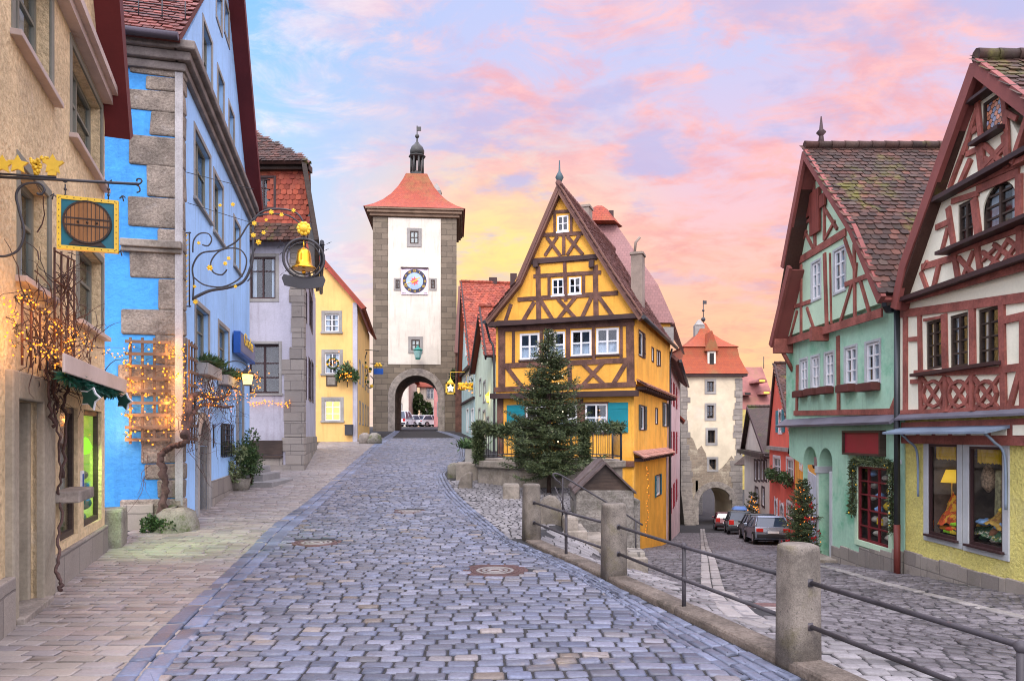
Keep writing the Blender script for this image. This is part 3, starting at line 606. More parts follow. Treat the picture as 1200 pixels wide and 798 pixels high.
def garland(name, pts, r, n, label, cat='garland', m='needle', ln=.09, wd=.014, bulbs=0, group=None, berries=None):
    rt = thing(name, pts[0], label, cat, group); sp = spline(pts, 12); b = MB(); b.tube(sp, .012, 4); b.build('stem', M['bark'], rt)
    i = RNG.integers(0, len(sp)-1, n); P = np.array([list(p) for p in sp]); base = P[i]+(P[i+1]-P[i])*RNG.random((n, 1)); d = RNG.normal(0, 1, (n, 3)); d /= np.linalg.norm(d, axis=1, keepdims=True)
    leaves('greenery', base+d*(r*RNG.uniform(.1, .75, (n, 1))), d+RNG.normal(0, .6, (n, 3)), ln, wd, M[m], parent=rt)
    if berries:
        proto = None
        for k in range(berries[1]):
            q = base[k]+d[k]*r*.85; b = MB()
            if proto is None: b.ball((0, 0, 0), berries[2], n=6); proto = b.build(berries[3], berries[0], None); o = proto
            else: o = proto.copy(); COL.objects.link(o)
            o.parent = rt; o.location = Vector(q)-rt.location
    return rt
BULB = None
WB = None
def white_bulb(parent, p, s=1.):
    global WB
    if WB is None:
        b = MB(); b.ball((0, 0, 0), .016, n=5); o = b.build('bulb', M['bulbw']); WB = o.data
    else: o = bpy.data.objects.new('bulb', WB); COL.objects.link(o)
    o.parent = parent; o.location = Vector(p)-parent.location; o.scale = (s, s, s); return o
def bulb(parent, p, s=1.):
    global BULB
    if BULB is None:
        b = MB(); b.ball((0, 0, 0), .016, n=5); o = b.build('bulb', M['bulb']); BULB = o.data
    else: o = bpy.data.objects.new('bulb', BULB); COL.objects.link(o)
    o.parent = parent; o.location = Vector(p)-parent.location; o.scale = (s, s, s); return o
def lights(name, pts, nb, spread, label, group='warm fairy lights', size=1., lamps=0, power=6., out=None):
    """a string of small bulbs on a wire, with the light it sheds"""
    rt = thing(name, pts[0], label, 'string lights', group); sp = spline(pts, 14); sp = [p+Vector((random.gauss(0, spread*.4), random.gauss(0, spread*.25), random.gauss(0, spread*.4))) for p in sp]
    b = MB(); b.tube(sp, .004, 3, cap=False); b.build('wire', M['iron'], rt)
    for k in range(min(nb, 98)):
        f = (k+.5)/nb*(len(sp)-1); i = int(f); p = sp[i].lerp(sp[i+1], f-i); bulb(rt, p+Vector((random.gauss(0, spread*.5), random.gauss(0, spread*.3), random.gauss(0, spread*.5))), size*random.uniform(.75, 1.15))
    for k in range(lamps):
        p = sp[int((k+.5)/lamps*(len(sp)-1))]; lamp(p+(Vector(out) if out else Vector((0, 0, 0))), power, (1, .42, .08), .10, rt)
    return rt
def lamp(p, power, col, r, parent=None):
    l = bpy.data.lights.new('lamp_light', 'POINT'); l.energy = power; l.color = col; l.shadow_soft_size = r
    o = bpy.data.objects.new('lamp_light', l); COL.objects.link(o); o.location = p
    if parent is not None: o.parent = parent; o.location = Vector(p)-parent.location
    return o
def pipe(name, pts, r, m, root, n=8): b = MB(); b.tube(pts, r, n); return b.build(name, m, root)
def text(s, fr, a, z, size, m, parent, d=.03, name='lettering', ext=.006, wide=1.):
    cu = bpy.data.curves.new(name, 'FONT'); cu.body = s; cu.size = size; cu.extrude = ext; cu.align_x = 'CENTER'; cu.align_y = 'CENTER'; cu.materials.append(m)
    t_ = bpy.data.objects.new(name, cu); COL.objects.link(t_); me = bpy.data.meshes.new_from_object(t_.evaluated_get(bpy.context.evaluated_depsgraph_get())); bpy.data.objects.remove(t_); bpy.data.curves.remove(cu)
    o = bpy.data.objects.new(name, me); COL.objects.link(o); o.parent = parent; off = Vector((0, 0, 0)); p = parent
    while p is not None: off = off+p.location; p = p.parent
    o.location = fr.pt(a, d, z)-off; o.rotation_euler = (R(90), 0, math.atan2(fr.t.y, fr.t.x)); o.scale = (wide, 1, 1); return o
# ------------------------------------------------------------------ left side of the street
def pw(fr, x, y, d=0.): f = fr.shift(d); a, z = f.px(x, y); return f.pt(a, 0, z)
M['beige'] = mat('rough_beige_plaster', (.74, .57, .33), var=.14, vscale=1.1, fine=.35, fscale=14, bump=.9, bdist=.05, stains=[((.40, .30, .20), .5, .72, 1.3, .45), ((.62, .55, .45), .56, .72, 2.2, .4)])
M['bluep'] = mat('bright_blue_plaster', (.06, .29, .66), var=.16, vscale=.9, fine=.12, fscale=10, bump=.6, bdist=.04, streak=.4, stains=[((.05, .22, .52), .5, .7, 1.4, .5), ((.05, .36, .60), .55, .75, .5, .5)])
M['bluef'] = mat('sky_blue_plaster', (.33, .55, .85), var=.10, vscale=.5, fine=.08, fscale=10, bump=.4, bdist=.025, streak=.45, stains=[((.36, .56, .82), .5, .75, .6, .5)])
M['oxblood'] = mat('oxblood_barge_board', (.12, .018, .018), rough=.6, var=.2, bump=.1)
M['lilacp'] = mat('pale_lilac_plaster', (.44, .425, .47), var=.12, fine=.15, bump=.25, streak=.5, stains=[((.50, .42, .40), .54, .72, .7, .35)])
M['yellowp'] = mat('pale_yellow_plaster', (.78, .48, .165), var=.08, fine=.08, bump=.15, streak=.35, stains=[((.75, .56, .28), .5, .75, .6, .5)])
M['whitep'] = mat('cream_white_plaster', (.66, .61, .51), var=.08, fine=.12, bump=.2, streak=.4, stains=[((.68, .62, .52), .56, .75, .35, .5)])
M['towerstone'] = mat('tower_masonry', (.20, .165, .12), brick=dict(c1=(.24, .195, .14), c2=(.135, .11, .08), cm=(.10, .085, .065), ms=.02, w=.95, h=.45, wob=.06, f=.85, bh=1.2), bump=.6, bdist=.05, stains=[((.09, .08, .06), .55, .72, .5, .7), ((.14, .13, .06), .6, .72, .8, .6)])
M['teal'] = mat('teal_paint', (.015, .14, .18), rough=.45, var=.15, bump=.1)
M['greypink'] = mat('grey_sheet_canopy', (.46, .37, .32), rough=.5, var=.2, bump=.2, stains=[((.22, .13, .10), .58, .7, 2.5, .6)])
M['lime'] = glow_mat('lime_lit_display', (.35, .95, .06), 1.1)
M['limeroom'] = mat('green_lit_room', (.30, .42, .06), emit=((.40, .66, .06), .55), var=.4, vscale=2, bump=0)
DW = [(0, 1, 0, 1)]
# ---- beige house
fA = Fr((-3.79, 4.0), (-6.38, 10.96)); L = fA.L
hA = thing('beige_house', (-5.1, 7.5, 0), 'rough beige plastered house with an olive stone doorway and a green lit shop window', 'house')
w = Wall(fA, hA, [(0, -.4), (L, -.4), (L, 7.0), (L-2.4, 11.0), (0, 11.0)], M['beige'])
sx = lambda x: fA.px(x, 0)[0]
gs = dict(frame=M['olive'], fw=.07, nx=2, depth=.2, sill=(.06, .10), sillm=M['greypink'], surround=(.10, M['olive'], .012))
for (x0, x1, z0, z1) in ((17, 60, 5.68, 6.9), (84, 119, 5.62, 6.8), (23, 57, 3.36, 4.5), (91, 120, 3.32, 4.45)):
    w.win(rect=[sx(x0), sx(x1), z0, z1], nz=(.62,), curtain=[(.05, .95, .0, 1)] if x0 in (23, 17) else None, **gs)
dr = [sx(13), sx(43), .06, 2.15]; w.hole([dr[0], dr[1], -.05, 2.15], .55)
b = MB(); b.box(fA, dr[0], dr[1], -.56, -.5, .06, 2.15); b.box(fA, dr[0]+.12, dr[1]-.12, -.5, -.47, .5, 1.2); b.box(fA, dr[0]+.12, dr[1]-.12, -.5, -.47, 1.35, 2.05)
d = b.build('door', M['olive'], hA); b = MB(); b.box(fA, dr[0]+.22, dr[0]+.56, -.47, -.455, 1.22, 1.34); b.box(fA, dr[0]+.25, dr[0]+.53, -.455, -.445, 1.285, 1.30, 1); b.build('letter_plate', [M['greyframe'], M['dark']], d)
b = MB(); a0, a1 = sx(6), sx(57); b.box(fA, a0, dr[0], -.05, .07, .0, 2.42); b.box(fA, dr[1], a1, -.05, .07, .0, 2.42); b.box(fA, dr[0], dr[1], -.05, .07, 2.15, 2.42); b.box(fA, dr[0], dr[0]+.07, -.4, -.05, 0, 2.15); b.box(fA, dr[1]-.07, dr[1], -.4, -.05, .0, 2.15)
b.build('door_surround', mat('beige_stone_surround', (.33, .29, .215), var=.2, fine=.25, bump=.3), hA, bevel=.015)
b = MB(); b.box(fA, dr[0]-.1, dr[1]+.1, -.5, .14, -.2, .06); b.build('doorstep', M['stone'], hA, bevel=.01)
shop = dict(frame=M['brownwood'], fw=.075, depth=.10, pane=M['shopglass'], bd=.14)
w.win(rect=[sx(70), sx(91), .5, 2.16], back='dim', **shop)
sw_, sr = w.win(rect=[sx(98), sx(119), .52, 2.16], back='limeroom', **shop)
# hanging lit goods behind the green window
b = MB(); c = (sr[0]+sr[1])/2; q = fA.pt(c-.1, -.16, 0)
b.lathe(q+Z*1.5, [(.02, 0), (.13, .04), (.17, .13), (.12, .25), (.05, .30)], 14); b.tube([q+Z*1.8, q+Z*2.1], .02, 6, 0)
b.build('hanging_lantern', M['lime'], sw_)
b = MB()
for (a, z, r_) in ((c+.12, 1.22, .09), (c-.2, .86, .14), (c+.2, .8, .13), (c-.05, .62, .1), (c+.3, 1.05, .07)): b.ball(fA.pt(a, -.17, z), min(r_, .12), 0, 8, .8)
b.build('display_goods', mat('green_glazed_pots', (.02, .10, .07), rough=.2, var=.4, bump=0), sw_)
b = MB(); b.box(fA, sx(92)+.1, sx(92)+.24, .0, .02, 1.05, 1.32); b.box(fA, sx(92)+.13, sx(92)+.21, .02, .024, 1.09, 1.28, 1); b.build('notice', [M['white'], mat('blue_print', (.03, .08, .3), bump=0)], sw_)
al = bpy.data.lights.new('lamp_light', 'AREA'); al.energy = 24; al.color = (.50, 1, .22); al.size = .25; al.shape = 'DISK'
ao = bpy.data.objects.new('lamp_light', al); COL.objects.link(ao); ao.parent = sw_; p = fA.pt(c, -.07, 1.8); ao.location = p-hA.location
tgt = Vector((-5.1, 11.7, 0)); ao.rotation_euler = (p-tgt).to_track_quat('Z', 'Y').to_euler(); al.spread = R(100)
b = MB(); b.box(fA, a1+.002, L+.0, -.1, .05, -.4, .40); b.box(fA, -0.2, a0-.002, -.1, .09, -.4, .48); b.build('plinth', M['blockstone'], hA, bevel=.015)
w.finish()
b = MB(); b.box(fA, 0, L+.06, -.1, .22, 7.05, 7.16); b.box(fA, 0, L+.05, -.1, .14, 6.93, 7.05); b.build('cornice', M['greypink'], hA)
b = MB(); b.beam(fA, (L+.25, 6.6), (L-2.5, 11.3), .34, -.3, .34); b.build('barge_board', M['oxblood'], hA)
f58 = fA.shift(.58); c0, c1 = f58.px(73, 0)[0], f58.px(146, 0)[0]; b = MB(); b.hexa([fA.pt(c0, .58, 2.40), fA.pt(c1, .58, 2.40), fA.pt(L+.0, -.0, 2.62), fA.pt(sx(68), -.0, 2.62), fA.pt(c0, .58, 2.45), fA.pt(c1, .58, 2.45), fA.pt(L+.0, 0, 2.70), fA.pt(sx(68), 0, 2.70)])
b.box(fA, c0-.01, c1+.01, .58, .605, 2.36, 2.53)
cn = b.build('shop_canopy', M['greypink'], hA, bevel=.006)
f5 = fA.shift(.5)
g = garland('tinsel_fringe', [f5.pt(f5.px(78, 0)[0], 0, 2.37), f5.pt(f5.px(112, 0)[0], 0, 2.33), f5.pt(f5.px(136, 0)[0], 0, 2.37)], .05, 1500, 'dark green fringe of fir hung under the shop canopy', 'decoration', m='tealleaf' if 'tealleaf' in M else 'leaf', ln=.085, wd=.013)
for i, (x, y) in enumerate(((91, 466), (134, 470))):
    b = MB(); a, z = f5.px(x, y); pol = [(a+r_*math.cos(t), z+r_*math.sin(t)) for t, r_ in zip([k*math.pi/5 for k in range(10)], [.10, .065, .095, .06, .11, .065, .095, .055, .11, .06])]
    q_ = f5.pt(a, .1, 0); fo = box_frame((q_.x, q_.y, 0), R(-8)); pol = [(p_[0]-a, p_[1]) for p_ in pol]; a = 0.; b.prism(fo, pol, -.015, .0); b.prism(fo, [(a+(p_[0]-a)*1.22, z+(p_[1]-z)*1.22) for p_ in pol], -.03, -.016, 1)
    tag(b.build('leaf_ornament', [mat('dark_green_felt', (.015, .06, .04)), M['white']], root=fo.pt(0, 0, z)), ['white edged green ivy leaf ornament at the near end of the shop canopy', 'white edged ivy leaf ornament at the far end of the shop canopy'][i], 'ornament', 'ivy leaf ornaments')
# stone blocks at the foot of the wall end
for i, (x, y, sx_, sy_, sz_) in enumerate(((-6.52, 11.35, .42, .5, .62), (-6.78, 11.9, .36, .55, .52))):
    b = MB(); fr = box_frame((x, y, 0), R(-70)); b.box(fr, -sy_/2, sy_/2, -sx_/2, sx_/2, -.2, sz_)
    tag(b.build('stone_block', M['moss'], root=(x, y, 0), bevel=.05), ['mossy squared stone block at the corner of the beige house', 'weathered stone block standing against the blue plaster plinth'][i], 'stone block', 'stone blocks at the house corners')
# projecting barrel sign
fS = Fr((-4.61, 6.2), (-3.39, 6.653)); fS.L = 1.3
sg = thing('hanging_sign', (-4.4, 6.3, 3.9), 'wrought iron bracket with a gold framed teal board showing a wooden barrel', 'sign')
b = MB(); P = lambda x, y, d=0: pw(fS, x, y, d)
b.tube([P(-14, 207), P(60, 210.5), P(163, 216)], .013, 6); b.tube([P(-8, 203.5), P(66, 208)], .01, 5)
b.tube(spline([P(163, 216), P(166, 213), P(165, 210), P(161, 210), P(160, 213)], 6), .008, 5); b.tube(spline([P(158, 216), P(163, 219), P(164, 224), P(160, 226)], 6), .007, 5)
b.tube(spline([P(-10, 300), P(8, 300), P(22, 292), P(28, 272), P(22, 245), P(19, 228), P(27, 217), P(45, 215), P(52, 222), P(48, 228), P(43, 227)], 8), .011, 6)
for x in (76.5, 127): b.tube([P(x, 216), P(x, 234)], .006, 5); b.ball(P(x, 222), .014); b.ball(P(x, 229), .012); b.tube(spline([P(x-4, 211), P(x, 214), P(x+4, 211)], 5), .006, 5)
for (x, y, s) in ((66, 231, -1), (140, 233, 1), (138, 297, 1)): b.tube(spline([P(x, y), P(x+s*4, y-3), P(x+s*7, y-1)], 4), .006, 4); b.tube([P(x+s*3, y-4), P(x+s*5, y+3)], .006, 4)
b.build('bracket', M['iron'], sg)
r = fS.rect(67, 139, 232.5, 294.5); b = MB(); b.box(fS, r[0]+.03, r[1]-.03, -.014, .012, r[2]+.03, r[3]-.03)
bd = b.build('board', M['teal'], sg); b = MB(); t_ = .034
for q in ((r[0], r[1], r[2], r[2]+t_), (r[0], r[1], r[3]-t_, r[3]), (r[0], r[0]+t_, r[2]+t_, r[3]-t_), (r[1]-t_, r[1], r[2]+t_, r[3]-t_)): b.box(fS, q[0], q[1], -.022, .022, q[2], q[3])
for k in range(9):
    f = (k+.5)/9; 
    for (a, z) in ((r[0]+.017, r[2]+(r[3]-r[2])*f), (r[1]-.017, r[2]+(r[3]-r[2])*f), (r[0]+(r[1]-r[0])*f, r[3]-.017), (r[0]+(r[1]-r[0])*f, r[2]+.017)): b.ball(fS.pt(a, .022, z), .005, 1, 4)
b.build('gilt_frame', [M['goldpaint'], M['iron']], bd)
a, z = fS.px(103, 261.5); rr = .19; b = MB(); pol = [(a+rr*math.cos(k*math.pi/20), z+rr*math.sin(k*math.pi/20)) for k in range(40)]; b.prism(fS, pol, .012, .026)
for k in range(-5, 6): h = math.sqrt(max(0, rr*rr-(k*.033)**2))*.97; b.box(fS, a+k*.033-.0025, a+k*.033+.0025, .026, .0275, z-h, z+h, 1)
for dz in (.028, -.034): h = math.sqrt(rr*rr-dz*dz); b.box(fS, a-h, a+h, .0275, .031, z+dz-.007, z+dz+.007, 1)
for k in range(40): p, q = pol[k], pol[(k+1) % 40]; b.beam(fS, p, q, .016, .012, .033, 1, ext=.003)
for k in (-1, 0, 1): b.ball(fS.pt(a+k*.075, .029, z-.003), .012, 1, 5)
b.prism(fS, [(a-.15, z-.215), (a+.15, z-.215), (a+.1, z-.16), (a-.1, z-.16)], .012, .022, 1)
b.build('barrel', [mat('oak_barrel', (.36, .16, .05), rough=.5, var=.25, wave=(26, 26, .8), bump=.2), M['brownwood']], bd)
b = MB()
for (x, y, s) in ((3, 193, .085), (21, 193, .085), (62, 193, .095)):
    a, z = fS.px(x, y); b.prism(fS, [(a+s*(1 if k % 2 == 0 else .5)*math.cos(math.pi/2+k*math.pi/5), z+s*(1 if k % 2 == 0 else .5)*math.sin(math.pi/2+k*math.pi/5)) for k in range(10)], -.012, .012)
b.prism(fS, [fS.px(*p_) for p_ in ((56, 190), (74, 189), (68, 195), (66, 206), (56, 206))], -.01, .01)
for k in range(70): f = random.random(); b.ball(P(43+random.uniform(-8, 8)*(1-f*.75), 186+f*18, random.uniform(-.03, .03)), .014, 0, 5)
for k in range(14): b.ball(P(52+random.uniform(-4, 5), 187+random.uniform(-3, 4), .0), .012, 0, 5)
b.build('gilt_grapes', M['goldpaint'], sg)
# trellises, vine and fairy lights on the beige house
def trellis(name, fr, rods, rails, d, label, m, rw=.012, group='wall trellises'):
    rt = thing(name, pw(fr, rods[0][0], rods[0][2], d), label, 'trellis', group); b = MB()
    for (x, y0, y1) in rods: b.tube([pw(fr, x, y0, d), pw(fr, x, y1, d)], rw, 5)
    b.build('upright', m, rt); b = MB()
    for (x0, y0, x1, y1) in rails: b.tube([pw(fr, x0, y0, d+.02), pw(fr, x1, y1, d+.02)], rw*.9, 5)
    b.build('rail', m, rt)
    b = MB()
    for (x, y0, y1) in (rods[0], rods[-1]): b.tube([pw(fr, x, (y0+y1)/2, 0), pw(fr, x, (y0+y1)/2, d)], rw*.7, 4)
    b.build('stand_off', m, rt); return rt
M['trel'] = mat('red_brown_trellis', (.11, .05, .035), rough=.7, var=.3, bump=.3)
M['trelw'] = mat('weathered_larch_lattice', (.17, .11, .075), rough=.8, var=.3, bump=.3, wave=(4, 4, 4))
trellis('trellis', fA, [(26, 345, 428), (36.5, 352, 431), (47, 360, 434), (55, 366, 436)], [(26, 350, 70, 380), (26, 397, 70, 412)], .12, 'low red brown rod trellis under the ground floor window of the beige house', M['trel'])
trellis('trellis', fA, [(64, 290, 425), (72, 295, 428), (80, 300, 430), (87, 305, 430)], [(64, 294, 88, 306), (64, 328, 88, 344), (64, 372, 88, 386)], .12, 'tall red brown rod trellis between the two middle windows of the beige house', M['trel'])
def vine(name, stems, twigs, label, m='vine', fr=None, seed=1, r0=.03):
    rt = thing(name, stems[0][0], label, 'climbing plant'); rs = random.Random(seed); b = MB()
    for st in stems:
        sp = spline(st, 10); sp = [p+Vector((rs.gauss(0, .016), rs.gauss(0, .016), 0)) for p in sp]; n = len(sp); b.tube(sp, [r0*(1-.65*i/n)*rs.uniform(.82, 1.2) for i in range(n)], 7)
    tr = b.build('trunk', M[m], rt); b = MB()
    for (p, spread, n, ln) in twigs:
        for k in range(n):
            q = Vector(p)+Vector((rs.gauss(0, spread), rs.gauss(0, spread), rs.gauss(0, spread))); d = Vector((rs.gauss(0, 1), rs.gauss(0, 1), rs.gauss(.15, 1)))
            if fr is not None: d = d-fr.n*d.dot(fr.n)*.85; q = q-fr.n*((q-Vector(p)).dot(fr.n)*.8)
            d = d.normalized(); pts = [q]
            for j in range(6): d = (d+Vector((rs.gauss(0, .3), rs.gauss(0, .3), rs.gauss(-.04, .3)))).normalized(); pts.append(pts[-1]+d*ln/6)
            b.tube(pts, [.007, .006, .005, .0045, .004, .003, .002], 4, cap=False)
    b.build('twigs', M[m], rt); return rt
A_ = lambda x, y, d=.12: pw(fA, x, y, d)
vine('bare_creeper', [[A_(70, 692, .3), A_(69, 660, .2), A_(72, 600), A_(70, 540), A_(64, 470), A_(68, 420), A_(82, 398)], [A_(66, 480), A_(60, 440), A_(55, 405), A_(40, 395)], [A_(75, 560), A_(77, 470), A_(84, 420), A_(88, 380), A_(78, 330)], [A_(64, 500), A_(57, 460), A_(60, 400)]],
     [(A_(75, 410), .22, 60, .55), (A_(75, 345), .2, 36, .5), (A_(45, 395), .22, 30, .5), (A_(66, 460), .10, 22, .45), (A_(105, 415), .2, 16, .5), (A_(40, 330), .22, 12, .6)], 'leafless reddish creeper climbing the beige house beside its doorway', fr=fA, seed=3, r0=.019)
b = MB(); b.box(fA, sx(58), sx(76)+.1, .02, .3, 1.02, 1.16); tag(b.build('stone_bracket', M['stone'], root=fA.pt(sx(66), 0, 1.0), bevel=.02), 'rough stone bracket jutting from the beige wall beside the shop window', 'bracket')
lights('fairy_lights', [A_(13, 375, .16), A_(20, 352, .16), A_(30, 350, .16), A_(50, 366, .18), A_(66, 384, .18), A_(84, 392, .18), A_(100, 402, .16), A_(122, 412, .16)], 80, .07, 'string of warm lights along the low trellis of the beige house', lamps=4, power=5, out=(.10, 0, 0), size=.6)
lights('fairy_lights', [A_(20, 385, .16), A_(28, 400, .2), A_(48, 412, .2), A_(60, 420, .2), A_(72, 412, .2), A_(84, 398, .2), A_(78, 425, .2), A_(55, 408, .2)], 90, .10, 'tangle of warm lights in the bare creeper above the shop canopy', lamps=3, power=5, out=(.10, 0, 0), size=.6)
M['quoin'] = mat('rough_brown_grey_stone', (.29, .245, .20), var=.3, vscale=2.2, fine=.5, fscale=24, bump=1., bdist=.04, isl=.18, stains=[((.16, .13, .11), .50, .66, 2.6, .75), ((.42, .38, .34), .58, .7, 3.1, .6), ((.13, .12, .115), .60, .72, 7, .6)])
# ---- blue house
fB = Fr((-6.24, 13.2), (-8.44, 22.5)); fBf = Fr((-9.35, 12.46), (-6.24, 13.2)); L = fB.L
hB = thing('blue_house', (-7.4, 17, 0), 'tall sky blue gabled house with rough grey corner stones', 'house')
w = Wall(fB, hB, [(0, -.4), (L, -.4), (L, 9.1), (L/2, 13.95), (0, 9.1)], M['bluef'])
bs = dict(frame=M['olive'], fw=.055, nx=2, nz=(.6,), depth=.16, surround=(.10, M['greyframe'], .02))
for q in ((238, 248, 38, 107), (255, 262, 90, 151), (268, 274, 130, 184), (253.5, 259.5, -8, 28), (263, 268, 8, 44)): w.win(*q, **dict(bs, nx=1 if q[0] > 262 else 2))
for q in ((228, 246, 168, 246), (250.5, 261, 212, 279), (274, 281, 262, 316)): w.win(*q, sill=(.06, .07), **bs)
for q in ((229, 244.5, 362, 427), (256, 268, 384, 441)): w.win(*q, sill=(.06, .07), curtain=[(.05, .95, .0, .9)], **bs)
r = fB.rect(231, 242.5, 494, 597); rise = (r[1]-r[0])/2; r[2] = .12; w.hole(r, .5, rise)
b = MB(); ap = arc_pts(r[0], r[1], r[3]-rise, rise); b.prism(fB, [(r[0], r[2]), (r[1], r[2])]+ap[::-1], -.5, -.42)
for k in range(1, 6): c = r[0]+(r[1]-r[0])*k/6; b.box(fB, c-.008, c+.008, -.42, -.412, r[2], r[3]-rise*.6, 1)
d = b.build('arched_door', [M['brownwood'], M['dark']], hB); b = MB(); b.box(fB, r[0]-.2, r[0], -.3, .06, .0, r[3]-rise); b.box(fB, r[1], r[1]+.2, -.3, .06, .0, r[3]-rise); o_ = arc_pts(r[0]-.1, r[1]+.1, r[3]-rise, rise+.1)
for p, q in zip(o_[:-1], o_[1:]): b.beam(fB, p, q, .2, -.3, .06, ext=.012)
b.build('door_arch', M['greyframe'], d, bevel=.012)
w.win(249.3, 253.6, 497, 525, frame=M['iron'], fw=.04, depth=.1); wg, rg = w.win(258.5, 271, 497, 535, frame=M['iron'], fw=.05, depth=.1)
b = MB()
for k in range(7): c = rg[0]+(rg[1]-rg[0])*k/6; b.tube([fB.pt(c, .05, rg[2]), fB.pt(c, .05, rg[3])], .012, 5)
for k in range(7): c = rg[2]+(rg[3]-rg[2])*k/6; b.tube([fB.pt(rg[0], .06, c), fB.pt(rg[1], .06, c)], .012, 5)
b.build('grille', M['iron'], wg)
r = fB.rect(277.5, 283.5, 440, 545); w.hole(r, .3); b = MB(); b.box(fB, r[0], r[1], -.3, -.24, r[2], r[3]); d = b.build('side_door', M['olive'], hB)
b = MB(); b.box(fB, r[0]-.16, r[0], -.2, .05, r[2], r[3]+.16); b.box(fB, r[1], r[1]+.16, -.2, .05, r[2], r[3]+.16); b.box(fB, r[0], r[1], -.2, .05, r[3], r[3]+.16); b.build('door_frame', M['greyframe'], d)
w.finish()
wf = Wall(fBf, hB, [(-.6, -.4), (fBf.L, -.4), (fBf.L, 9.1), (-.6, 9.1)], M['bluep']); wf.finish()
# rough corner stones
b = MB(); z = .62; k = 0; rs = random.Random(4); q = fBf.L
while z < 8.7:
    h = rs.uniform(.26, .62); wl = (.95 if k % 2 else .6)*rs.uniform(.62, 1.25); b.box(fBf, q-wl, q+.055, -.2, .03+rs.uniform(0, .018), z, min(z+h, 8.75)-.003); z += h; k += 1
b.box(fBf, q-1.05, q+.07, -.2, .05, -.3, .61); b.v = [v+fBf.t*rs.gauss(0, .012)+Z*rs.gauss(0, .010) for v in b.v]; b.build('corner_stones', M['quoin'], hB, bevel=.035)
b = MB(); b.box(fB, -.05, .16, -.1, .035, .3, 8.74); b.build('corner_stones', mat('pale_corner_stone', (.40, .385, .38), var=.2, vscale=2, fine=.3, fscale=40, bump=.4), hB)
b = MB(); b.box(fBf, fBf.px(143, 0)[0], fBf.L+.03, -.1, .16, 5.28, 5.42); b.box(fBf, fBf.px(143, 0)[0], fBf.L+.02, -.1, .10, 5.2, 5.28); b.build('string_course', M['stone'], hB, bevel=.02)
b = MB(); b.box(fBf, fBf.px(146, 0)[0], fBf.px(181, 0)[0], -.1, .10, -.3, .52); b.box(fB, fB.px(247, 0)[0], L, -.1, .04, -.3, .75); b.build('plinth', M['blockstone'], hB, bevel=.015)
b = MB()
for (d_, z0, z1) in ((.10, 8.62, 8.78), (.20, 8.78, 8.95), (.30, 8.95, 9.12)): b.box(fB, -d_, L+.1, -.1, d_, z0, z1); b.box(fBf, -.6, fBf.L-.0, -.1, d_, z0, z1-.004)
b.build('cornice', mat('grey_cornice_stone', (.22, .19, .17), var=.25, vscale=2, fine=.3, bump=.4), hB, bevel=.03)
pk = (L/2, 14.1); b = MB(); b.beam(fB, (L+.15, 8.95), (L/2, 14.1), .30, -.2, .40); b.build('barge_board', M['oxblood'], hB)
e0 = fBf.pt(-1.2, .42, 9.12); e1 = fBf.pt(fBf.L+.05, .42, 9.12); up = fB.t*(L/2+.4)+Z*4.98
roof(hB, [e0, e1, e1+up, e0+up], M['tile_oxred'], tile=(.19, .17), thick=.1)
b = MB(); fg = fBf
for k in range(12): f = k/11; p0 = e0.lerp(e1, f)+up*.10+Z*.06; b.tube([p0, p0+Z*.36], .012, 4)
for k in range(4): b.tube([e0+up*.10+Z*(.1+.1*k), e1+up*.10-fB.n*.1+Z*(.1+.1*k)], .010, 4)
b.build('snow_guard', M['iron'], hB)
b = MB(); b.tube([e0-Z*.06-fBf.n*-.06, e1-Z*.06-fBf.n*-.06], .075, 8); b.build('gutter', mat('dark_gutter_metal', (.07, .06, .075), rough=.4, metal=.4), hB)
# shop board
r = [fB.px(271.6, 0)[0], fB.px(290.3, 0)[0], 0, 0]; z1 = fB.px(281, 396)[1]; z0 = fB.px(281, 420)[1]
sb = thing('shop_board', fB.pt(r[0], 0, z0), 'blue edged wall board with gold lettering on the far end of the blue facade', 'sign')
b = MB(); b.box(fB, r[0], r[1], .04, .22, z0, z1); b.build('board', mat('deep_blue_paint', (.02, .09, .33), rough=.4, bump=.05), sb, bevel=.012); b = MB(); b.box(fB, r[0]+.12, r[1]-.06, .22, .226, z0+.06, z1-.06); b.build('panel', mat('grey_lilac_panel', (.17, .17, .24), rough=.5, bump=.05), sb)
text('Glocke', fB, (r[0]+r[1])/2+.02, (z0+z1)/2+.16, .5, M['goldpaint'], sb, d=.235, wide=1.35)
# trellis with lights on the front wall and the narrow one on the facade
rods = [(153+i*9.6, 397, 520) for i in range(6)]; rails = [(150, 398+i*15, 202, 399.5+i*15) for i in range(9)]
def lattice(fr, x0, x1, y0, y1, nx, ny, d, label):
    rt = thing('lattice', pw(fr, x0, y1, d), label, 'trellis', 'wall trellises'); a0, zt = fr.px(x0, y0); a1, zb = fr.px(x1, y1); zt = fr.px((x0+x1)/2, y0)[1]; zb = fr.px((x0+x1)/2, y1)[1]
    for i in range(nx): b = MB(); c = a0+(a1-a0)*(i+.3)/(nx-.4); b.box(fr, c-.022, c+.022, d, d+.025, zb, zt); b.build('upright', M['trelw'], rt)
    for i in range(ny): b = MB(); c = zb+(zt-zb)*(i+.35)/(ny-.3); b.box(fr, a0-.02, a1+.02, d+.026, d+.055, c-.028, c+.028); b.build('slat', M['trelw'], rt)
    return rt
lattice(fBf, 151, 201, 397, 520, 4, 9, .12, 'square wooden lattice hung with warm lights on the bright blue wall')
lattice(fB, 211.5, 220.5, 400, 520, 3, 8, .12, 'narrow wooden lattice beside the corner stones on the sky blue facade')
BF = lambda x, y, d=.2: pw(fBf, x, y, d); BS = lambda x, y, d=.2: pw(fB, x, y, d)
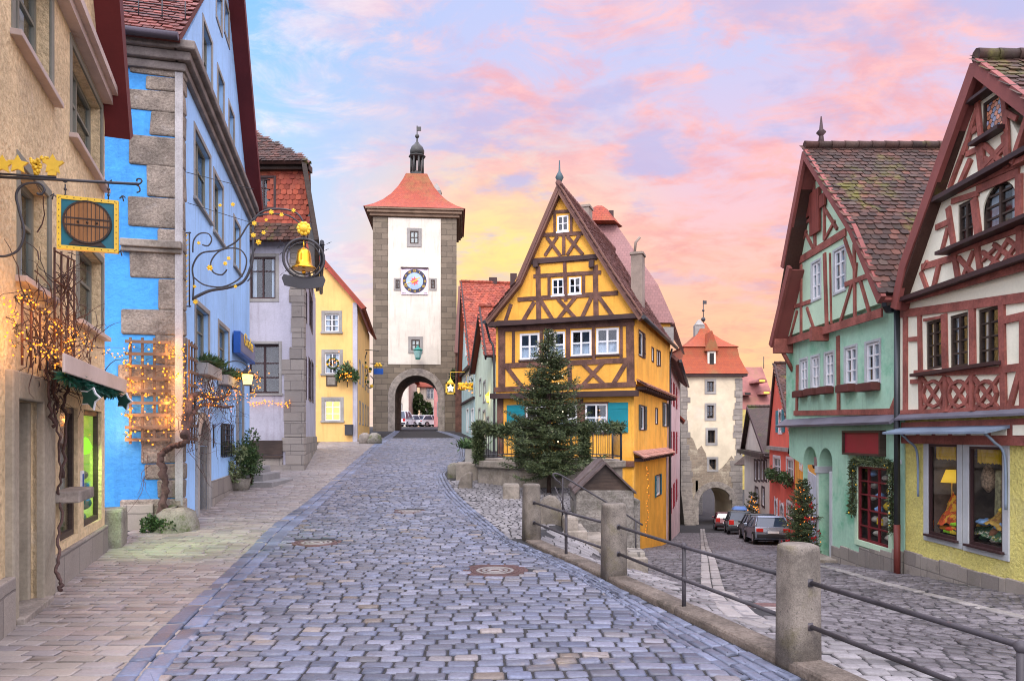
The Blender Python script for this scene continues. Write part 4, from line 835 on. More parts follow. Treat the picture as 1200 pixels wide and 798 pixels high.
for i, (ya, yb) in enumerate(((405, 458), (462, 514))):
    pts = []
    for k in range(5): y = ya+(yb-ya)*k/4; pts += [BF(153, y), BF(199, y+4)] if k % 2 == 0 else [BF(199, y), BF(153, y+4)]
    lights('fairy_lights', pts, 62, .10, ['warm lights across the upper half of the wooden lattice', 'warm lights across the lower half of the wooden lattice'][i], lamps=4, power=9, out=(.0, -.06, 0), size=1.1)
lights('fairy_lights', [BS(214, 405), BS(217, 450), BS(215, 515)], 34, .05, 'pinkish lights down the narrow lattice at the corner stones', size=.9)
vine('old_wisteria', [[BF(190, 628, .3), BF(190, 600, .25), BF(193, 565), BF(189, 535), BF(200, 524), BF(210, 521, .25), BS(218, 515), BS(226, 485), BS(240, 474), BS(262, 477), BS(274, 476)], [BS(215, 512), BS(223, 470), BS(235, 462), BS(255, 468), BS(270, 460)]],
     [(BS(235, 470), .3, 60, .6), (BS(250, 468), .3, 60, .6), (BS(268, 470), .4, 55, .6), (BS(222, 500), .2, 25, .5), (BF(172, 540), .25, 6, 1.0), (BS(232, 525), .2, 14, .6)], 'gnarled old wisteria trunk rising between blue walls and spreading over the arched door', fr=fB, seed=9, r0=.075)
lights('fairy_lights', [BS(222, 470, .3), BS(235, 464, .3), BS(250, 470, .3), BS(262, 462, .35), BS(274, 470, .35)], 90, .22, 'warm lights wound through the wisteria above the arched door', lamps=3, power=7, out=(.1, -.06, 0), size=.75)
lights('fairy_lights', [BF(125, 412), BF(140, 418), BF(155, 402)], 18, .05, 'short string of lights from the beige house to the lattice', size=.8)
b = MB(); c = Vector((-6.22, 12.95, .0)); rs = random.Random(2)
vs_ = [];
b.lathe(c-Z*.2, [(.42, 0), (.44, .2), (.42, .38), (.34, .56), (.18, .66), (.01, .68)], 12); b.v = [v+Vector((rs.gauss(0, .025), rs.gauss(0, .02), rs.gauss(0, .02))) for v in b.v]
tag(b.build('corner_boulder', M['moss'], root=c), 'mossy rounded guard stone at the foot of the blue house corner', 'boulder')
bush('ground_ivy', (-6.42, 12.62, .0), .26, .22, .2, 900, 'low green plants growing at the foot of the mossy guard stone', 'plants', ln=.06, wd=.02)
for i, q in enumerate(((228, 246, 433), (254, 270, 446))):
    a0, a1 = fB.px(q[0], 0)[0], fB.px(q[1], 0)[0]; z = fB.px((q[0]+q[1])/2, q[2])[1]; rt = thing('flower_box', fB.pt((a0+a1)/2, .2, z), ['grey flower box with fir sprigs under the near blue house window', 'grey flower box with fir sprigs under the far blue house window'][i], 'flower box', 'flower boxes of the blue house')
    b = MB(); b.box(fB, a0, a1, .03, .26, z-.16, z+.08); b.build('box', M['greyframe'], rt, bevel=.01); n = 420; C = [list(fB.pt(random.uniform(a0, a1), random.uniform(.05, .28), z+.08+random.random()*.05)) for _ in range(n)]
    leaves('sprigs', C, [list(fB.n*random.gauss(.5, .5)+fB.t*random.gauss(0, .6)+Z*random.uniform(.1, 1)) for _ in range(n)], .22, .016, M['leaf'], parent=rt)
# plants, planter and steps by the side door
bush('variegated_shrub', (-7.5, 18.75, .55), .38, .36, .48, 1700, 'pale variegated shrub in front of the barred window', 'shrub', m='paleleaf' if 'paleleaf' in M else 'leaf')
bush('dark_shrub', (-7.2, 19.35, .45), .40, .40, .66, 2800, 'dark green potted shrub beside the steps of the blue house', 'shrub', m='leaf')
b = MB(); b.lathe((-7.5, 19.2, .25), [(.26, 0), (.34, .38), (.30, .38), (.28, .30)], 14); tag(b.build('planter', M['moss'], root=(-7.5, 19.2, .25)), 'mossy round stone planter holding the shrubs', 'planter')
st = thing('stone_steps', (-7.3, 20.4, .3), 'three grey stone steps up to the side door of the blue house', 'steps')
for i, (x0, x1, y0, y1, z1) in enumerate(((-7.95, -6.75, 19.7, 21.6, .48), (-8.0, -7.15, 20.1, 21.6, .68), (-8.1, -7.45, 20.5, 21.6, .88))):
    b = MB(); b.box(box_frame((0, 0, 0)), x0, x1, -y1, -y0, .1+.14*i, z1); b.build('step', mat('grey_step_stone', (.27, .26, .25), var=.2, fine=.2, bump=.3) if i == 0 else bpy.data.materials['grey_step_stone'], st, bevel=.015)
# wall lantern with a wreath of lights
ln = thing('wall_lantern', fB.pt(8.2, .45, 3.2), 'black lantern with a warm glow and a ring of lights on the blue facade', 'lantern'); c = P3 = pw(fB, 290, 452, .55)
b = MB(); b.lathe(c, [(.10, 0), (.15, .30), (.15, .33), (.17, .34), (.05, .44), (.02, .50)], 6, 0, False); b.tube(spline([c+Z*.5, c+Z*.62-fB.n*.2, c+Z*.55-fB.n*.5, c+Z*.1-fB.n*.52], 6), .015, 5)
b.build('lantern_frame', M['iron'], ln); b = MB(); b.lathe(c+Z*.03, [(.105, 0), (.152, .26)], 6, 0, False); b.build('lamp_glass', M['lampglow'], ln); lamp(c+Vector((.1, -.25, .1)), 10, (1, .6, .2), .1, ln)
lights('fairy_lights', [c+Vector((.34*math.cos(k*.785), -.1, .05+.30*math.sin(k*.785))) for k in range(9)], 70, .14, 'ring of warm lights around the wall lantern', size=.95, lamps=1, power=5)
# bell sign on its scrolled iron bracket
fK = Fr((-6.27, 13.45), (-6.27+2.7*.973, 13.45+2.7*.231)); K = lambda x, y, d=0: pw(fK, x, y, d)
bsn = thing('bell_sign', fK.pt(1.9, 0, 5.2), 'scrolled wrought iron bracket carrying a gilded bell in an iron ring', 'sign')
b = MB(); a0 = fK.px(214, 0)[0]
for x in (213.5, 222): b.tube([K(x, 272), K(x, 360)], .014, 5)
for y in (273, 359): b.tube([K(212, y), K(224, y)], .014, 5)
b.tube(spline([K(226, 350), K(245, 341), K(268, 337), K(285, 330), K(294, 312), K(297, 290), K(297, 262), K(306, 249), K(325, 245), K(346, 249), K(356, 262), K(357, 280)], 8), [.03-.016*i/88 for i in range(89)], 6)
b.tube(spline([K(226, 352), K(227, 330), K(226, 312), K(236, 297), K(258, 293), K(278, 282), K(292, 262), K(306, 252), K(335, 252), K(352, 262)], 8), .017, 6)
b.tube(spline([K(227, 325), K(240, 334), K(262, 336), K(282, 325), K(289, 306), K(282, 293), K(268, 291), K(255, 296), K(247, 308), K(250, 319), K(260, 322), K(266, 316)], 8), .015, 6)
b.tube(spline([K(226, 296), K(227, 282), K(234, 274), K(244, 274), K(248, 281), K(244, 288), K(237, 287)], 8), .014, 6); b.tube(spline([K(300, 290), K(293, 305), K(296, 320), K(290, 330)], 8), .012, 5)
for x in (204, 260): pass
b.tube([K(210, 200), K(297, 222)], .007, 4); b.tube([K(220, 238), K(297, 262)], .007, 4)
b.build('bracket', M['iron'], bsn)
fls = []
for (x, y, s) in ((246, 314, .085), (233, 285, .05), (264, 309, .06), (268, 303, .055), (228, 336, .05), (229, 354, .07), (276, 336, .05), (297, 276, .07), (303, 284, .08), (309, 273, .06), (298, 262, .07), (318, 249, .07), (330, 252, .06), (344, 247, .06), (273, 240, .06), (258, 241, .05), (312, 258, .05)):
    s *= .72; b = MB(); fls.append(b); q = K(x, y, .02); b.ball(q, s*.45, 0, 6)
    for k in range(6): t = k*1.047+x; d_ = fK.t*math.cos(t)+Z*math.sin(t); n_ = fK.t*-math.sin(t)+Z*math.cos(t); b.face([q, q+d_*s*.6+n_*s*.35+fK.n*.02, q+d_*s*1.1, q+d_*s*.6-n_*s*.35+fK.n*.02])
for b in fls: b.build('gilt_flower', M['goldpaint'], bsn)
b = MB(); b.tube([K(218, 272), K(218, 360)], .007, 4)
for k in range(14): y = 276+k*6; q = K(218, y); b.ball(q, .022, 0, 5); b.tube([K(214, y-2), q, K(222, y-2)], .006, 4)
b.build('gilt_panel', M['goldpaint'], bsn)
c0 = K(356, 303); Rr = .60*.93; Rr = 23*13.95/820
b = MB(); b.tube([c0+fK.t*Rr*math.cos(k*math.pi/16)+Z*Rr*math.sin(k*math.pi/16) for k in range(32)], .028, 6, closed=True); b.tube([c0+fK.t*(Rr-.07)*math.cos(k*math.pi/16)+Z*(Rr-.07)*math.sin(k*math.pi/16) for k in range(32)], .014, 5, closed=True)
a, z = fK.px(356, 326); b.prism(fK, [(a-.42, z-.02), (a-.38, z+.06), (a-.1, z-.0), (a+.1, z-.0), (a+.38, z+.06), (a+.42, z-.02), (a+.37, z-.16), (a+.1, z-.21), (a-.1, z-.21), (a-.37, z-.16)], -.02, .02)
b.tube([K(356, 265), K(356, 282)], .02, 6)
for (x, y) in ((331, 286), (333, 294), (381, 287), (378, 295), (334, 318), (378, 317)):
    q = K(x, y); e = K(356+(x-356)*.82, y+(303-y)*.15); b.tube([e, q], .008, 4)
    for t in (.5, 2.2, 3.9): d_ = fK.t*math.cos(t)+Z*math.sin(t); n_ = Z.cross(fK.n); b.face([q, q+d_*.09+fK.n*.03, q+d_*.15, q+d_*.09-fK.n*.03])
rg_ = b.build('ring', M['iron'], bsn)
b = MB(); b.lathe(K(356, 315.5)-Z*.0, [(.24, 0), (.235, .03), (.175, .07), (.15, .16), (.14, .28), (.12, .36), (.06, .41), (.02, .42)], 20); b.ball(K(356, 315.5)-Z*.06, .04); b.tube([K(356, 315.5)+Z*.4, K(356, 282)], .015, 5); b.build('bell', mat('gilded_bell', (.75, .38, .03), rough=.25, metal=.9, var=.15, bump=.1), rg_)
b = MB(); q = K(356, 268, .03); b.ball(q, .09, 0, 8)
for k in range(10): t = k*.628; d_ = fK.t*math.cos(t)+Z*math.sin(t); b.ball(q+d_*.10, .045, 0, 5)
b.build('gilt_rosette', M['goldpaint'], bsn)
# ------------------------------------------------------------------ lilac corner house
fC = Fr((-11.5, 24.8), (-7.4, 24.8)); fCs = Fr((-7.4, 24.8), (-10.1, 36)); L = fC.L
hC = thing('corner_house', (-8.4, 25, .5), 'pale lilac corner house with tile hung upper floor and quoined corner', 'house')
w = Wall(fC, hC, [(0, 0), (L, 0), (L, 9.0), (0, 9.0)], M['lilacp'], thick=.02)
w.win(293, 323, 301, 350, frame=M['plum'], fw=.06, nx=2, nz=(.66,), depth=.1, curtain=[(0, .2, 0, 1), (.8, 1, 0, 1)], surround=(.12, M['greyframe'], .015))
w.win(289, 327, 403, 461, frame=M['plum'], fw=.08, nx=2, nz=(.33, .62), depth=.25, back='dim', surround=(.1, M['greyframe'], .02), sill=(.08, .05))
w.finish()
wu = Wall(fC.shift(.14), hC, [(0, 8.7), (L+.12, 8.7), (L+.12, 11.25), (0, 11.25)], M['tile_far'])
wu.win(296, 321, 209, 243, frame=M['plum'], fw=.06, nx=2, nz=(.66,), depth=.06, curtain=[(0, .2, 0, 1), (.8, 1, 0, 1)], surround=(.08, M['plum'], .04)); wu.finish()
roof(hC, [(-11.5, 24.5, 8.75), (-7.25, 24.5, 8.75), (-7.25, 24.64, 10.2), (-11.5, 24.64, 10.2)], M['tile_old'], tile=(.2, .17), thick=.05, name='tile_hanging') if False else None
e0, e1 = fC.pt(L-1.13, .17, 8.72), fC.pt(L+.12, .17, 8.72); roof(hC, [e0-Z*.05, e1-Z*.05, e1+Z*2.45-fC.n*.02, e0+Z*2.45-fC.n*.02], M['tile_red'], tile=(.2, .18), thick=.02, name='tile_hanging')
roof(hC, [fC.pt(-.5, .62, 8.55), fC.pt(L+.2, .62, 8.55), fC.pt(L+.2, .15, 9.3), fC.pt(-.5, .15, 9.3)], M['tile_old'], tile=(.2, .17), thick=.06, name='skirt_roof')
b = MB(); b.box(fC, -.5, L+.3, -.1, .35, 11.1, 11.3); b.box(fC, -.5, L-1.9, .1, .55, 11.25, 11.42); b.build('eaves', M['brownwood'], hC)
roof(hC, [(-12, 24.2, 11.3), (-6.95, 24.2, 11.3), (-9.9, 26.6, 13.4), (-12, 26.6, 13.4)], M['tile_old'], tile=(.2, .17))
roof(hC, [(-6.95, 24.2, 11.3), (-9.4, 33, 11.3), (-11.2, 31, 13.4), (-9.9, 26.6, 13.4)], M['tile_brown'])
roof(hC, [(-6.66, 24.3, 8.6), (-9.05, 33, 8.6), (-9.5, 33, 11.3), (-7.02, 24.3, 11.3)], M['brownwood'], name='mansard_roof', thick=.16)
b = MB(); b.tube([(-6.6, 24.3, 8.5), (-9.0, 33, 8.5)], .08, 8); b.build('gutter', M['iron'], hC)
ws = Wall(fCs, hC, [(0, 0), (fCs.L, 0), (fCs.L, 8.8), (0, 8.8)], M['lilacp'], thick=.02)
for q in ((356, 359, 417, 465), (361.5, 364, 422, 468), (365, 367, 425, 470), (355.5, 359.5, 338, 372), (362.5, 366, 346, 385)): ws.win(*q, frame=M['plum'], fw=.05, nx=2, nz=(.6,), depth=.08, surround=(.06, M['plum'], .015))
ws.finish()
b = MB(); rs = random.Random(6)
z = .2
while z < 8.6:
    h = rs.uniform(.42, .6); wl = rs.uniform(.62, .78) if z < 4.4 else rs.uniform(.38, .5); b.box(fC, L-wl, L+.045, -.2, .05+rs.uniform(0, .01), z, z+h-.01); b.box(fCs, -.03, wl*.5, -.1, .042, z, z+h-.01); z += h
b.build('corner_stones', M['blockstone'], hC, bevel=.02)
b = MB(); b.box(fCs, .3, fCs.L, -.1, .07, 0, 1.75); b.box(fC, L-2.2, L-.72, -.1, .06, .2, 1.1); b.build('plinth', M['blockstone'], hC, bevel=.015)
b = MB(); b.box(fC, L-2.2, L-.72, .0, .10, 1.12, 1.62); b.box(fC, L-2.2, L-.72, .0, .16, 1.0, 1.1); b.build('plank_bench', M['brownwood'], hC, bevel=.01)
fq = fC.shift(.08); qa = lambda x, y: pw(fC, x, y, .12)
lights('fairy_lights', [qa(294, 474), qa(308, 472), qa(325, 473), qa(340, 474)], 46, .09, 'faint warm lights strung below the dark window of the lilac house', size=1.3)
# ------------------------------------------------------------------ pale yellow house
fD = Fr((-14.5, 42.4), (-9.4, 42.4)); fDs = Fr((-9.4, 42.4), (-11.4, 56)); L = fD.L
hD = thing('yellow_house', (-11, 43, 1.4), 'pale yellow gabled house with a lit ground floor window and grey corner pilaster', 'house')
zt = fD.px(418, 355)[1]; za = fD.px(375, 306)[1]
w = Wall(fD, hD, [(0, .9), (L, .9), (L, zt), (L-2.3, za), (0, za+2.6)], M['yellowp'], thick=.02)
dd = dict(fw=.07, nx=2, nz=(.35, .68), depth=.12, surround=(.2, M['greyframe'], .02), sill=(.1, .1))
w.win(380.5, 397, 368, 389, curtain=[(0, .3, 0, 1), (.7, 1, 0, 1)], **dd); w.win(380.5, 398, 413.5, 438, curtain=[(0, .3, 0, 1), (.7, 1, 0, 1)], **dd)
w.win(380.5, 399, 469, 493, back='warmroom', label='lit ground floor window glowing yellow', **dict(dd, depth=.12)); w.finish()
b = MB(); b.box(fD, fD.px(413.5, 0)[0], L+.03, -.1, .06, .9, zt); b.build('corner_pilaster', M['lilacp'], hD, bevel=.01)
b = MB(); b.beam(fD, (L+.45, zt-.35), (L-2.3, za+.28), .26, -.3, .3); b.beam(fD, (L-2.3, za+.28), (L-5.2, za+3.3), .26, -.3, .302); b.build('barge_board', mat('rust_red_board', (.30, .05, .03), rough=.6, bump=.1), hD)
roof(hD, [fD.pt(L+.6, .3, zt-.3), fDs.pt(fDs.L, .6, zt-.3), fDs.pt(fDs.L, -4.6, za+3.4), fD.pt(L-5, .3, za+3.4)], M['tile_red'], thick=.12)
ws = Wall(fDs, hD, [(0, .9), (fDs.L, .9), (fDs.L, zt), (0, zt)], M['yellowp'], thick=.02)
for a in (2.5, 5.5, 8.5, 11.5):
    for z in (2.6, 5.2): ws.win(rect=[a-.5, a+.5, z, z+1.3], fw=.06, nx=2, depth=.1, surround=(.12, M['greyframe'], .02))
ws.finish()
qd = lambda x, y, d=.1: pw(fD, x, y, d)
p = qd(407, 440, .4); wr = thing('fir_spray', p, 'fir branch decoration with warm lights fixed to the yellow house wall', 'decoration'); C = []; D = []
for k in range(700): a_ = random.uniform(-.55, .55); C.append(list(p+Vector((a_, random.gauss(0, .12), random.gauss(0, .14)+.5*random.random()*max(0, .4-abs(a_))*3)))); D.append([a_+random.gauss(0, .5), random.gauss(0, .4), random.gauss(.1, .6)])
b = MB(); b.tube([p-Z*.7, p+Z*.9], .03, 5); b.tube([p-Z*.1, p-fD.n*.4], .03, 5); st = b.build('branch', M['bark'], wr); leaves('sprigs', C, D, .26, .04, M['leaf'], parent=st)
for k in range(24): bulb(wr, p+Vector((random.gauss(0, .35), -.15, random.gauss(.05, .2))), 2.2)
p = qd(390, 426, .3); wr = thing('wreath', p, 'small wreath with warm lights on the middle window of the yellow house', 'wreath'); b = MB(); b.tube([p+Vector((.34*math.cos(k*.628), 0, .3*math.sin(k*.628))) for k in range(10)], .07, 6, closed=True); b.build('ring', M['leaf'], wr)
for k in range(14): bulb(wr, p+Vector((random.gauss(0, .3), -.1, random.gauss(0, .22))), 2.2)
r = fD.rect(382.5, 395, 440.5, 452.5); b = MB(); b.box(fD, *r[:2], .0, .06, *r[2:]); b.box(fD, r[0]+.08, r[1]-.08, .06, .07, r[2]+.08, r[3]-.08, 1); tag(b.build('wall_plaque', [M['brownwood'], M['stone']], root=fD.pt(r[0], 0, r[2])), 'dark wall plaque with a stone relief under the middle window', 'plaque')
r = fD.rect(405.5, 414, 498, 510); b = MB(); b.box(fD, r[0], r[1], .06, .36, r[2], r[3]); b.box(fD, r[0]-.02, r[1]+.02, .04, .38, r[3]-.02, r[3]+.03); b.box(fD, r[0]+.1, r[1]-.1, 0, .06, r[2]+.15, r[2]+.25); tag(b.build('litter_bin', M['iron'], root=fD.pt(r[0], .2, r[2]), bevel=.02), 'dark litter bin fixed to the yellow house pilaster', 'litter bin')
for i, (x, y, s) in enumerate(((427.5, 518.5, .34), (438.5, 521, .42))):
    X, Y = (x-600)/820*40.5, 40.5; z = gz(X, Y); b = MB(); rs = random.Random(i+3); b.lathe((X, Y, z-.1), [(s, 0), (s*1.05, .3), (s*.85, .6), (s*.3, .72), (.01, .73)], 9); b.v = [v+Vector((rs.gauss(0, .03), rs.gauss(0, .03), 0)) for v in b.v]
    tag(b.build('guard_stone', M['stone'] if i == 0 else M['moss'], root=(X, Y, z)), ['pale rounded guard stone at the yellow house corner', 'dark squat guard stone beside the pale one by the gate'][i], 'guard stone', 'guard stones')
# shop signs hanging before the gate
fX = Fr((-11.0, 50), (-6, 50)); X_ = lambda x, y, d=0: pw(fX, x, y, d)
hs = thing('hanging_sign', X_(428, 440), 'curled iron shop sign with gilt and green ornaments near the gate', 'sign'); b = MB()
b.tube([X_(428, 410), X_(444, 411)], .03, 5); b.tube(spline([X_(430, 412), X_(427, 425), X_(431, 436), X_(428, 448), X_(434, 455), X_(438, 446), X_(434, 440)], 6), .035, 5); b.build('bracket', M['iron'], hs); b = MB()
for k in range(12): q = X_(427+random.uniform(-1, 9), 425+k*2.5); b.ball(q, random.uniform(.07, .14), 0 if k % 3 else 1, 5)
b.build('ornament', [M['goldpaint'], M['leaf']], hs)
hs = thing('hanging_sign', X_(443, 434), 'small blue hanging board with a gilt crest beside the gate tower', 'sign'); b = MB(); r = fX.rect(438, 449, 432, 438.5); b.box(fX, *r[:2], -.04, .04, *r[2:]); b.build('board', mat('signal_blue', (.02, .10, .42), rough=.4, bump=0), hs)
b = MB(); b.tube([X_(434, 426), X_(450, 427)], .03, 5); b.tube([X_(441, 427), X_(441, 433)], .02, 4); b.build('bracket', M['iron'], hs); b = MB()
for k in range(5): b.ball(X_(440+k*1.6, 428.5-(k % 2)*2), .10, 0, 5)
b.build('crest', M['goldpaint'], hs)
# ------------------------------------------------------------------ gate tower with the clock
fT = Fr((-11.93, 60), (-4.80, 60.6)); T = lambda x, y: fT.px(x, y); LT = fT.L; DT = 7.4
hT = thing('gate_tower', (-8.3, 61, 2.1), 'tall gate tower with a clock, white plaster panel and red bell roof', 'tower')
ztp = T(486, 248)[1]; zpan = T(486, 427)[1]
w = Wall(fT, hT, [(0, 1.4), (LT, 1.4), (LT, ztp), (0, ztp)], M['towerstone'], thick=DT)
r = fT.rect(463, 513, 440, 506); r[2] = 1.4; w.hole(r, DT+.02, (r[1]-r[0])/2)
w.finish([M['towerstone']])
wp_ = Wall(fT.shift(.05), hT, [(T(455, 0)[0], zpan), (T(516.5, 0)[0], zpan), (T(516.5, 0)[0], ztp-.6), (T(455, 0)[0], ztp-.6)], M['whitep'], thick=.05, name='plaster_panel')
tw = dict(frame=M['brownwood'], fw=.10, nx=2, nz=(.5,), depth=.0, surround=(.26, M['greyframe'], .06), reveal=False, bd=.02)
for q in ((480.5, 490.5, 271, 286), (463.5, 468.5, 328, 338.5), (504.8, 509.8, 328, 338.5), (482, 492, 398, 410.5)): wp_.win(*q, **dict(tw, surround=(.26 if q[1]-q[0] > 6 else .14, M['greyframe'], .06)))
wp_.finish()
r = [T(463, 0)[0], T(513, 0)[0]]; ro = (r[1]-r[0])/2; zc_ = T(486, 440)[1]-ro; b = MB(); op = arc_pts(r[0]-.3, r[1]+.3, zc_, ro+.3, 18)
for p, q in zip(op[:-1], op[1:]): b.beam(fT, p, q, .6, -.2, .10, ext=.02)
for a in (r[0]-.3, r[1]+.3): b.box(fT, a-.3, a+.3, -.2, .09, 1.5, zc_)
b.build('gate_arch', M['stone'], hT, bevel=.03)
b = MB()
for (o, z0, z1) in ((.25, ztp-.5, ztp-.25), (.45, ztp-.25, ztp), (.6, ztp, ztp+.16)): b.box(fT, -o, LT+o, -DT-o, o, z0, z1)
b.build('cornice', mat('brown_cornice', (.22, .15, .10), var=.2, bump=.2), hT, bevel=.03)
ctr = fT.pt(fT.L/2, -DT/2, 0); cx_, cy_ = ctr.x, ctr.y; ra_ = math.atan2(.6, 7.13); hw = LT/2+.75; zr = ztp+.16; za = 1.8+(510-208)/820*cy_; s2 = math.sqrt(2); b = MB()
prof = [(1, 0), (.82, .12), (.65, .27), (.50, .45), (.37, .66), (.27, .87), (.22, 1.0)]
b.lathe((cx_, cy_, zr), [(hw*s2*f, (za-zr)*t) for f, t in prof], 4, 0, False, math.pi/4+ra_); b.build('roof', M['tile_far'], hT)
b = MB(); c = Vector((cx_, cy_, za)); b.lathe(c, [(.84, -.1), (.84, .1), (.62, .13), (.62, .4)], 8, 0, False); b.lathe(c+Z*1.75, [(.62, 0), (.78, .1), (.78, .18), (.5, .22)], 8, 0, False)
for k in range(8): a = k*math.pi/4+.39; q = c+Vector((.55*math.cos(a), .55*math.sin(a), .35)); b.tube([q, q+Z*1.45], .10, 5)
b.build('bell_lantern', mat('dark_copper', (.06, .06, .055), rough=.5, metal=.3, var=.3, bump=.2), hT)
b = MB(); b.lathe(c+Z*1.95, [(.48, 0), (.64, .2), (.66, .45), (.52, .8), (.26, 1.05), (.10, 1.3), (.06, 1.7)], 14); b.ball(c+Z*3.75, .2); b.tube([c+Z*3.5, c+Z*4.7], .05, 5); b.hexa([c+Vector((x, y, z)) for z in (4.25, 4.6) for (x, y) in ((-.05, -.05), (.36, -.05), (.36, .05), (-.05, .05))]); b.build('onion_dome', bpy.data.materials['dark_copper'], hT)
b = MB(); x = -.113*cy_; b.box(box_frame((x, cy_-.5, 0)), 0, .8, -.4, .4, zr+.8, 1.8+(510-228)/820*cy_); b.lathe((x+.4, cy_-.5, 1.8+(510-228)/820*cy_), [(.62, 0), (.1, .8)], 4, 0, False, .785); b.build('chimney', M['greyframe'], hT)
# clock
ck = fT.shift(.09); a, z = T(486, 330); hs_ = 15.5/820*60; b = MB(); b.box(ck, a-hs_, a+hs_, -.1, .06, z-hs_, z+hs_); cl = b.build('clock_face', mat('pale_clock_board', (.66, .58, .68), rough=.6, var=.06, bump=.05), hT)
b = MB(); b.box(ck, a-hs_-.05, a+hs_+.05, .0, .14, z+hs_-.06, z+hs_+.05, 0); pr = lambda r0: [(a+r0*math.cos(k*math.pi/20), z+r0*math.sin(k*math.pi/20)) for k in range(40)]
for t in range(3):
    for (sx_, sz_) in ((-1, -1), (1, -1), (-1, 1), (1, 1)): b.ball(ck.pt(a+sx_*(hs_-.12-.1*t), .07, z+sz_*(hs_-.12)), .035, 1, 4)
b.build('border', [M['plum'], M['oxblood']], cl)
b = MB(); b.prism(ck, pr(1.02), .06, .075); b.build('hour_ring', mat('dark_dial_ring', (.045, .045, .07), rough=.5, bump=.05), cl)
b = MB(); b.prism(ck, pr(.72), .075, .09); b.build('dial', mat('sky_blue_dial', (.33, .45, .78), rough=.5, bump=.05), cl)
NUM = ['XII', 'I', 'II', 'III', 'IIII', 'V', 'VI', 'VII', 'VIII', 'IX', 'X', 'XI']
for k in range(12): t = math.pi/2-k*math.pi/6; text(NUM[k], ck, a+.87*math.cos(t), z+.87*math.sin(t), .26, M['goldpaint'], cl, d=.085, name='numeral', wide=.85)
b = MB(); sp_ = [(a+(.40 if k % 2 == 0 else .24)*math.cos(k*math.pi/8), z+(.40 if k % 2 == 0 else .24)*math.sin(k*math.pi/8)) for k in range(16)]; b.prism(ck, sp_, .09, .10); b.build('sunburst', mat('salmon_sunburst', (.75, .13, .10), rough=.5, bump=0), cl)
b = MB(); b.beam(ck, (a+.55*.8, z+.55*.62), (a-.2, z-.15), .07, .10, .115); b.beam(ck, (a-.85, z-.28), (a+.2, z+.07), .055, .116, .125); b.build('hand', M['goldpaint'], cl)
# green lantern above the arch
p = fT.pt(T(490.5, 0)[0], 1.2, T(490, 423)[1]); ln = thing('tower_lantern', p, 'green lantern hanging above the tower archway', 'lantern'); b = MB(); b.lathe(p, [(.2, 0), (.36, .75), (.42, .8), (.1, 1.05), (.05, 1.2)], 6, 0, False); b.tube([p+Z*1.2, fT.pt(T(490.5, 0)[0], -.0, T(490, 405)[1])], .04, 4); b.build('lantern_frame', mat('verdigris', (.03, .20, .16), rough=.5, bump=.1), ln)
b = MB(); b.lathe(p+Z*.12, [(.24, 0), (.37, .58)], 6, 0, False); b.build('lamp_glass', mat('frosted_green_glass', (.25, .45, .42), rough=.2, bump=0), ln)
# ------------------------------------------------------------------ beyond the gate
def block(name, x0, x1, y0, y1, z0, z1, m, label, roofm=None, rh=2.5, wins=(), wm=None, cat='house', ridge='x'):
    rt = thing(name, ((x0+x1)/2, y0, z0), label, cat); f = Fr((x0, y0), (x1, y0)); W_ = Wall(f, rt, [(0, z0), (x1-x0, z0), (x1-x0, z1), (0, z1)], m)
    for (a, z, ww, hh) in wins: W_.win(rect=[a-ww/2, a+ww/2, z, z+hh], fw=.08, nx=2, nz=(.6,), depth=.1, surround=(.12, wm or M['greyframe'], .02))
    W_.finish(); b = MB(); fb = box_frame((0, 0, 0)); b.box(fb, x0, x0+.3, -y1, -y0-.3, z0, z1); b.box(fb, x1-.3, x1, -y1, -y0-.3, z0, z1); b.box(fb, x0, x1, -y1-.3, -y1, z0, z1); b.build('side_wall', m, rt)
    if roofm:
        ym = (y0+y1)/2; roof(rt, [(x0-.4, y0-.4, z1), (x1+.4, y0-.4, z1), (x1+.4, ym, z1+rh), (x0-.4, ym, z1+rh)], roofm); roof(rt, [(x1+.4, y1+.4, z1), (x0-.4, y1+.4, z1), (x0-.4, ym, z1+rh), (x1+.4, ym, z1+rh)], roofm)
        b = MB()
        for x in (x0, x1-.25): b.prism(Fr((x, 0), (x, 1)), [(y0, z1), (y1, z1), (ym, z1+rh-.1)], -.25, 0)
        b.build('gable_wall', m, rt)
    return rt
wv = [(a, z, 1.0, 1.5) for a in (1.5, 4.2) for z in (4.2, 7.0)]
block('cream_house', -13.2, -7.2, 100, 108, 2.8, 8.7, M['whitep'], 'cream house with a red roof seen through the tower arch', M['tile_red'], 4.5, wv)
block('pink_house', -9.6, -4.5, 86, 96, 2.7, 12, mat('faded_pink_plaster', (.55, .22, .20), bump=.1), 'faded pink house seen at the edge of the tower arch', M['tile_red'], 4, [(1.0, 4.2, 1, 1.6), (1.0, 7, 1, 1.6), (3, 4.2, 1, 1.6)])
block('pale_house', -17.5, -13.6, 92, 100, 2.7, 9, M['whitep'], 'pale house at the far edge of the tower arch', M['tile_red'], 3, [(2.5, 4.4, 1, 1.5), (2.5, 7, 1, 1.4)])
bush('street_tree', (-13.9, 97, 2.8), 1.5, 1.5, 2.6, 3000, 'green tree beyond the tower arch', 'tree', ln=.42, wd=.16)
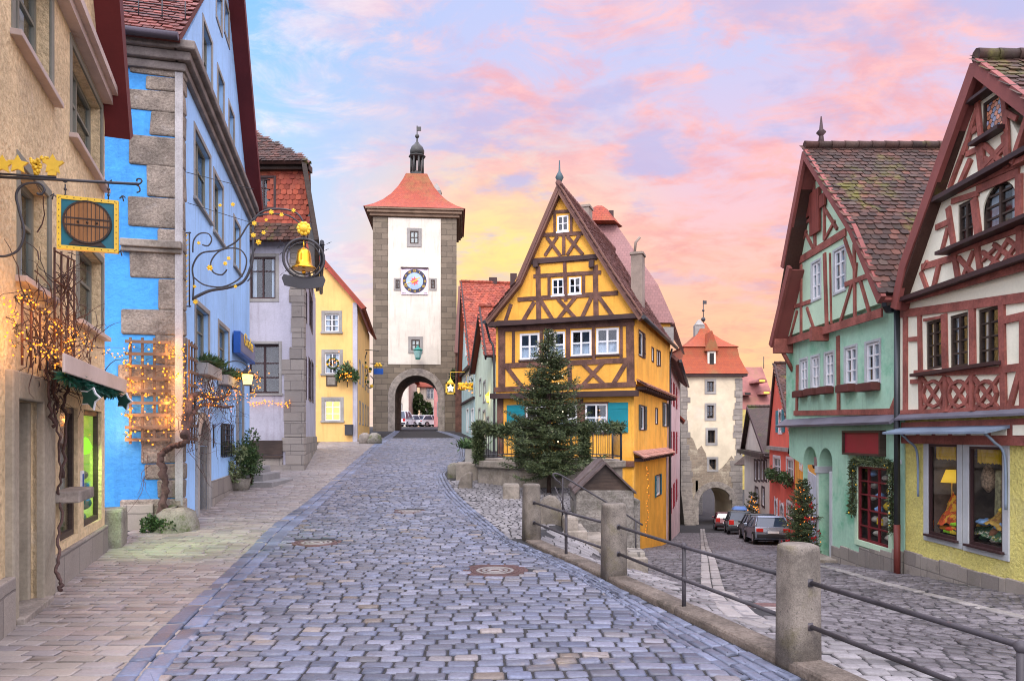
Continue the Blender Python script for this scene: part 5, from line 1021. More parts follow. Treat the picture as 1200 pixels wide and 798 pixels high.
# ------------------------------------------------------------------ half-timbered yellow house in the fork
M['ochre'] = mat('warm_yellow_plaster', (.80, .40, .062), var=.14, fine=.15, bump=.4, bdist=.025, streak=.6, stains=[((.78, .50, .14), .5, .75, .8, .45), ((.55, .30, .06), .58, .75, 1.3, .35)])
M['orange'] = mat('orange_plaster', (.74, .35, .04), var=.14, fine=.1, bump=.3, streak=.5, stains=[((.50, .20, .03), .52, .75, .8, .5)])
M['timber'] = mat('brown_timber', (.15, .075, .055), rough=.75, var=.4, vscale=2.5, fine=.45, bump=.5, streak=.4)
M['timberd'] = mat('dark_brown_timber', (.055, .032, .03), rough=.7, var=.25, bump=.2)
M['turq'] = mat('turquoise_shutter', (.01, .22, .27), rough=.5, var=.12, bump=.1)
M['greyshut'] = mat('grey_green_shutter', (.07, .085, .08), rough=.6, var=.15, bump=.1)
M['skirt'] = mat('pinkish_skirt_tile', (.50, .26, .20), rough=.7, isl=.25, var=.2, bump=.3)
fG = Fr((-.56, 28.95), (4.708, 27)); fGs = Fr((4.708, 27), (7.95, 35.8)); L = fG.L; LS = fGs.L
hG = thing('timbered_house', (2.1, 28, .3), 'yellow half timbered house with a steep gable standing in the fork of the streets', 'house')
f1 = fG.shift(.14); f1.cv = (540, 200, 3.069); s1 = fGs.shift(.12)
zb1 = fG.px(665, 459)[1]; zb2 = f1.px(370, 548)[1]; apex = f1.px(360, 52)
wl = Wall(fG, hG, [(0, -3), (L, -3), (L, zb1), (0, zb1)], M['ochre'])
gw = dict(fw=.075, nx=2, nz=(.5,), depth=.06, curtain=[(.02, .98, 0, .55)])
wl.win(685.5, 712, 473, 506, shutters=('r', .78, M['turq']), surround=(.07, M['timber'], .02), sill=(.09, .06), sillm=M['timberd'], **gw)
wl.win(654, 676.5, 474, 507, surround=(.07, M['timber'], .02), sill=(.09, .06), sillm=M['timberd'], **gw); wl.win(616, 640, 475, 508, shutters=('l', .78, M['turq']), surround=(.07, M['timber'], .02), sill=(.09, .06), sillm=M['timberd'], **gw)
wl.finish()
b = MB(); a0, a1 = fG.px(677, 0)[0], fG.px(683.5, 0)[0]; b.box(fG, a0, a1, 0, .03, fG.px(680, 510)[1], zb1-.3); b.build('timber_post', M['timber'], hG); z = fG.px(700, 541)[1]; b = MB(); b.box(fG, 2.2, L+.02, 0, .10, z-.18, z+.05); b.build('timber_rail', M['timber'], hG); b = MB(); b.box(fG, -.05, .22, 0, .03, .5, zb1); b.build('timber_post', M['timber'], hG)
L1 = L; wm = Wall(f1, hG, [(-.06, zb1-.02), (L+.06, zb1-.02), (L+.06, zb2), (-.06, zb2)], M['ochre'])
for q in ((212, 283, 585, 680), (300, 375, 580, 674), (396, 470, 573, 667), (487, 568, 566, 661)): wm.win(*q, **dict(gw, fw=.085, sill=(.08, .07), sillm=M['timberd']))
wm.finish()
H_ = [(148, 575, 148, 790, .30), (190, 575, 190, 690, .13), (290, 570, 291, 690, .13), (386, 566, 386, 685, .16), (478, 562, 479, 680, .13), (577, 560, 577, 672, .12), (608, 555, 612, 778, .30), (135, 572, 625, 548, .20),
      (150, 702, 600, 682, .20), (120, 788, 630, 768, .20), (391, 690, 393, 775, .17), (440, 695, 517, 770, .15), (513, 690, 440, 770, .15), (595, 690, 548, 768, .17), (165, 705, 225, 783, .17), (300, 695, 300, 778, .16), (255, 775, 300, 695, .14)]
beams(f1, hG, H_, M['timber'])
b = MB(); b.box(f1, -.25, L+.2, -.05, .20, zb1-.24, zb1-.02); b.box(f1, -.3, L+.45, -.05, .34, zb2-.02, zb2+.16); b.build('jetty_beam', M['timberd'], hG)
fg = f1.shift(.10); fg.cv = f1.cv; zg = zb2+.1
wg = Wall(fg, hG, [(-.1, zg), (L+.1, zg), (L+.1, zg+.1), (apex[0], apex[1]-.35), (-.1, zg+.1)], M['ochre'])
sw = dict(fw=.06, nx=2, nz=(.5,), depth=.05, back='dark', sill=(.06, .05), sillm=M['white'])
for q in ((328, 371, 389, 448), (389, 432, 384, 443)): wg.win(*q, **sw)
wg.win(347, 387, 162, 219, **sw); wg.finish()
GB = [(278, 345, 281, 545, .20), (374, 330, 378, 470, .14), (484, 340, 487, 530, .20), (205, 464, 565, 440, .17), (262, 380, 505, 366, .15), (255, 327, 490, 312, .24), (298, 232, 440, 226, .15), (315, 150, 410, 146, .12), (338, 155, 338, 228, .10), (397, 152, 398, 226, .10),
      (318, 385, 318, 460, .12), (442, 378, 442, 450, .12), (378, 380, 378, 455, .12), (265, 472, 222, 545, .16), (182, 480, 160, 545, .14), (287, 465, 333, 540, .15), (350, 462, 414, 532, .14), (413, 455, 350, 535, .14), (472, 452, 436, 530, .15), (494, 450, 548, 525, .15), (505, 470, 545, 520, .0),
      (371, 232, 371, 305, .13), (310, 240, 360, 308, .13), (348, 238, 303, 306, .13), (383, 236, 440, 302, .13), (428, 232, 383, 304, .13), (130, 548, 620, 532, .18)]
beams(fg, hG, [g_ for g_ in GB if g_[4] > 0], M['timber'])
b = MB(); b.box(fg, *fg.rect(255, 492, 300, 334)[:2], 0, .09, fg.px(372, 328)[1], fg.px(372, 312)[1]); 
for x in (272, 472): a, z = fg.px(x, 338); b.box(fg, a-.1, a+.1, 0, .16, z-.13, z+.13)
b.build('tie_beam', M['timberd'], hG)
# rakes and roof: steep upper slope with a flared foot
lk, lf_ = fg.px(213, 408), fg.px(100, 548); rk, rf = fg.px(565, 405), fg.px(652, 533); ap = (apex[0], apex[1]-.24); b = MB(); fr2 = fg.shift(.22)
for i, (p, q) in enumerate(((ap, lk), (lk, lf_), (ap, rk), (rk, rf))): b.beam(fr2, p, q, .24+.002*i, -.28-.003*i, .05+.003*i, ext=.02)
b.build('barge_board', mat('brown_barge_board', (.17, .085, .06), rough=.7, var=.2, bump=.15), hG)
D0, D1 = .30, -10.2
def rq(p, q, right=True):   # roof quad from eave point p up to q
    if right: return [fg.pt(p[0], D0, p[1]), fg.pt(p[0], D1, p[1]), fg.pt(q[0], D1, q[1]), fg.pt(q[0], D0, q[1])]
    return [fg.pt(p[0], D1, p[1]), fg.pt(p[0], D0, p[1]), fg.pt(q[0], D0, q[1]), fg.pt(q[0], D1, q[1])]
up = lambda p, d=.13: (p[0], p[1]+d)
roof(hG, rq(up(rf), up(rk)), M['tile_brown'], tile=(.2, .18), thick=.06); roof(hG, rq(up(rk), up(ap)), M['tile_brown'], tile=(.2, .18), thick=.06, ridge=[fg.pt(ap[0], D0, ap[1]+.2), fg.pt(ap[0], D1, ap[1]+.2)])
roof(hG, rq(up(lf_), up(lk), False), M['tile_brown'], tile=(.2, .18), thick=.06); roof(hG, rq(up(lk), up(ap), False), M['tile_brown'], thick=.06)
b = MB(); c = fg.pt(apex[0], .1, apex[1]-.05); b.lathe(c, [(.05, 0), (.09, .12), (.17, .28), (.09, .44), (.04, .52), (.02, .95)], 10); b.build('finial', mat('patina_finial', (.06, .09, .10), rough=.5, metal=.3, bump=.1), hG)
b = MB(); b.tube([fg.pt(rf[0]+.1, D0, rf[1]+.02), fg.pt(rf[0]+.1, D1+.5, rf[1]+.02)], .08, 8); b.tube([fg.pt(lf_[0]-.08, D0, lf_[1]), fg.pt(lf_[0]-.08, D1, lf_[1])], .08, 8)
b.tube(spline([fg.pt(lf_[0]-.05, D0-.1, lf_[1]-.05), fG.pt(-.35, .1, zb2-.5), fG.pt(-.15, .12, zb2-1.3), fG.pt(-.15, .12, .5)], 6), .05, 6); b.build('gutter', M['iron'], hG)
b = MB(); x, y = 5.05, 31.5; fc = box_frame((0, 0, 0), R(-20)); 
for (px_, Yc, zt, zb_, wd) in ((747.5, 31.5, 297, 360, .50), (681, 34.0, 243, 300, .95)):
    X = (px_-600)/820*Yc; fq = box_frame((X, Yc, 0), R(-20)); z1 = 1.8+(510-zt)/820*Yc; b.box(fq, -wd/2, wd/2, -.35, .35, z1-5.2, z1); b.box(fq, -wd/2-.05, wd/2+.05, -.4, .4, z1-.12, z1-.02)
    if wd < .8: b.tube([fq.pt(-.15, 0, z1), fq.pt(-.1, 0, z1+.5), fq.pt(.1, 0, z1+.72)], .06, 6)
b.build('chimney', mat('rendered_chimney', (.27, .22, .18), var=.25, fine=.2, bump=.3, stains=[((.12, .10, .08), .55, .7, 1.5, .6)]), hG)
# side wall
def rz(fr, x0, x1, y0, y1): return fr.rect(x0, x1, y0, y1)
wsu = Wall(s1, hG, [(-.1, 3.75), (LS, 3.75), (LS, 6.7), (-.1, 6.7)], M['ochre']); sdw = dict(fw=.05, nx=1, depth=.08, surround=(.05, M['timberd'], .02))
wsu.win(748.5, 753.5, 389, 417, shutters=('r', .35, M['timberd']), **sdw); wsu.win(763.6, 765.8, 408, 423, **sdw); wsu.win(769.5, 771.3, 411, 428, **sdw); wsu.win(772, 773.8, 412, 428, **sdw); wsu.finish()
wsm = Wall(fGs, hG, [(0, .95), (LS, .95), (LS, 3.8), (0, 3.8)], M['ochre'])
wsm.win(750.5, 755, 476, 503, shutters=('lr', .4, M['greyshut']), **sdw); wsm.win(768, 770.5, 479, 496, **sdw); wsm.win(778, 781.5, 473, 499, shutters=('lr', .5, M['greyshut']), **sdw); wsm.finish()
so_ = fGs.shift(-.06); wso = Wall(so_, hG, [(0, -4.2), (LS, -4.2), (LS, .95), (0, .95)], M['orange']); wso.win(768.5, 773.5, 557, 580, shutters=('lr', .3, M['teal']), **dict(sdw, nx=2)); wso.finish()
for zz, nm in ((3.78, 0), (1.0, 1)):
    fs = s1 if nm == 0 else fGs
    roof(hG, [fs.pt(-.12, .42, zz-.05), fs.pt(LS, .42, zz-.05), fs.pt(LS, .02, zz+.20), fs.pt(-.12, .02, zz+.20)], M['skirt'], tile=(.22, .2), thick=.03, name='tile_skirt')
    for k in range(18): a = LS*(k+.3)/18; b = MB(); b.box(fs, a-.05, a+.05, -.1, .34, zz-.22, zz-.09); b.build('rafter_end', M['timberd'], hG)
b = MB(); b.tube([fGs.pt(LS-.15, .25, 6.2), fGs.pt(LS-.1, .12, 5.6), fGs.pt(LS-.1, .12, -3.9)], .05, 6); b.build('downpipe', M['iron'], hG)
q = lambda x, y: pw(fGs, x, y, .12)
lights('fairy_lights', [q(758, 545), q(760, 570), q(759, 600), q(758, 630)], 26, .05, 'pale string of lights hanging down the orange side wall', size=1.0)
# ---- hipped house behind it
h2 = thing('hipped_house', (7, 38, 0), 'house behind the timbered one with a broad mauve hipped roof', 'house'); Y0 = 36.6; X = lambda px, Y: (px-600)/820*Y; zz = lambda py, Y: 1.8+(510-py)/820*Y
m_ = mat('mauve_hip_roof', (.30, .155, .145), rough=.6, var=.12, vscale=.5, fine=.2, bump=.3, brick=dict(c1=(.33, .165, .15), c2=(.25, .13, .12), cm=(.16, .08, .07), ms=.01, w=.18, h=.17, f=.6))
A0 = (X(668, Y0), Y0, zz(376, Y0)); A1 = (X(791, Y0), Y0, zz(378, Y0)); B1 = (X(722, 39.2), 39.2, zz(262, 39.2)); B0 = (X(684, 39.2), 39.2, zz(262, 39.2))
k1 = Vector((X(771, 37.2), 37.2, zz(333, 37.2))); k0 = Vector((X(668, 37.2), 37.2, zz(333, 37.2)))
roof(h2, [A0, A1, tuple(k1), tuple(k0)], m_, thick=.1); roof(h2, [tuple(k0), tuple(k1), B1, B0], m_, thick=.1)
e2 = (A1[0]+4, A1[1]+14, A1[2]); roof(h2, [A1, e2, (B1[0]+3, B1[1]+12, B1[2]), B1], m_, thick=.1)
c = Vector(((B0[0]+B1[0])/2, 39.6, B0[2])); b = MB(); b.lathe(c-Z*.05, [(1.35, 0), (1.2, .1), (.5, .95), (.28, 1.1)], 6, 0, False); b.build('roof_cap', M['tile_far'], h2); b = MB(); b.box(box_frame(c), .55, .8, -.2, .2, .1, .8); b.build('chimney_pot', M['timberd'], h2)
f2 = Fr((5.2, 36.9), (8.35, 36.9)); W2 = Wall(f2, h2, [(0, -4), (3.15, -4), (3.15, A1[2]), (0, A1[2])], M['ochre']); W2.finish(); b = MB(); b.box(f2, 1.2, 3.3, -.2, .1, A1[2]-1.1, A1[2]-.2); b.build('eaves_box', M['greyframe'], h2)
# ---- houses on the inner side of the descending lane
M['rosep'] = mat('pale_rose_plaster', (.58, .42, .40), var=.15, bump=.2, stains=[((.40, .28, .26), .52, .7, .9, .5)])
M['redpaint'] = mat('dark_red_paint', (.24, .02, .03), rough=.5, var=.15, bump=.05)
fP = Fr((8.0, 36.0), (13.2, 55)); hP = thing('rose_house', (10, 45, -4), 'pale rose plastered house with red shutters along the lower lane', 'house'); wP = Wall(fP, hP, [(0, -6), (fP.L, -6), (fP.L, 5.9), (0, 5.9)], M['rosep'])
for a in (3.2, 7.5, 12): 
    for z in (-2.6, .6, 3.6): wP.win(rect=[a-.4, a+.4, z, z+1.4], fw=.06, nx=2, depth=.1, shutters=('lr', .5, M['redpaint']))
wP.finish(); roof(hP, [fP.pt(-.3, .6, 5.7), fP.pt(fP.L+.3, .6, 5.7), fP.pt(fP.L+.3, -3.5, 9.3), fP.pt(-.3, -3.5, 9.3)], M['tile_brown'], thick=.15); b = MB(); b.tube([fP.pt(0, .65, 5.6), fP.pt(fP.L, .65, 5.6)], .09, 6); b.tube([fP.pt(.3, .12, 5.5), fP.pt(.3, .12, -5)], .06, 6); b.build('gutter', M['iron'], hP)
fP2 = Fr((13.4, 56), (16.6, 69.5)); hP2 = thing('grey_house', (15, 62, -6), 'narrow grey plastered house with a brown tiled roof beside the lower gate', 'house'); w2 = Wall(fP2, hP2, [(0, -8), (fP2.L, -8), (fP2.L, 3.2), (0, 3.2)], M['lilacp'])
for a in (3, 7, 11): w2.win(rect=[a-.4, a+.4, -2.8, -1.4], fw=.06, nx=2, depth=.1)
w2.finish(); roof(hP2, [fP2.pt(-.3, .5, 3.0), fP2.pt(fP2.L, .5, 3.0), fP2.pt(fP2.L, -3, 6.4), fP2.pt(-.3, -3, 6.4)], M['tile_red'], thick=.15)
# ------------------------------------------------------------------ aqua houses on the far right of the upper street
M['aqua'] = mat('pale_aqua_plaster', (.42, .60, .60), var=.1, bump=.15); M['aqua2'] = mat('pale_mint_plaster', (.50, .60, .46), var=.1, bump=.15)
def gable_house(name, fr, zb, ze, zp, sp, depth, m, label, tm, tile=None, over=.35, wins=(), wstyle=None, barge=None, zbfar=None):
    rt = thing(name, fr.pt(fr.L/2, 0, zb), label, 'house'); W_ = Wall(fr, rt, [(0, zb), (fr.L, zb), (fr.L, ze), (sp, zp), (0, ze)], m)
    for q in wins: W_.win(*q[:4], **dict(wstyle or {}, **(q[4] if len(q) > 4 else {})))
    k0 = (zp-ze)/max(.1, sp); k1 = (zp-ze)/max(.1, fr.L-sp); ov = .35; el = (-ov, ze-ov*k0); er = (fr.L+ov, ze-ov*k1)
    roof(rt, [fr.pt(er[0], over, er[1]+.1), fr.pt(er[0], -depth, er[1]+.1), fr.pt(sp, -depth, zp+.1), fr.pt(sp, over, zp+.1)], tm, tile=tile, ridge=[fr.pt(sp, over, zp+.14), fr.pt(sp, -depth, zp+.14)])
    roof(rt, [fr.pt(el[0], -depth, el[1]+.1), fr.pt(el[0], over, el[1]+.1), fr.pt(sp, over, zp+.1), fr.pt(sp, -depth, zp+.1)], tm)
    if barge:
        b = MB(); b.beam(fr, el, (sp, zp), .26, over-.06, over+.02, ext=.05); b.beam(fr, er, (sp, zp), .263, over-.063, over+.024, ext=.05); b.beam(fr, el, (sp, zp), .05, 0, over-.06); b.beam(fr, er, (sp, zp), .05, 0, over-.06); b.build('barge_board', barge, rt)
    b = MB(); fs = Fr(fr.B.xy, (fr.B-fr.n*depth).xy); b.box(fs, .32, depth, -.3, 0, zb, ze); b.build('side_wall', m, rt); return rt, W_
fE = Fr((-4.03, 56), (-2.47, 46)); pk = fE.px(545.5, 332)
rE, wE = gable_house('aqua_house', fE, 1.2, 6.6, pk[1], pk[0], 8, M['aqua'], 'pale aqua gabled house with a red tiled roof next to the gate tower', M['tile_red'], tile=(.24, .22), barge=M['timberd'],
    wins=((545.3, 547.3, 377, 392), (548.5, 550.5, 398, 414), (545.5, 547.5, 400, 416), (551.5, 553.5, 436, 452), (547.6, 549.6, 438, 452), (544, 546, 440, 453), (552.5, 555, 480, 508), (547, 549, 480, 505)), wstyle=dict(fw=.08, nx=2, nz=(.5,), depth=.12, surround=(.1, M['white'], .02)))
wE.finish(); b = MB(); b.box(fE, -.1, fE.L+.1, 0, .2, 6.45, 6.7); b.box(fE, -.1, fE.L+.1, 0, .12, 4.2, 4.35); b.build('beam', M['timberd'], rE)
b = MB(); q = fE.pt(pk[0], -3.4, pk[1]-.5); b.box(box_frame(q), 0, .5, -.3, .3, 0, 1.3); b.box(box_frame(q), -1.6, -1.0, -.3, .3, .2, 1.0); b.build('chimney', M['timberd'], rE)
fF = Fr((-2.36, 45), (-1.0, 34.5)); pk = fF.px(569, 362)
rF, wF = gable_house('mint_house', fF, .6, 5.9, pk[1], pk[0], 6, M['aqua2'], 'pale mint house with dark barge boards squeezed beside the timbered house', M['tile_red'], tile=(.24, .22), barge=M['timberd'],
    wins=((562, 564, 445, 462), (566.5, 569, 448, 470), (561, 563, 480, 510), (566, 569, 482, 515, dict(back='warmroom', label='lit window with a yellow glow')), (570.5, 573, 490, 520)), wstyle=dict(fw=.08, nx=2, nz=(.5,), depth=.12, surround=(.1, M['greyframe'], .02)))
wF.finish()
h3 = thing('dark_roofed_house', (-4.2, 59, 2), 'narrow house with a dark brown roof wedged between gate tower and aqua house', 'house'); f3 = Fr((-4.7, 58), (-3.6, 58)); W3 = Wall(f3, h3, [(0, 1.5), (1.1, 1.5), (1.1, 8.8), (0, 8.8)], M['timber']); W3.finish(); roof(h3, [(-4.75, 57.6, 8.6), (-3.2, 57.6, 8.6), (-3.2, 60, 14.6), (-4.6, 60, 14.6)], M['tile_brown'])
# lit signs and lanterns hanging over the upper street
fY = Fr((-6, 47), (0, 47)); Y_ = lambda x, y, d=0: pw(fY, x, y, d)
b = MB(); p = Y_(528, 455); sn = thing('star_lantern', p, 'square gilt lantern with a glowing white star by the gate', 'lantern'); r = fY.rect(522.5, 533.5, 448.5, 462)
for q in ((r[0], r[0]+.09, r[2], r[3]), (r[1]-.09, r[1], r[2], r[3]), (r[0], r[1], r[2], r[2]+.09), (r[0], r[1], r[3]-.09, r[3])): b.box(fY, q[0], q[1], -.2, .2, q[2], q[3])
b.lathe(Y_(528, 448.5), [(.3, 0), (.08, .22), (.02, .4)], 4, 0, False, .785); b.tube([Y_(528, 446), Y_(528, 436), Y_(545, 436)], .025, 4); b.build('lantern_frame', M['goldpaint'], sn); a, z = fY.px(528, 455); b = MB(); b.prism(fY, [(a+(.30 if k % 2 == 0 else .15)*math.cos(k*math.pi/5+.31), z+(.30 if k % 2 == 0 else .15)*math.sin(k*math.pi/5+.31)) for k in range(10)], -.05, .05); b.build('star', glow_mat('star_glow', (1, .82, .45), 2.2), sn)
p = Y_(547, 454); sn = thing('gilt_wreath_sign', p, 'gilded crown shaped sign with warm lights over the street', 'sign'); b = MB(); b.tube([p+Vector((.52*math.cos(k*.52), .2*math.sin(k*.52), .12*math.sin(k*1.05))) for k in range(12)], .09, 6, closed=True)
for k in range(12): b.ball(p+Vector((.5*math.cos(k*.52), .2*math.sin(k*.52), .22)), .12, 0, 5)
b.tube([p+Z*.2, Y_(547, 440), Y_(562, 440)], .025, 4); b.build('crown', M['goldpaint'], sn)
for k in range(16): bulb(sn, p+Vector((random.gauss(0, .4), -.25, random.gauss(.02, .2))), 2.6)
p = Y_(563.5, 452); sn = thing('hanging_basket', p, 'dark iron hanging basket with greenery above the mint house door', 'hanging basket'); b = MB(); b.lathe(p-Z*.35, [(.15, 0), (.42, .25), (.5, .6), (.46, .6), (.38, .28)], 10); b.tube([p+Z*.2, Y_(563, 438), Y_(575, 438)], .025, 4); bb = b.build('basket', M['iron'], sn)
n = 260; leaves('greenery', [list(p+Vector((random.gauss(0, .3), random.gauss(0, .2), .28+random.random()*.15))) for _ in range(n)], [[random.gauss(0, .6), random.gauss(0, .6), random.gauss(.3, .6)] for _ in range(n)], .2, .05, M['leaf'], parent=bb)
fV = Fr((-3, 36), (1, 36)); p = pw(fV, 573.5, 466, 0); ln2 = thing('yellow_lantern', p, 'small lantern glowing yellow on the mint house wall', 'lantern'); b = MB(); b.lathe(p-Z*.25, [(.14, 0), (.2, .4), (.06, .55)], 6, 0, False); b.tube([p+Z*.3, p+Vector((.5, .3, .4))], .02, 4); b.build('lantern_frame', M['goldpaint'], ln2); b = MB(); b.lathe(p-Z*.2, [(.16, 0), (.205, .3)], 6, 0, False); b.build('lamp_glass', glow_mat('yellow_glow', (1, .72, .12), 3), ln2); lamp(p+Vector((-.4, -.3, 0)), 18, (1, .7, .25), .1, ln2)
bush('wall_fir', (-4.6, 58.6, 5.6), .8, .5, 1.0, 900, 'fir greenery hanging on the gate tower edge', 'greenery', m='needle', ln=.4, wd=.07)
# ------------------------------------------------------------------ forecourt: fountain, tree, stones
cx_, cy_ = 1.15, 21.9; zf = gz(0, 20); ft = thing('fountain_basin', (cx_, cy_, zf), 'octagonal grey stone fountain basin with an iron railing under fir garlands', 'fountain')
a8 = [math.pi/8+k*math.pi/4 for k in range(8)]; b = MB(); b.lathe((cx_, cy_, zf-.3), [(2.35, 0), (2.35, .78), (2.45, .80), (2.45, 1.0), (2.15, 1.0), (2.15, .5)], 8, 0, False, math.pi/8); b.build('basin', M['stone'], ft, bevel=.03)
b = MB()
for k in range(8):
    p = Vector((cx_+2.3*math.cos(a8[k]), cy_+2.3*math.sin(a8[k]), zf+.7)); q = Vector((cx_+2.3*math.cos(a8[(k+1) % 8]), cy_+2.3*math.sin(a8[(k+1) % 8]), zf+.7)); b.tube([p, p+Z*1.05], .035, 6)
    for z in (.12, .95): b.tube([p+Z*z, q+Z*z], .02, 5)
    for j in range(1, 9): s = p.lerp(q, j/9); b.tube([s+Z*.1, s+Z*.95], .012, 4)
b.build('iron_railing', M['iron'], ft)
P8 = [Vector((cx_+2.32*math.cos(a8[k]), cy_+2.32*math.sin(a8[k]), zf+1.68)) for k in (3, 4, 5, 6, 7)]
garland('fir_garland', [P8[0], P8[1], P8[1].lerp(P8[2], .5)-Z*.1, P8[2], P8[2].lerp(P8[3], .5)-Z*.12, P8[3], P8[4]], .24, 9000, 'thick fir garland along the top of the fountain railing', ln=.13, wd=.014)
for i, k in enumerate((1, 2, 3)): garland('fir_garland', [P8[k]+Vector((0, -.05, .05)), P8[k]+Vector((0, -.05, -.45)), P8[k]+Vector((0, -.05, -.98))], .2, 2600, ['fir garland wound down the fountain railing post by the aqua houses', 'fir garland wound down the front corner post left of the spruce', 'fir garland wound down the front corner post right of the spruce'][i], ln=.13, wd=.014)
TL = (.98, 18.6, gz(.98, 18.6)); tr = spruce('christmas_tree', TL, 4.35, 1.32, 'tall dark spruce with small white lights in front of the fountain', dens=1.3, z0f=.12)
for k in range(14):
    z = random.uniform(.7, 3.9); rr = 1.2*(1-z/4.5)*random.uniform(.6, 1.0); a = random.uniform(math.pi, 2*math.pi)
    white_bulb(tr, Vector(TL)+Vector((rr*math.cos(a), rr*math.sin(a), z)), random.uniform(.5, 1.1))
def stone(name, px0, px1, yt, yb, Y, label, m='stone', depth=.4, seed=0, rnd=.06, top=None, cat='stone block', group='old stones round the forecourt', ang=0.):
    x0, x1 = (px0-600)/820*Y, (px1-600)/820*Y; z0, z1 = 1.8-(yb-510)/820*Y, 1.8-(yt-510)/820*Y; fr = box_frame(((x0+x1)/2, Y, 0), ang); h = (x1-x0)/2; rs = random.Random(seed); b = MB()
    pol = [(-h, z0-.25), (h, z0-.25)]+([(h*p[0], z0+(z1-z0)*p[1]) for p in top] if top else [(h, z1), (-h, z1)]); b.prism(fr, pol, -depth, 0); o = b.build(name, M[m], root=((x0+x1)/2, Y, z0), bevel=rnd)
    return tag(o, label, cat, group)
stone('stone_block', 589, 609, 567, 588, 17.4, 'squat weathered stone cube between the tree and the railing', depth=.42, seed=1)
stone('guard_stone', 537, 553, 553, 574, 19.6, 'pale upright stone slab with a rounded top beside the basin', 'granite', .35, 2, .05, [(1, .95), (.6, 1), (0, .9), (-.6, .7), (-1, .35)], 'guard stone')
stone('stone_block', 534, 562, 542, 556, 21.6, 'low dark stone block at the corner of the fountain', 'stone', .6, 3, .05)
stone('guard_stone', 524, 537, 542, 557, 22.3, 'mossy stump like stone at the street corner of the fountain', 'moss', .4, 4, .06, [(1, .9), (.2, 1), (-1, .8)], 'guard stone')
stone('boulder', 630, 659, 581, 620, 13.6, 'large rounded guard stone behind the railing', 'granite', .35, 5, .08, [(1, .55), (.9, .8), (.5, .96), (0, 1), (-.5, .92), (-.9, .7), (-1, .4)], 'boulder')
stone('stone_block', 661, 678, 606, 632, 13.2, 'dark stone kerb block beside the covered well', 'stone', .5, 6, .04)
pl = stone('planter', 545, 560, 526, 542, 24.0, 'grey concrete planter with low greenery on the street side of the fountain', 'greyframe', .5, 7, .02, None, 'planter', None)
Xp = (552-600)/820*24; n = 500; gr = leaves('greenery', [[Xp+random.gauss(0, .2), 24.2+random.gauss(0, .15), 1.8-16/820*24+random.random()*.25-.02] for _ in range(n)], [[random.gauss(0, .6), random.gauss(0, .6), random.gauss(.6, .5)] for _ in range(n)], .2, .03, M['leaf'], parent=pl)
# ------------------------------------------------------------------ covered well beside the steps
wx0, wx1, wy = 1.33, 2.53, 14.5; wh = thing('well_house', (1.93, wy, -.4), 'small rubble stone well house with a weathered plank gable roof', 'well house'); fW = Fr((wx0, wy), (wx1, wy))
M['wellstone'] = mat('old_well_stone', (.24, .22, .195), var=.35, vscale=2.2, fine=.5, fscale=16, bump=.9, bdist=.05, stains=[((.38, .35, .31), .54, .66, 2.5, .6), ((.08, .085, .05), .52, .68, 1.6, .7)])
b = MB(); b.box(fW, 0, 1.2, -1.5, 0, -1.4, .66); b.box(fW, 1.2, 1.36, -1.3, -.15, -1.5, .45); b.build('stone_base', M['wellstone'], wh, bevel=.03); za = 1.8+(510-541)/820*wy; ze = 1.8+(510-576)/820*wy
b = MB(); b.prism(fW, [(-.02, ze), (1.22, ze), (.6, za-.04)], -.12, -.06)
b.build('gable_boards', M['brownwood'], wh); m_ = mat('weathered_roof_planks', (.115, .085, .08), rough=.75, var=.3, wave=(2, 14, 14), bump=.5, stains=[((.22, .19, .18), .52, .7, 2, .6)]); b = MB()
for sgn, e, in ((-1, -.04), (1, 1.24)):
    for j in range(3): d0 = .06-.56*j; d1 = d0-.60; zo = .035*(j % 2)+.01*j; p0 = (e, ze+zo); p1 = (.6, za+zo); b.hexa([fW.pt(p0[0], d0, p0[1]-.05), fW.pt(p0[0], d1, p0[1]-.05), fW.pt(p1[0], d1, p1[1]-.05), fW.pt(p1[0], d0, p1[1]-.05), fW.pt(p0[0], d0, p0[1]), fW.pt(p0[0], d1, p0[1]), fW.pt(p1[0], d1, p1[1]), fW.pt(p1[0], d0, p1[1])] if sgn > 0 else [fW.pt(p0[0], d1, p0[1]-.05), fW.pt(p0[0], d0, p0[1]-.05), fW.pt(p1[0], d0, p1[1]-.05), fW.pt(p1[0], d1, p1[1]-.05), fW.pt(p0[0], d1, p0[1]), fW.pt(p0[0], d0, p0[1]), fW.pt(p1[0], d0, p1[1]), fW.pt(p1[0], d1, p1[1])])
b.build('roof', m_, wh)
fH = Fr((.5, 13.75), (3, 13.75)); q = lambda x, y: pw(fH, x, y, 0); hr_ = thing('stair_handrail', q(659, 600), 'thin iron handrail sloping down past the well house', 'handrail'); b = MB()
b.tube(spline([q(657, 566), q(651, 561), q(648, 556), q(653, 555), q(665, 561), q(690, 576), q(720, 594), q(753, 615)], 6), .018, 6); b.build('handrail_bar', M['rail'], hr_)
for (x, y0, y1) in ((659.5, 559, 606), (745, 610, 650)): b = MB(); b.tube([q(x, y0), q(x, y1)], .016, 6); b.build('post', M['rail'], hr_)
b = MB(); b.tube([q(650, 570), q(659, 590), q(664, 604)], .012, 5); b.tube([q(655, 566), q(664, 574), q(672, 586)], .010, 5); b.build('scroll', M['rail'], hr_)
ss = thing('stone_stairs', (1.6, 13.4, -.2), 'worn stone steps down to the lane beside the well house', 'steps')
for i in range(4): b = MB(); b.box(box_frame((0, 0, 0)), 1.0+.38*i, 1.42+.38*i, -14.3, -13.15, -1.2, .0-.17*i); b.build('step', M['stone'], ss, bevel=.02)
stone('stone_block', 731, 757, 646, 660, 13.3, 'low rough stone lying at the foot of the well house', 'rubble', .5, 8, .05)
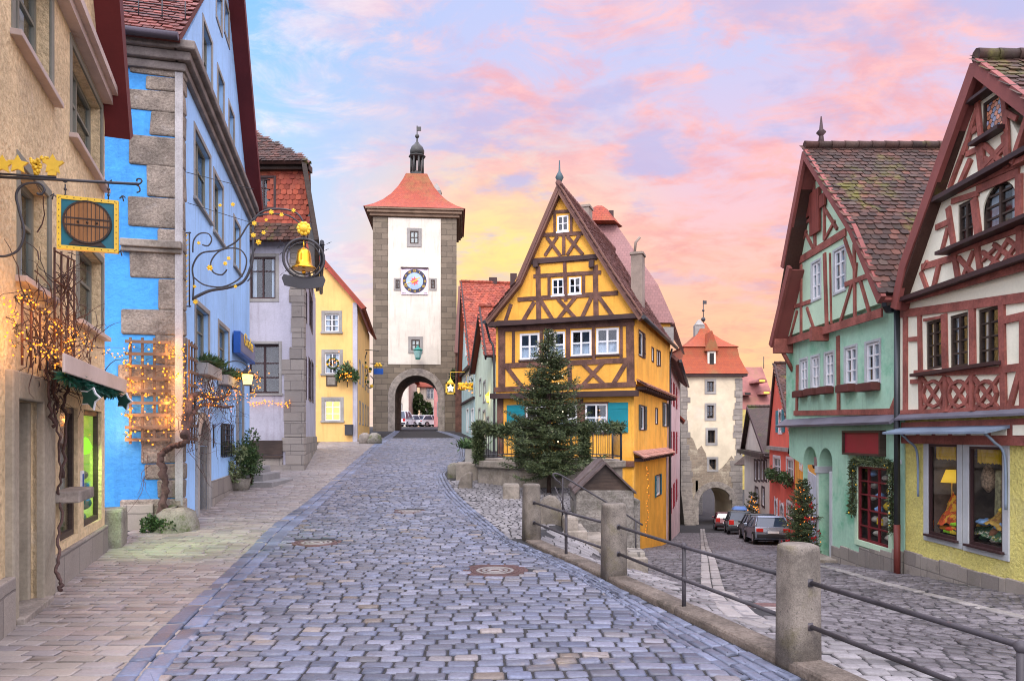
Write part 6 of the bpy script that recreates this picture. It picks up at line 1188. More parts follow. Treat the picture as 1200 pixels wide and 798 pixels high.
# ------------------------------------------------------------------ red half-timbered house on the right
M['redtimber'] = mat('oxide_red_timber', (.30, .098, .075), rough=.7, var=.3, vscale=2.5, fine=.35, bump=.4, streak=.35)
M['cream'] = mat('cream_infill', (.80, .77, .60), var=.07, fine=.08, bump=.15, stains=[((.62, .60, .44), .55, .75, 1.2, .4)])
M['roughy'] = mat('rough_lemon_plaster', (.74, .66, .20), var=.12, vscale=1.5, fine=.3, fscale=16, bump=1., bdist=.05, stains=[((.70, .64, .30), .5, .75, 1.8, .5), ((.45, .38, .10), .6, .75, 2.5, .35)])
M['mint'] = mat('mint_green_plaster', (.36, .58, .42), var=.10, vscale=.6, fine=.1, fscale=12, bump=.25, bdist=.02, streak=.4, stains=[((.06, .34, .17), .52, .68, .55, .75), ((.42, .58, .40), .55, .72, .8, .5)])
M['mintp'] = mat('pale_mint_infill', (.48, .64, .45), var=.08, fine=.1, bump=.15)
M['slate'] = mat('grey_blue_metal', (.20, .26, .34), rough=.45, var=.2, bump=.1, metal=.2)
M['lead'] = mat('grey_lead_ledge', (.12, .115, .14), rough=.5, var=.2, bump=.2)
M['greyblue'] = mat('grey_blue_stone', (.42, .44, .44), rough=.7, var=.12, bump=.2)
fR = Fr((7.94, 14.12), (7.94, 7.6)); cR2 = (1030, 40, 2.418); cR3 = (1030, 340, 2.217); cR1 = (1040, 180, 4.43); cR5 = (1130, 50, 3.8)
def cvf(f, d, cv): g = f.shift(d); g.cv = cv; return g
LR = 4.45; hR = thing('red_timbered_house', (8.4, 11.9, -.8), 'cream and red half timbered gable house over a lemon yellow shop front', 'house')
zc1 = 4.47; zf1 = fR.px(1130, 486)[1]; fr1 = cvf(fR, .12, cR3); frg = cvf(fR, .18, cR1); frt = cvf(fR, .20, cR5)
w = Wall(fR, hR, [(0, -1.8), (LR+2, -1.8), (LR+2, zf1), (0, zf1)], M['roughy'])
sg = dict(frame=M['plum'], fw=.05, depth=.05, pane=M['shopglass'], bd=.62, bl=1.1, back='dim', name='shop_window')
wa, ra = w.win(1088.5, 1123, 520, 629, **sg); wb, rb = w.win(1136, 1176.5, 523, 641.5, **sg); w.finish()
b = MB(); e = .14
for r in (ra, rb): b.box(fR, r[0]-e, r[0]+.006, -.04, .025, r[2]-.03, r[3]+e); b.box(fR, r[1]-.006, r[1]+e-.002, -.04, .025, r[2]-.03, r[3]+e); b.box(fR, r[0]+.007, r[1]-.007, -.04, .024, r[3]-.006, r[3]+e-.002); b.box(fR, r[0]-e, r[1]+e-.002, -.03, .023, r[2]-e, r[2]-.03)
for r in (ra, rb): b.box(fR, r[0]-.05, r[1]+.05, -.1, .09, r[2]-.04, r[2], 1)
b.build('shop_surround', [M['greyblue'], M['plum']], hR, bevel=.006)
a0, a1 = fR.px(1062, 0)[0], rb[1]+.25; b = MB(); zt = ra[3]+.17; b.hexa([fR.pt(a0, .48, zt+.01), fR.pt(a1, .48, zt+.01), fR.pt(a1, 0, zt+.12), fR.pt(a0, 0, zt+.12), fR.pt(a0, .48, zt+.05), fR.pt(a1, .48, zt+.05), fR.pt(a1, 0, zt+.17), fR.pt(a0, 0, zt+.17)]); cpy = b.build('shop_canopy', M['slate'], hR)
for a in (ra[0]-.25, rb[1]+.13): b = MB(); b.tube(spline([fR.pt(a, .40, zt+.02), fR.pt(a, .25, zt-.12), fR.pt(a, .08, zt-.35), fR.pt(a, .06, zt-1.2)], 6), .022, 6); b.build('canopy_bracket', M['slate'], cpy)
# shop display
M['yfab'] = cloth_mat('yellow_frilled_cloth', (.95, .62, .03)); IN = lambda a, z, d: fR.pt(a-1.5*(d*.9+.03), -.11-d*.9, z)
for r, ww in ((ra, wa), (rb, wb)):
    b = MB(); n = 22; pts = [(r[0]+.06+(r[1]-r[0]-.12)*i/n, -.10+.015*math.sin(i*2.2)) for i in range(n+1)]
    for i in range(n): p, q = pts[i], pts[i+1]; s_ = .02*math.sin(i*1.7); b.face([fR.pt(p[0], p[1], r[3]-.29+s_), fR.pt(q[0], q[1], r[3]-.29-s_), fR.pt(q[0], q[1], r[3]-.05), fR.pt(p[0], p[1], r[3]-.05)])
    b.build('valance', M['yfab'], ww); lamp(fR.pt((r[0]+r[1])/2-.1, -.36, r[3]-.38), 22, (1, .85, .6), .12, ww)
am = (ra[0]+ra[1])/2+.10; zb = ra[2]; b = MB(); b.lathe(IN(am, zb+.98, .3), [(.21, 0), (.11, .24)], 18); b.tube([IN(am, zb+.62, .3), IN(am, zb+1.1, .3)], .014, 6, 1); b.lathe(IN(am, zb+.55, .3), [(.09, 0), (.09, .03), (.03, .08)], 12, 1); b.build('table_lamp', [mat('yellow_lampshade', (.85, .55, .03), emit=((1, .6, .05), .5), bump=0), M['gold']], wa)
def blob(root, name, c, r, m, sq=.5, n=9): r *= .72; b = MB(); b.ball(c, r, 0, n, sq); rs = random.Random(int(c[1]*1000)); b.v = [v+Vector((rs.gauss(0, r*.06), rs.gauss(0, r*.06), rs.gauss(0, r*.05))) for v in b.v]; return b.build(name, m, root)
cm = {k: mat('cloth_'+k, c, var=.35, vscale=9, bump=.3) for k, c in (('red', (.65, .07, .02)), ('orange', (.8, .30, .03)), ('lime', (.30, .65, .03)), ('yellow', (.8, .55, .04)), ('blue', (.25, .42, .68)), ('brown', (.22, .10, .05)), ('green', (.03, .09, .03)), ('pale', (.6, .55, .45)))}
b = MB(); b.box(fR, ra[0]-.7, ra[1]-.05, -.64, -.16, zb+.0, zb+.06); b.box(fR, am-.62, am-.24, -.56, -.34, zb+.06, zb+.55, 1); b.build('display_table', [M['brownwood'], cm['orange']], wa)
def heap(root, c0, c1, zb, h, m, seed, d=.30):
    rs = random.Random(seed); b = MB(); n, k = 16, 7; V = []
    for j in range(k+1):
        for i in range(n+1):
            u, v = i/n, j/k; z = zb+h*(math.sin(math.pi*u)**.6)*(.25+.75*v)*(1+.22*math.sin(9*u+3*v+seed)+.14*math.sin(23*u-5*v)+rs.gauss(0, .05)); V.append(fR.pt(c0+(c1-c0)*u+.02*math.sin(13*v+u*5), -.10-d*v, max(zb, z)))
    b.idx(V, [(j*(n+1)+i, j*(n+1)+i+1, (j+1)*(n+1)+i+1, (j+1)*(n+1)+i) for j in range(k) for i in range(n)], 0, True); return b.build('cloth_heap', m, root)
heap(wa, ra[0]-.30, ra[1]-.06, zb+.05, .66, mat('red_orange_print', (.62, .10, .03), var=.6, vscale=9, fine=.2, bump=.4, stains=[((.85, .48, .05), .50, .56, 8, .9), ((.30, .02, .05), .56, .62, 12, .8)]), 2)
for i in range(5): b = MB(); a = am-.28+.1*i; z = zb+.06+(i % 2)*.05; b.box(fR, a, a+.2, -.24, -.10, z, z+.05+.02*(i % 3)); b.build('folded_cloth', cm[('lime', 'red', 'yellow', 'green', 'orange')[i]], wa, bevel=.02)
for (a, z, r, k, s) in ((.22, .24, .24, 'lime', .28), (.10, .14, .25, 'red', .28), (-.2, .13, .16, 'orange', .4), (.26, .12, .18, 'yellow', .3)): blob(wa, 'cushion', IN(am+a+.04, zb+z, .16 if z < .3 else .22), r, cm[k], s)
bm = (rb[0]+rb[1])/2; zb = rb[2]; b = MB(); b.box(fR, rb[0]-.7, rb[1]-.05, -.64, -.16, zb, zb+.06); b.build('display_table', M['brownwood'], wb)
b = MB(); b.lathe(IN(bm-.05, zb+.88, .3), [(.02, 0), (.10, .1), (.12, .25), (.08, .42), (.02, .5)], 12); b.tube([IN(bm-.05, zb+1.38, .3), IN(bm-.05, zb+1.7, .3)], .006, 4); b.build('woven_ornament', mat('woven_check', (.40, .28, .18), var=.6, vscale=30, bump=.4), wb)
b = MB()
for i in range(8): a = bm+.12+.035*i; b.hexa([IN(a-.02, zb+.42+.05*math.sin(i*2), .3+.02*math.sin(i*2)), IN(a+.02, zb+.42, .3), IN(a+.02, zb+.42, .33), IN(a-.02, zb+.42, .33), IN(a-.02-.06*(i-4)/8, zb+1.28, .3), IN(a+.02-.06*(i-4)/8, zb+1.28, .3), IN(a+.02-.06*(i-4)/8, zb+1.28, .33), IN(a-.02-.06*(i-4)/8, zb+1.28, .33)])
b.build('printed_cloth', mat('printed_linen', (.42, .40, .22), var=.45, vscale=14, bump=.2), wb)
heap(wb, rb[0]-.35, rb[1]-.04, zb+.05, .42, mat('green_white_print', (.06, .13, .06), var=.5, vscale=9, fine=.2, bump=.4, stains=[((.6, .56, .44), .52, .57, 13, .9), ((.65, .45, .05), .57, .62, 9, .8)]), 5)
heap(wb, bm-.42, bm+.15, zb+.30, .34, mat('ochre_print', (.55, .33, .07), var=.5, vscale=9, bump=.4, stains=[((.25, .10, .04), .52, .58, 10, .8)]), 7, .35)
b = MB(); b.box(fR, bm-.1, bm+.3, -.32, -.18, zb+.30, zb+.42); b.build('blue_parcel', cm['blue'], wb, bevel=.03)
for (a, z, r, k, s) in ((-.12, .38, .26, 'blue', .3), (.12, .2, .18, 'brown', .8), (.28, .62, .10, 'yellow', .8), (-.2, .10, .14, 'green', .5), (.1, .09, .14, 'pale', .5)): blob(wb, 'display_item', IN(bm+a+.04, zb+z, .17), r, cm[k], s)
b = MB()
for i in range(11): a = .02+i*.58; z = -.52-.00*i+random.uniform(-.05, .05)+max(0, (a-1.2))*.02; b.box(fR, a, a+.57, -.1, .05, -1.8, z)
b.build('plinth', M['blockstone'], hR, bevel=.012)
# first floor
w1 = Wall(fr1, hR, [(-.02, zf1), (LR+.1, zf1), (LR+.1, zc1), (-.02, zc1)], M['cream']); w1.fr.cv = cR3
cw = dict(frame=M['brownwood'], fw=.05, nx=2, nz=(.27, .5, .74), depth=.08, curtain=[(.04, .34, 0, 1), (.66, .96, 0, 1)])
for q in ((122, 163, 78, 205), (184, 231, 62, 200), (257, 311, 45, 195)): w1.win(*q, **cw)
w1.finish(); w1.fr.cv = cR3
B1 = [(71, 70, 71, 318, .16), (80, 128, 112, 125, .10), (85, 238, 112, 236, .10), (108, 60, 112, 318, .13), (172, 62, 175, 205, .17), (245, 48, 247, 200, .17), (322, 30, 328, 318, .15), (60, 62, 385, 18, .18), (95, 216, 325, 208, .14), (60, 317, 385, 306, .10), (330, 78, 400, 62, .14), (330, 205, 400, 196, .14), (378, 60, 378, 308, .14), (372, 205, 342, 310, .12), (120, 78, 165, 70, .06)]
for x0, x1 in ((112, 178), (178, 247), (247, 322)):
    B1 += [(x0+4, 228, x1-4, 312, .075), (x1-4, 224, x0+4, 314, .075)]
for xc in (145, 212, 284):
    for k in range(8):
        t0, t1 = k*math.pi/4, (k+1)*math.pi/4; B1.append((xc+27*math.cos(t0), 269+34*math.sin(t0), xc+27*math.cos(t1), 269+34*math.sin(t1), .06))
B1 += [(178, 225, 178, 316, .1), (247, 220, 247, 314, .1)]
beams(fr1, hR, [g_[:4]+(g_[4]*.85,) for g_ in B1], M['redtimber'])
b = MB(); a_ = lambda x: fr1.px(x, 0)[0]; zs_ = fr1.px(210, 205)[1]; b.box(fr1, a_(98), a_(324), -.02, .14, zs_-.03, zs_+.03); b.build('window_sill', M['plum'], hR)
b = MB(); b.hexa([fR.pt(-.05, .22, zf1-.06), fR.pt(LR+.2, .22, zf1-.06), fR.pt(LR+.2, 0, zf1+.02), fR.pt(-.05, 0, zf1+.02), fR.pt(-.05, .22, zf1-.02), fR.pt(LR+.2, .22, zf1-.02), fR.pt(LR+.2, .1, zf1+.12), fR.pt(-.05, .1, zf1+.12)]); b.build('ledge', M['lead'], hR)
b = MB(); b.box(fR, -.02, LR+.1, 0, .08, zf1-.52, zf1-.10); m2 = MB(); b.build('bressummer', M['redtimber'], hR)
for k in range(9): m2.box(fR, .15+k*.5, .15+k*.5+.36, .08, .092, zf1-.36, zf1-.2)
m2.build('infill_panels', M['cream'], hR)
# gable
pk = cvf(fR, .40, cR2).px(268, 40); spk, zpk = pk[0], pk[1]-.30; fgW = fR.shift(.18)
wg = Wall(fgW, hR, [(-.05, zc1), (LR, zc1), (LR, zc1+.05), (spk, zpk-.15), (-.05, zc1+.05)], M['cream'])
def rc(f, x0, x1, yt, yb): return f.rect(x0, x1, yt, yb)
wg.win(rect=rc(frg, 366, 445, 250, 458), **dict(cw, nx=2, nz=(.33, .66))); wg.win(rect=rc(frg, 494, 668, 150, 398), arch=1, **dict(cw, fw=.055, nz=(.33, .58, .8)))
M['leaded'] = mat('leaded_amber_glass', (.30, .20, .22), rough=.12, spec=.8, isl=.0, var=.5, vscale=7, bump=.1)
wt_, rt_ = wg.win(rect=rc(frt, 78, 172, 240, 395), frame=M['brownwood'], fw=.05, nx=1, depth=.06)
b = MB(); hx = .085
for i in range(8):
    for j in range(9):
        a = rt_[0]+.05+i*hx*1.02+(hx*.51 if j % 2 else 0); z = rt_[2]+.06+j*hx*.88
        if a < rt_[1]-.05 and z < rt_[3]-.05: b.prism(fgW, [(a+hx*.5*math.cos(k*math.pi/3+.52), z+hx*.5*math.sin(k*math.pi/3+.52)) for k in range(6)], -.038, -.03, 0 if (i*7+j*3) % 5 > 1 else 1)
b.build('leaded_lights', [mat('amber_hex_pane', (.55, .22, .12), rough=.15, spec=.7, isl=.4, bump=0), mat('grey_hex_pane', (.28, .27, .36), rough=.12, spec=.8, isl=.3, bump=0)], wt_)
wg.finish()
GB = [(300, 215, 720, 30, .20), (320, 280, 352, 500, .15), (455, 235, 480, 440, .20), (470, 190, 690, 95, .16), (690, 110, 690, 400, .18), (340, 250, 480, 205, .12), (345, 520, 720, 385, .10), (95, 765, 720, 585, .16), (258, 385, 335, 350, .13), (185, 590, 350, 540, .15), (320, 385, 288, 510, .10),
      (350, 510, 378, 680, .14), (470, 470, 492, 640, .14), (278, 560, 240, 720, .13), (180, 615, 222, 730, .11), (375, 540, 475, 650, .10), (455, 505, 385, 680, .10), (500, 510, 610, 590, .085), (520, 625, 640, 440, .085), (560, 470, 690, 570, .085), (590, 600, 700, 440, .085), (500, 560, 580, 480, .07), (600, 610, 700, 510, .07), (640, 450, 700, 500, .07), (695, 400, 695, 600, .14),
      (215, 560, 190, 600, .1), (440, 30, 380, 170, .13), (480, -60, 498, 100, .14), (330, 180, 420, -60, .10), (500, 20, 600, 70, .09), (610, -20, 510, 90, .09), (420, 5, 520, -40, .12), (615, -100, 640, 60, .13)]
beams(frg, hR, [g_[:4]+(g_[4]*.78,) for g_ in GB], M['redtimber'])
TB = [(15, 350, 20, 340, .0), (40, 400, 60, 380, .12), (60, 250, 80, 440, .12), (175, 200, 195, 400, .12), (100, 190, 70, 260, .09), (60, 300, 0, 500, .12), (120, 170, 170, 190, .12), (190, 310, 240, 340, .1), (195, 400, 200, 560, .12), (80, 440, 90, 570, .12), (85, 560, 195, 440, .10), (95, 455, 190, 550, .10)]
beams(frt, hR, [t_[:4]+(t_[4]*.8,) for t_ in TB if t_[4] > 0], M['redtimber'], name='timber_frame')
b = MB(); h0, h1 = frt.px(28, 276), frt.px(152, 182); b.box(fgW, h0[0], frt.px(165, 0)[0], 0, .20, rt_[3]+.06, rt_[3]+.11); b.box(fgW, frt.px(58, 0)[0], frt.px(192, 0)[0], 0, .18, rt_[2]-.10, rt_[2]-.04); b.box(fgW, -.0, LR, .02, .20, zc1-.06, zc1+.02); zz1 = frg.px(440, 160)[1]; b.box(fgW, frg.px(265, 250)[0], LR, .0, .20, zz1-.03, zz1+.05); zz2 = frg.px(500, 445)[1]; b.box(fgW, frg.px(320, 0)[0], LR, 0, .26, zz2-.03, zz2+.03); b.build('ledge', M['plum'], hR)
el = cvf(fR, .40, cR2).px(42, 762); el = (el[0], el[1]-.08); fo = fR.shift(.38); bb_ = MB(); pr_ = fR.shift(.38).px(1200, 122); kr = (zpk-pr_[1])/(pr_[0]-spk); er = (spk+(zpk-el[1])/kr, el[1]); mid = (el[0]+.30, el[1]+.72)
for i, (p, q) in enumerate(((el, mid), (mid, (spk, zpk)), ((er[0], er[1]), (spk, zpk)))): bb_.beam(fo, p, q, .22+.002*i, -.06-.003*i, .03+.003*i, ext=.03); bb_.beam(fo, (p[0], p[1]-.06), (q[0], q[1]-.06), .07+.002*i, -.26+.003*i, -.07)
bb_.build('barge_board', mat('red_barge_board', (.22, .068, .058), rough=.65, var=.15, bump=.15), hR)
roof(hR, [fR.pt(er[0], .38, er[1]+.14), fR.pt(er[0], -6, er[1]+.14), fR.pt(spk, -6, zpk+.14), fR.pt(spk, .38, zpk+.14)], M['tile_old'], tile=(.19, .165), ridge=[fR.pt(spk, .36, zpk+.18), fR.pt(spk, -6, zpk+.18)])
roof(hR, [fR.pt(el[0], -6, el[1]+.12), fR.pt(el[0], .38, el[1]+.12), fR.pt(spk, .38, zpk+.12), fR.pt(spk, -6, zpk+.12)], M['tile_old'], thick=.06)
b = MB(); ho = fR.shift(.25); fh = fR.shift(.32); p0 = fh.px(1184, 192); p1 = fh.px(1208, 118); b.beam(fh, p0, p1, .09, -.22, 0); b.beam(fh, p0, (p0[0]+1.2, p0[1]-.02), .08, -.22, -.02); b.build('hoist_hood', M['redtimber'], hR)
b = MB(); P_ = fR.pt(-.02, .16, 0); b.tube([P_+Z*4.35, P_+Z*.0], .06, 8, 0); b.tube([P_+Z*.0, P_-Z*1.25], .065, 8, 1); b.lathe(P_+Vector((-.06, .15, 4.3)), [(.08, 0), (.16, .12), (.17, .34), (.13, .34)], 10, 0, False); b.lathe(P_+Vector((.0, .12, 4.42)), [(.1, 0), (.2, .1), (.22, .3), (.24, .32)], 12, 0, False); b.build('downpipe', [mat('gunmetal_pipe', (.055, .06, .065), rough=.4, metal=.5, bump=.1), mat('rust_red_pipe', (.11, .025, .02), rough=.5, bump=.1)], hR)
# ------------------------------------------------------------------ green gabled house
fN = Fr((7.94, 20.0), (7.94, 14.16)); LN = fN.L; c8 = (890, 120, 2.66); c9 = (890, 390, 2.66); hN = thing('green_house', (8.3, 17, -1.2), 'mint green gabled house with timbered upper storey and mossy tiled roof', 'house')
zj = fN.px(990, 495)[1]; zg = 4.62; s_ = lambda x: fN.px(x, 0)[0]
w = Wall(fN, hN, [(.91, -2.4), (LN, -2.4), (LN, zj), (.91, zj)], M['mint'], thick=.1)
a0, a1, a2 = .91, s_(957.5), s_(975.5); zar = 1.50; w.hole([a0+.015, a1, -2.35, zar], .12, (a1-a0)/2); w.hole([a1+.12, a2, -1.35, zar-.02], .45, (a2-a1-.12)/2)
ww, rw = w.win(1006, 1042.5, 547, 637, frame=mat('red_shop_frame', (.16, .02, .025), rough=.4, bump=.05), fw=.05, nx=3, nz=(.2, .42, .62, .8), depth=.05, pane=M['shopglass'], bd=.5, bl=.8, back='dim', name='shop_window', surround=(.13, M['mintp'], .03))
w.finish()
w0 = Wall(fN, hN, [(-.05, 1.22), (.91, 1.0), (.91, zj), (-.05, zj)], M['mint']); w0.finish()
b = MB(); d0 = a1+.16; b.box(fN, d0, a2-.04, -.45, -.38, -1.35, zar-.15); dd_ = b.build('door', M['greyshut'], hN); b = MB(); b.box(fN, a2-.14, a2, -.36, .02, -1.3, .9); b.box(fN, a1+.0, a1+.10, -.45, .03, -1.6, .95); b.box(fN, a1-.02, a1+.14, -.4, .06, .82, 1.0); b.build('door_jamb', M['greyblue'], dd_, bevel=.01)
b = MB(); b.box(fN, a1+.1, a2+.35, 0, .45, -1.6, -1.22); b.build('doorstep', M['stone'], hN, bevel=.015)
b = MB(); b.box(box_frame((0, 0, 0)), 8.44, 8.7, -20, -18.2, 1.2, 1.7); b.box(box_frame((0, 0, 0)), 9.1, 9.3, -18.2, -14.2, -2, 2); b.build('inner_wall', M['mint'], hN)
for i in range(8): pass
b = MB()
for i in range(7): a = a2+.02+i*.46; b.box(fN, a, min(a+.45, LN-.02), -.1, .045, -2.4, -.95+.06*i+random.uniform(-.05, .05))
b.build('plinth', M['blockstone'], hN, bevel=.012)
# window goods
for (u, v, r, k, s) in ((.3, .9, .12, 'blue', .7), (.7, .86, .10, 'pale', .8), (.35, .74, .13, 'pale', .6), (.55, .62, .15, 'blue', .6), (.3, .58, .11, 'pale', .8), (.5, .44, .14, 'blue', .7), (.75, .5, .10, 'yellow', 1.2), (.4, .30, .13, 'pale', .7), (.7, .3, .12, 'pale', 1.2), (.45, .12, .13, 'pale', .6), (.8, .1, .12, 'pale', .7), (.2, .15, .1, 'brown', .8), (.85, .7, .1, 'yellow', 1.3)): blob(ww, 'display_item', fN.pt(rw[0]+(rw[1]-rw[0])*u-.10, -.18, rw[2]+(rw[3]-rw[2])*v), r, cm[k], s)
b = MB(); a = (rw[0]+rw[1])/2; b.box(fN, a-.05, a+.2, -.11, -.10, rw[2]+.42, rw[2]+.56); b.build('price_card', mat('yellow_card', (.85, .6, .02), bump=0), ww); lamp(fN.pt(a, -.3, rw[3]-.2), 24, (1, .92, .8), .1, ww)
r = fN.rect(994.5, 1037, 507, 531); rs_ = thing('shop_signboard', fN.pt(r[0], 0, r[2]), 'blank dark red shop board with a black frame on the green wall', 'sign'); b = MB(); b.box(fN, r[0], r[1], .02, .09, r[2], r[3]); b.build('board', M['redpaint'], rs_); b = MB()
for q in ((r[0]-.05, r[1]+.05, r[3], r[3]+.05), (r[0]-.05, r[1]+.05, r[2]-.05, r[2]), (r[0]-.05, r[0], r[2], r[3]), (r[1], r[1]+.05, r[2], r[3])): b.box(fN, q[0], q[1], .0, .14, q[2], q[3])
b.build('frame', M['brownwood'], rs_)
r = fN.rect(1048.5, 1057, 538.5, 543.5); b = MB(); b.box(fN, r[0], r[1], .0, .025, r[2], r[3]); tag(b.build('name_plate', M['white'], root=fN.pt(r[0], 0, r[2])), 'small white street name plate at the edge of the green wall', 'plate')
g12 = fN.shift(.12); gl, gr_ = g12.px(999, 0)[0], g12.px(1045, 0)[0]; p = lambda a, z: fN.pt(a, .12, z); garland('fir_garland', [p(gl-.03, rw[3]-1.1), p(gl, rw[3]-.5), p(gl+.02, rw[3]+.06), p((gl+gr_)/2, rw[3]+.11), p(gr_-.03, rw[3]+.06), p(gr_, rw[3]-.6), p(gr_+.03, rw[3]-1.3)], .09, 3000, 'fir garland with gilt berries framing the red shop window of the green house', ln=.085, wd=.012, berries=(M['goldpaint'], 26, .02, 'berry'))
# first floor
f9 = cvf(fN, .08, c9); w1 = Wall(f9, hN, [(-.05, zj), (LN, zj), (LN, zg), (-.05, zg)], M['mint']); fb_ = []
for q in ((128, 149, 84, 178), (163, 186, 75, 171), (205, 231, 64, 165), (268, 302, 46, 158), (333, 375, 30, 153)):
    _, r = w1.win(*q, frame=M['white'], fw=.055, nx=2, nz=(.36, .68), depth=.07, curtain=[(.05, .95, 0, 1)], surround=(.06, M['greyblue'], .02)); fb_.append(r)
w1.finish(); f9.cv = c9
beams(f9, hN, [(247, 10, 249, 250, .13), (440, 175, 410, 252, .12), (120, 100, 118, 258, .12), (110, 250, 445, 245, .13)], M['redtimber'])
for i, r in enumerate(fb_):
    fbx = thing('window_box', fN.pt(r[0], .1, r[2]-.2), ['red brown window box under the narrow window at the far end of the green facade', 'red brown window box, second from the arches on the green facade', 'red brown window box just far of the timber post on the green facade', 'red brown window box just near of the timber post on the green facade', 'red brown window box beside the downpipe on the green facade'][i], 'window box', 'window boxes of the green house'); b = MB(); b.box(f9, r[0]-.06, r[1]+.06, .02, .22, r[2]-.2, r[2]-.03); b.build('box', mat('red_brown_box', (.10, .03, .025), rough=.7, bump=.1) if i == 0 else bpy.data.materials['red_brown_box'], fbx, bevel=.01); b = MB(); b.box(f9, r[0]-.02, r[1]+.02, .05, .19, r[2]-.04, r[2]-.015); b.build('soil', M['bark'], fbx)
b = MB(); b.hexa([fN.pt(-.2, .30, zj-.08), fN.pt(LN, .30, zj-.08), fN.pt(LN, 0, zj+.06), fN.pt(-.2, 0, zj+.06), fN.pt(-.2, .32, zj-.03), fN.pt(LN, .32, zj-.03), fN.pt(LN, .05, zj+.17), fN.pt(-.2, .05, zj+.17)]); b.build('ledge', M['lead'], hN)
# timbered gable
f8 = cvf(fN, .22, c8); pk = cvf(fN, .62, c8).px(140, 122); pk = (pk[0], pk[1]-.30); wg = Wall(f8, hN, [(-.25, zg-.05), (LN+.05, zg-.05), (LN+.05, zg+.15), (pk[0], pk[1]-.15), (-.25, zg+.15)], M['mintp'])
for q in ((164, 190, 498, 612), (233, 267, 458, 588)): wg.win(*q, frame=M['white'], fw=.055, nx=2, nz=(.36, .68), depth=.07, curtain=[(.05, .95, 0, 1)], surround=(.06, M['greyblue'], .02))
wg.finish(); f8.cv = c8
NB = [(70, 752, 385, 655, .22), (112, 502, 272, 404, .22), (205, 470, 212, 698, .16), (298, 440, 300, 678, .12), (222, 470, 226, 690, .05), (292, 560, 252, 695, .10), (316, 552, 350, 672, .10), (102, 640, 162, 620, .12), (270, 568, 342, 540, .13), (132, 505, 132, 725, .11), (120, 650, 97, 738, .09), (150, 640, 176, 718, .09), (268, 425, 300, 520, .10), (305, 500, 300, 560, .10),
      (172, 250, 176, 455, .12), (205, 315, 205, 430, .11), (135, 380, 165, 365, .10), (150, 330, 160, 250, .10), (150, 400, 118, 480, .09), (140, 395, 170, 455, .09), (205, 330, 245, 395, .09), (238, 370, 205, 430, .09), (160, 245, 182, 235, .10)]
beams(f8, hN, [g_[:4]+(g_[4]*.85,) for g_ in NB], M['redtimber'])
b = MB(); r = f8.rect(166, 195, 275, 410); b.box(f8, *r[:2], .03, .09, *r[2:]); r2 = f8.rect(149, 165, 310, 358); b.box(f8, *r2[:2], .03, .08, *r2[2:]); r3 = f8.rect(196, 212, 285, 325); b.box(f8, *r3[:2], .03, .08, *r3[2:]); b.build('loft_hatch', mat('red_hatch_boards', (.24, .06, .045), rough=.65, var=.2, wave=(14, 14, 1), bump=.2), hN)
f6 = cvf(fN, .62, c8); pl1, pl2, pl3 = f6.px(73, 512), f6.px(92, 516), f6.px(36, 756); pr1, pr2 = f6.px(290, 398), f6.px(378, 612); b = MB(); bm_ = bpy.data.materials['red_barge_board']
for i, (p, q) in enumerate(((pk, pl1), (pl2, pl3), (pk, pr1), ((pr1[0], pr1[1]), pr2))): b.beam(f6, p, q, .20+.002*i, -.05-.003*i, .03+.003*i, ext=.03); b.beam(f6, (p[0], p[1]-.05), (q[0], q[1]-.05), .07+.002*i, -.42+.003*i, -.06)
b.build('barge_board', bm_, hN)
D = -7; u_ = .14; pre = (pr2[0]+.05, pr2[1]-.02)
roof(hN, [f6.pt(pre[0], 0, pre[1]+u_), f6.pt(pre[0], D, pre[1]+u_), f6.pt(pr1[0], D, pr1[1]+u_), f6.pt(pr1[0], 0, pr1[1]+u_)], M['tile_old'], tile=(.185, .16), thick=.05); roof(hN, [f6.pt(pr1[0], 0, pr1[1]+u_), f6.pt(pr1[0], D, pr1[1]+u_), f6.pt(pk[0], D, pk[1]+u_), f6.pt(pk[0], 0, pk[1]+u_)], M['tile_old'], tile=(.185, .16), thick=.05, ridge=[f6.pt(pk[0], 0, pk[1]+.2), f6.pt(pk[0], D, pk[1]+.2)])
roof(hN, [f6.pt(pl3[0], D, pl3[1]+u_), f6.pt(pl3[0], 0, pl3[1]+u_), f6.pt(pk[0], 0, pk[1]+u_), f6.pt(pk[0], D, pk[1]+u_)], M['tile_old'], thick=.05)
b = MB(); c = f6.pt(pk[0], -.42, pk[1]+.1); b.lathe(c, [(.09, 0), (.06, .3), (.05, .34), (.12, .42), (.05, .5), (.015, .82)], 10); b.build('finial', M['plum'], hN)
b = MB(); b.box(fN, .3, .45, 0, .6, 4.1, 4.5); b.tube([fN.pt(.36, .5, 4.45), fN.pt(.36, .05, 3.6)], .06, 5); b.build('jetty_bracket', M['redtimber'], hN); b = MB(); b.box(fN, 2.5, 2.65, 0, .5, 4.15, 4.5); b.build('jetty_bracket', M['redtimber'], hN)
